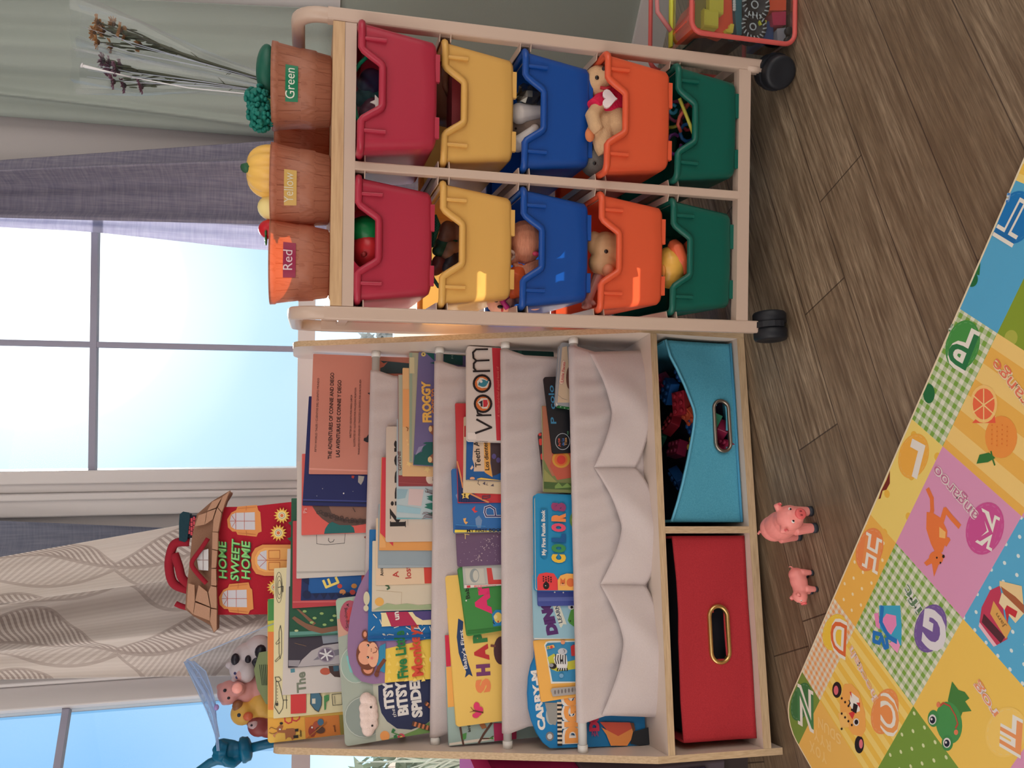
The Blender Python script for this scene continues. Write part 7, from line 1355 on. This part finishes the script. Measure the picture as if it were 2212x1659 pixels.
# ================================================================== clear zipped bag of blocks beside the rack
X0, X1, Y0, Y1, ZB = 0.588, 0.86, 1.232, 1.40, 0.198
tb = thing('toy_bag', 'clear zipped bag with coral edging full of bright blocks beside the rack', 'toy bag', ((X0 + X1) / 2, (Y0 + Y1) / 2, 0))
cm = M((226, 104, 98), 0.4, trans=0.25)
def loop(y, z0, z1, r=0.02):
    P = []
    for cx, cz, a in ((X1 - r, z0 + r, -pi / 2), (X1 - r, z1 - r, 0), (X0 + r, z1 - r, pi / 2), (X0 + r, z0 + r, pi)): P += [V((cx + r * cos(a + pi / 2 * i / 5), y, cz + r * sin(a + pi / 2 * i / 5))) for i in range(6)]
    return P
for y in (Y0, Y1): mb = MB(); mb.tube(loop(y, 0.0045, ZB), 0.0042, cm, 8, closed=True); mb.build('piping', tb)
mb = MB(); a, b = loop(Y0, 0.0045, ZB), loop(Y1, 0.0045, ZB); n = len(a); mb.add(a + b, [(i, (i + 1) % n, n + (i + 1) % n, n + i) for i in range(n)] + [tuple(range(n))], film); mb.build('film', tb)
mb = MB(); mb.tube([(X0 + 0.004, Y0 + 0.075, ZB + 0.002), (X1 - 0.004, Y0 + 0.075, ZB + 0.002)], 0.006, M((206, 210, 70), 0.5), 8, squash=0.6); mb.build('zip_tape', tb)
mb = MB(); mb.tube([(X0 + 0.03, Y0 + 0.07, ZB + 0.004), (X0 + 0.06, Y0 + 0.07, ZB + 0.03), (X0 + 0.12, Y0 + 0.07, ZB + 0.034), (X0 + 0.16, Y0 + 0.07, ZB + 0.004)], 0.004, M((226, 150, 150), 0.4, trans=0.3), 8); mb.build('carry_loop', tb)
def tbz(p, d): return at_y(*zp('N', p), Y0 + d)
def blk(name, label, cat, pts, d, dep, col, bev=0.003, extra=None, **k):
    P = [tbz(p, d) for p in pts]; f = Fr((0, Y0 + d, 0), (1, 0, 0), (0, 0, 1), (0, -1, 0)); Q = [f.inv(p)[:2] for p in P]
    Q = [(max(X0 + 0.012, min(X1 - 0.012, x)), max(0.009, z)) for x, z in Q]
    if sum(a[0] * b[1] - b[0] * a[1] for a, b in zip(Q, Q[1:] + Q[:1])) < 0: Q = Q[::-1]
    t = thing(name, label, cat, (sum(q[0] for q in Q) / len(Q), Y0 + d, 0.009)); mb = MB(); mb.prism(f, Q, -dep, 0, M(col, 0.35, **k)); mb.build('body', t, bevel=bev)
    if extra: extra(t, f)
    return t
def pegs(t, f):
    for p in ((1550, 48), (1515, 142)):
        c = tbz(p, 0.018); mb = MB(); mb.box(WORLD, c.x - 0.0155, c.x + 0.0155, c.y - 0.012, c.y + 0.008, c.z - 0.013, c.z + 0.013, M((206, 196, 70), 0.4)); mb.build('peg', t, bevel=0.006, seg=3)
    mb = MB(); mb.box(WORLD, *sorted((tbz((1430, 190), 0.02).x, tbz((1430, -60), 0.02).x)), Y0 + 0.0185, Y0 + 0.0195, tbz((1505, 60), 0.02).z, tbz((1425, 60), 0.02).z, M((130, 120, 60), 0.6)); mb.build('slot', t)
blk('toy_barn', 'orange plastic barn shaped toy with two yellow pegs in the clear zipped bag', 'toy', [(1360, 150), (1440, -10), (1560, -60), (1700, -60), (1690, 180), (1640, 265), (1560, 210), (1400, 240)], 0.02, 0.06, (240, 92, 60), 0.004, pegs)
card = blk('toy_tractor', 'dark teal toy tractor piece with two treaded black wheels in the clear bag', 'toy vehicle', [(1690, -80), (1745, -80), (1745, 250), (1712, 235), (1700, 120)], 0.012, 0.03, (40, 100, 110), 0.001)
for (p, rx) in (((1825, 40), 0.0285), ((1812, 190), 0.026)):
    c = tbz(p, 0.02); f = Fr(c, (1, 0, 0), (0, 0, 1), (0, -1, 0)); mb = MB(); mb.lathe(f, [(rx, -0.014), (rx, 0.004), (rx * 0.93, 0.008), (rx * 0.6, 0.008), (rx * 0.55, 0.004), (0.002, 0.004)], M((26, 28, 34), 0.5), 28); o = mb.build('wheel', card)
    mb = MB(); wm = M((196, 206, 206), 0.5)
    for i in range(18):
        t_ = 2 * pi * i / 18; q0 = f.p(rx * 0.66 * cos(t_), rx * 0.66 * sin(t_), 0.0084); q1 = f.p(rx * 0.92 * cos(t_ + 0.14), rx * 0.92 * sin(t_ + 0.14), 0.0084); mb.tube([q0, q1], 0.0012, wm, 4)
    mb.tube([f.p(rx * 0.22 * cos(i * pi / 6), rx * 0.22 * sin(i * pi / 6), 0.0046) for i in range(12)], 0.0012, wm, 5, closed=True); mb.build('tread', o)
for i in range(6):
    mb = MB(); mb.ell(tbz((1695, -20 + i * 17), 0.011), 0.003, 0.002, 0.003, M((206, 212, 206), 0.4), WORLD, 8, 6); mb.build('rivet', card)
blk('clear_block', 'glossy orange block near the bottom of the clear zipped bag', 'toy block', [(1918, -60), (2095, -60), (2098, 78), (1930, 70)], 0.02, 0.05, (250, 100, 60), 0.005, trans=0.2)
blk('toy_block', 'magenta block under the glossy orange one in the clear zipped bag', 'toy block', [(1950, 84), (2098, 84), (2085, 176), (1960, 170)], 0.02, 0.05, (190, 44, 84))
blk('toy_block', 'dark blue block between the tractor wheels and the clear window of the bag', 'toy block', [(1890, 150), (1960, 140), (1962, 320), (1880, 330)], 0.03, 0.05, (30, 76, 130))
blk('toy_block', 'olive yellow jigsaw shaped piece below the tractor wheels in the clear bag', 'toy block', [(1850, 270), (1890, 290), (1898, 330), (1850, 350), (1780, 355), (1750, 330), (1800, 310)], 0.012, 0.02, (206, 200, 70), 0.002)
blk('toy_block', 'yellow jigsaw piece at the corner of the orange barn in the clear bag', 'toy block', [(1632, 200), (1660, 195), (1670, 160), (1694, 165), (1685, 240), (1645, 272)], 0.010, 0.008, (226, 206, 70), 0.001)
blk('toy_block', 'small yellow green peg beside the dark blue block in the clear bag', 'toy block', [(1862, 140), (1915, 138), (1915, 165), (1870, 172)], 0.012, 0.015, (196, 200, 60), 0.002)
blk('toy_block', 'black block at the rack side of the clear zipped bag', 'toy block', [(1415, 275), (1600, 250), (1740, 290), (1740, 355), (1420, 300)], 0.05, 0.05, (34, 40, 52))
blk('toy_block', 'crimson block low at the rack side of the clear zipped bag', 'toy block', [(1930, 338), (2050, 334), (2040, 405), (1920, 400)], 0.03, 0.05, (170, 40, 60))
blk('toy_block', 'dim teal block behind the barn in the clear zipped bag', 'toy block', [(1400, -200), (1950, -200), (1950, -90), (1400, -90)], 0.09, 0.05, (60, 120, 120))
t = blk('silver_car', 'small silver toy car pressed against the film near the bag bottom', 'toy vehicle', [(1985, 195), (2050, 190), (2062, 260), (2040, 300), (1990, 290)], 0.02, 0.03, (150, 150, 156), 0.004)
for p in ((2062, 215), (2058, 280)): mb = MB(); c = tbz(p, 0.018); mb.lathe(Fr(c, (1, 0, 0), (0, 0, 1), (0, -1, 0)), [(0.007, -0.004), (0.007, 0.004), (0.003, 0.005)], M((30, 30, 34), 0.5), 14); mb.build('wheel', t)

# ================================================================== storage beyond the far end of the bookcase
f = Fr((0, 1.26, 0))
t = thing('storage_box', 'deep pink storage box just beyond the far end of the bookcase', 'storage box', (-0.80, 1.48, 0.0))
za, zb = at_y(1040, 1650, 1.36).z, at_y(1262, 1650, 1.36).z
mb = MB(); mb.box(WORLD, -0.93, -0.688, 1.36, 1.56, za - 0.03, za, M((200, 36, 110), 0.5)); mb.build('lid', t, bevel=0.004)
mb = MB(); mb.box(WORLD, -0.925, -0.693, 1.365, 1.555, zb, za - 0.03, M((176, 30, 96), 0.5)); mb.build('body', t, bevel=0.004)
t2 = thing('side_cabinet', 'dark low cabinet carrying the deep pink box beyond the bookcase', 'cabinet', (-0.80, 1.48, 0))
mb = MB(); mb.box(WORLD, -0.95, -0.684, 1.34, 1.57, 0.06, zb - 0.0005, M((84, 74, 84), 0.6)); mb.build('carcass', t2, bevel=0.003)
for x in (-0.93, -0.72):
    for y in (1.36, 1.53): mb = MB(); mb.box(WORLD, x, x + 0.03, y, y + 0.03, 0, 0.06, M((60, 50, 50), 0.6)); mb.build('leg', t2, bevel=0.002)
mb = MB(); mb.box(WORLD, -0.94, -0.69, 1.330, 1.34, 0.10, zb - 0.03, M((60, 56, 96), 0.6)); mb.build('door', t2, bevel=0.002)
# ================================================================== curtains
def linen(c1, c2, trans, alpha=None):
    def fn(t, x, y, z):
        a = noise(t, 260, detail=2, stretch=(1, 1, 0.06)); b = noise(t, 260, detail=2, stretch=(0.08, 0.08, 1)); w = (a + b) * 0.5
        return mixc(t, ((w - 0.36) * 3.2).clamp(), c1, c2), w
    return pattern('linen', fn, 0.9, bump=0.25, trans=trans)
lin_m = linen((132, 130, 152), (164, 160, 176), 0.26); lin2_m = linen((116, 122, 142), (138, 142, 160), 0.10)
def leaf(t, u, v, z):
    """large sinuous feathered leaves, uv in metres (v up)"""
    tot = None
    def band(ph, off):
        wave = (v * (2 * pi / 0.62) + ph).sin() * 0.045
        d = (u / 0.17 + off - wave / 0.17).fr() - 0.5                    # -.5 .. .5 across one leaf column
        wid = ((v * (2 * pi / 0.62) + ph + 0.9).sin().abs() * 0.40) + 0.04
        inside = d.abs().lt(wid)
        side = d.gt(0.0)
        vein = ((v * 80.0) - d.abs() * 12.0 + side * 0.5).fr().lt(0.52)
        spine = d.abs().lt(0.022)
        edge_ = (d.abs() - wid).abs().lt(0.02)
        return (inside * vein * (side * 0.55 + 0.45)).mx(spine * 0.8).mx(edge_ * 0.7)
    a = band(0.0, 0.0); n = noise(t, 500, detail=1)
    rib = (u * 900.0).sin() * 0.5 + 0.5
    return mixc(t, (a * 0.62 + rib * 0.06).clamp(), (222, 214, 208), (146, 128, 122)), a * 0.6 + rib * 0.3
leaf_m = pattern('leaf_weave', leaf, 0.85, uv=True, bump=0.3, trans=0.10)
def curtain(name, label, m, edges, ztop, zbot, yfun, amp, waves, ph, phase=0.0, n=110, cat='curtain', hem=None, crease=None):
    """edges(z) -> (xleft, xright); folds run vertically and open with the cloth"""
    mb = MB()
    def fn(u, v):
        z = zbot + (ztop - zbot) * v; xl, xr = edges(z); x = xl + (xr - xl) * u
        w = 2 * pi * waves * u + phase + 0.9 * sin(3 * u + z * 1.1 + ph) 
        a = amp * (0.75 + 0.25 * sin(z * 3 + u * 6 + ph))
        y = yfun(x) - a * (sin(w) + 0.35 * sin(2.3 * w + 1 + z * 1.7))
        return V((x + 0.3 * a * cos(w), y, z))
    mb.grid(fn, n, 40, m, uvf=lambda u, v: (u * (edges(1.3)[1] - edges(1.3)[0]) * 1.5, v * (ztop - zbot)))
    t = thing(name, label, cat, ((edges(zbot)[0] + edges(zbot)[1]) / 2, yfun(edges(zbot)[0]), zbot))
    mb.build('cloth', t, solid=0.001, offset=0)
    mb = MB(); z = ztop; mb.tube([fn(i / n, 1.0) + V((0, 0, 0.004)) for i in range(0, n + 1, 2)], 0.005, m, 6); mb.build('heading', t)
    return t
def lerp_edges(z0, a0, b0, z1, a1, b1): 
    return lambda z: (a0 + (a1 - a0) * (z - z0) / (z1 - z0), b0 + (b1 - b0) * (z - z0) / (z1 - z0))
YC = 1.86
q = lambda px, py, y=YC: at_y(px, py, y)
p0, p1, p2, p3 = q(30, 475), q(30, 338), q(570, 489), q(570, 298)
curtain('linen_curtain', 'grey lilac linen curtain hanging behind the baskets by the bare wall', lin_m, lerp_edges(p0.z, p0.x, p1.x, p2.z, p2.x, p3.x), 2.15, 0.03, lambda x: YC, 0.032, 1.75, 0.4, 0.6)
def shx(z):
    pts = [(q(2, 482).z, q(2, 482).x), (q(170, 490).z, q(170, 490).x), (q(340, 508).z, q(340, 508).x), (q(480, 524).z, q(480, 524).x), (q(575, 533).z, q(575, 533).x)]
    pts = pts[::-1]
    if z <= pts[0][0]: return pts[0][1] - 0.0
    for a, b in zip(pts, pts[1:]):
        if z <= b[0]: return a[1] + (b[1] - a[1]) * (z - a[0]) / (b[0] - a[0])
    return pts[-1][1]
lining_m = linen((200, 200, 222), (222, 222, 238), 0.55)
curtain('curtain_lining', 'thin bright lining strip along the window edge of the grey lilac curtain', lining_m, lambda z: (shx(z), lerp_edges(p0.z, p0.x, p1.x, p2.z, p2.x, p3.x)(z)[0] + 0.03), 2.15, 0.03, lambda x: YC + 0.055, 0.004, 1.2, 1.0, n=30)
YL = 1.80
def yl(x): return YL + 0.30 * (x + 0.45)
def px_edges(yy, l0, r0, l1, r1):
    a0, a1, b0, b1 = at_y(20, l0, yy), at_y(20, r0, yy), at_y(480, l1, yy), at_y(480, r1, yy)
    return lerp_edges(a0.z, a0.x, a1.x, b0.z, b0.x, b1.x)
curtain('leaf_curtain', 'wider cream leaf woven curtain panel beside the window frame nearest the pointing hand', leaf_m, px_edges(YL + 0.045, 1449, 1300, 1437, 1205), 2.15, 0.03, lambda x: yl(x) + 0.045, 0.032, 1.9, 0.0, 2.4, n=120)
curtain('leaf_curtain', 'narrower cream leaf woven curtain panel overlapping the blue grey linen above the plush house', leaf_m, px_edges(YL, 1286, 1196, 1226, 1118), 2.15, 0.03, lambda x: yl(x) - 0.05, 0.022, 1.15, 0.5, 1.0, n=90)
YD_ = 1.912
a0, a1, b0, b1 = at_y(20, 1215, YD_), at_y(20, 1126, YD_), at_y(400, 1190, YD_), at_y(400, 1143, YD_)
curtain('linen_curtain', 'narrow blue grey linen curtain edge beside the cream leaf curtain', lin2_m, lerp_edges(a0.z, a0.x, a1.x, b0.z, b0.x, b1.x), 2.15, 0.03, lambda x: YD_, 0.007, 1.2, 0.8, 0.3, n=40)
# one long rod bracketed to the wall above the frame carries the curtains
for lab, A_, B_ in (('slim dark curtain rod over the middle window carrying the grey lilac curtain', V((-0.30, YC, 2.17)), V((0.56, YC, 2.17))), ('slim dark curtain rod in the corner carrying the cream leaf curtain', V((-0.72, yl(-0.72), 2.17)), V((-0.22, yl(-0.22), 2.17)))):
    t = thing('curtain_rod', lab, 'curtain rod', A_.lerp(B_, .5)); mb = MB(); mb.tube([A_, B_], 0.008, M((40, 36, 36), 0.4, metal=0.6), 10); mb.build('pole', t)
    for P in (A_, B_): mb = MB(); mb.ell(P, 0.016, 0.016, 0.016, M((40, 36, 36), 0.4, metal=0.6), WORLD, 12, 8); mb.build('finial', t)
    mb = MB(); c = A_.lerp(B_, .5); mb.tube([c, V((c.x, max(c.y, YW - 0.015) if c.x > -0.3 else c.y + 0.06, c.z))], 0.005, M((40, 36, 36), 0.4, metal=0.6), 8); mb.build('bracket', t)
# pale green drape along the bare wall behind the dried flowers
gm = M((158, 168, 162), 0.9, bump=0.15, scale=260)
mb = MB()
def drape(u, v):
    z = 0.75 + 1.42 * v; s = -0.005 + (0.288 - 0.07 * (z - 0.75)) * u
    o = 0.010 + 0.010 * sin(u * 13 + 0.8 * sin(v * 2)) * (0.6 + 0.4 * v) + 0.014 * max(0, 1 - abs(u - (0.06 + 0.26 * v ** 0.8)) / 0.035) + 0.004 * sin(u * 31 + v * 2)
    return RF.p(s, -o - 0.016, z)
mb.grid(drape, 150, 30, gm); t = thing('wall_drape', 'pale grey green drape with soft folds behind the dried flowers', 'drape', RF.p(0.14, -0.02, 0.75)); mb.build('cloth', t, solid=0.0012, offset=0)
mb = MB(); mb.tube([drape(i / 150, 0.0) for i in range(0, 151, 3)], 0.0022, gm, 6); mb.build('hem', t)
mb = MB(); mb.tube([RF.p(0.0, -0.022, 2.17), RF.p(0.3, -0.022, 2.17)], 0.007, M((200, 200, 196), 0.4), 8); mb.build('hanging_rail', t)
bpy.context.view_layer.update()
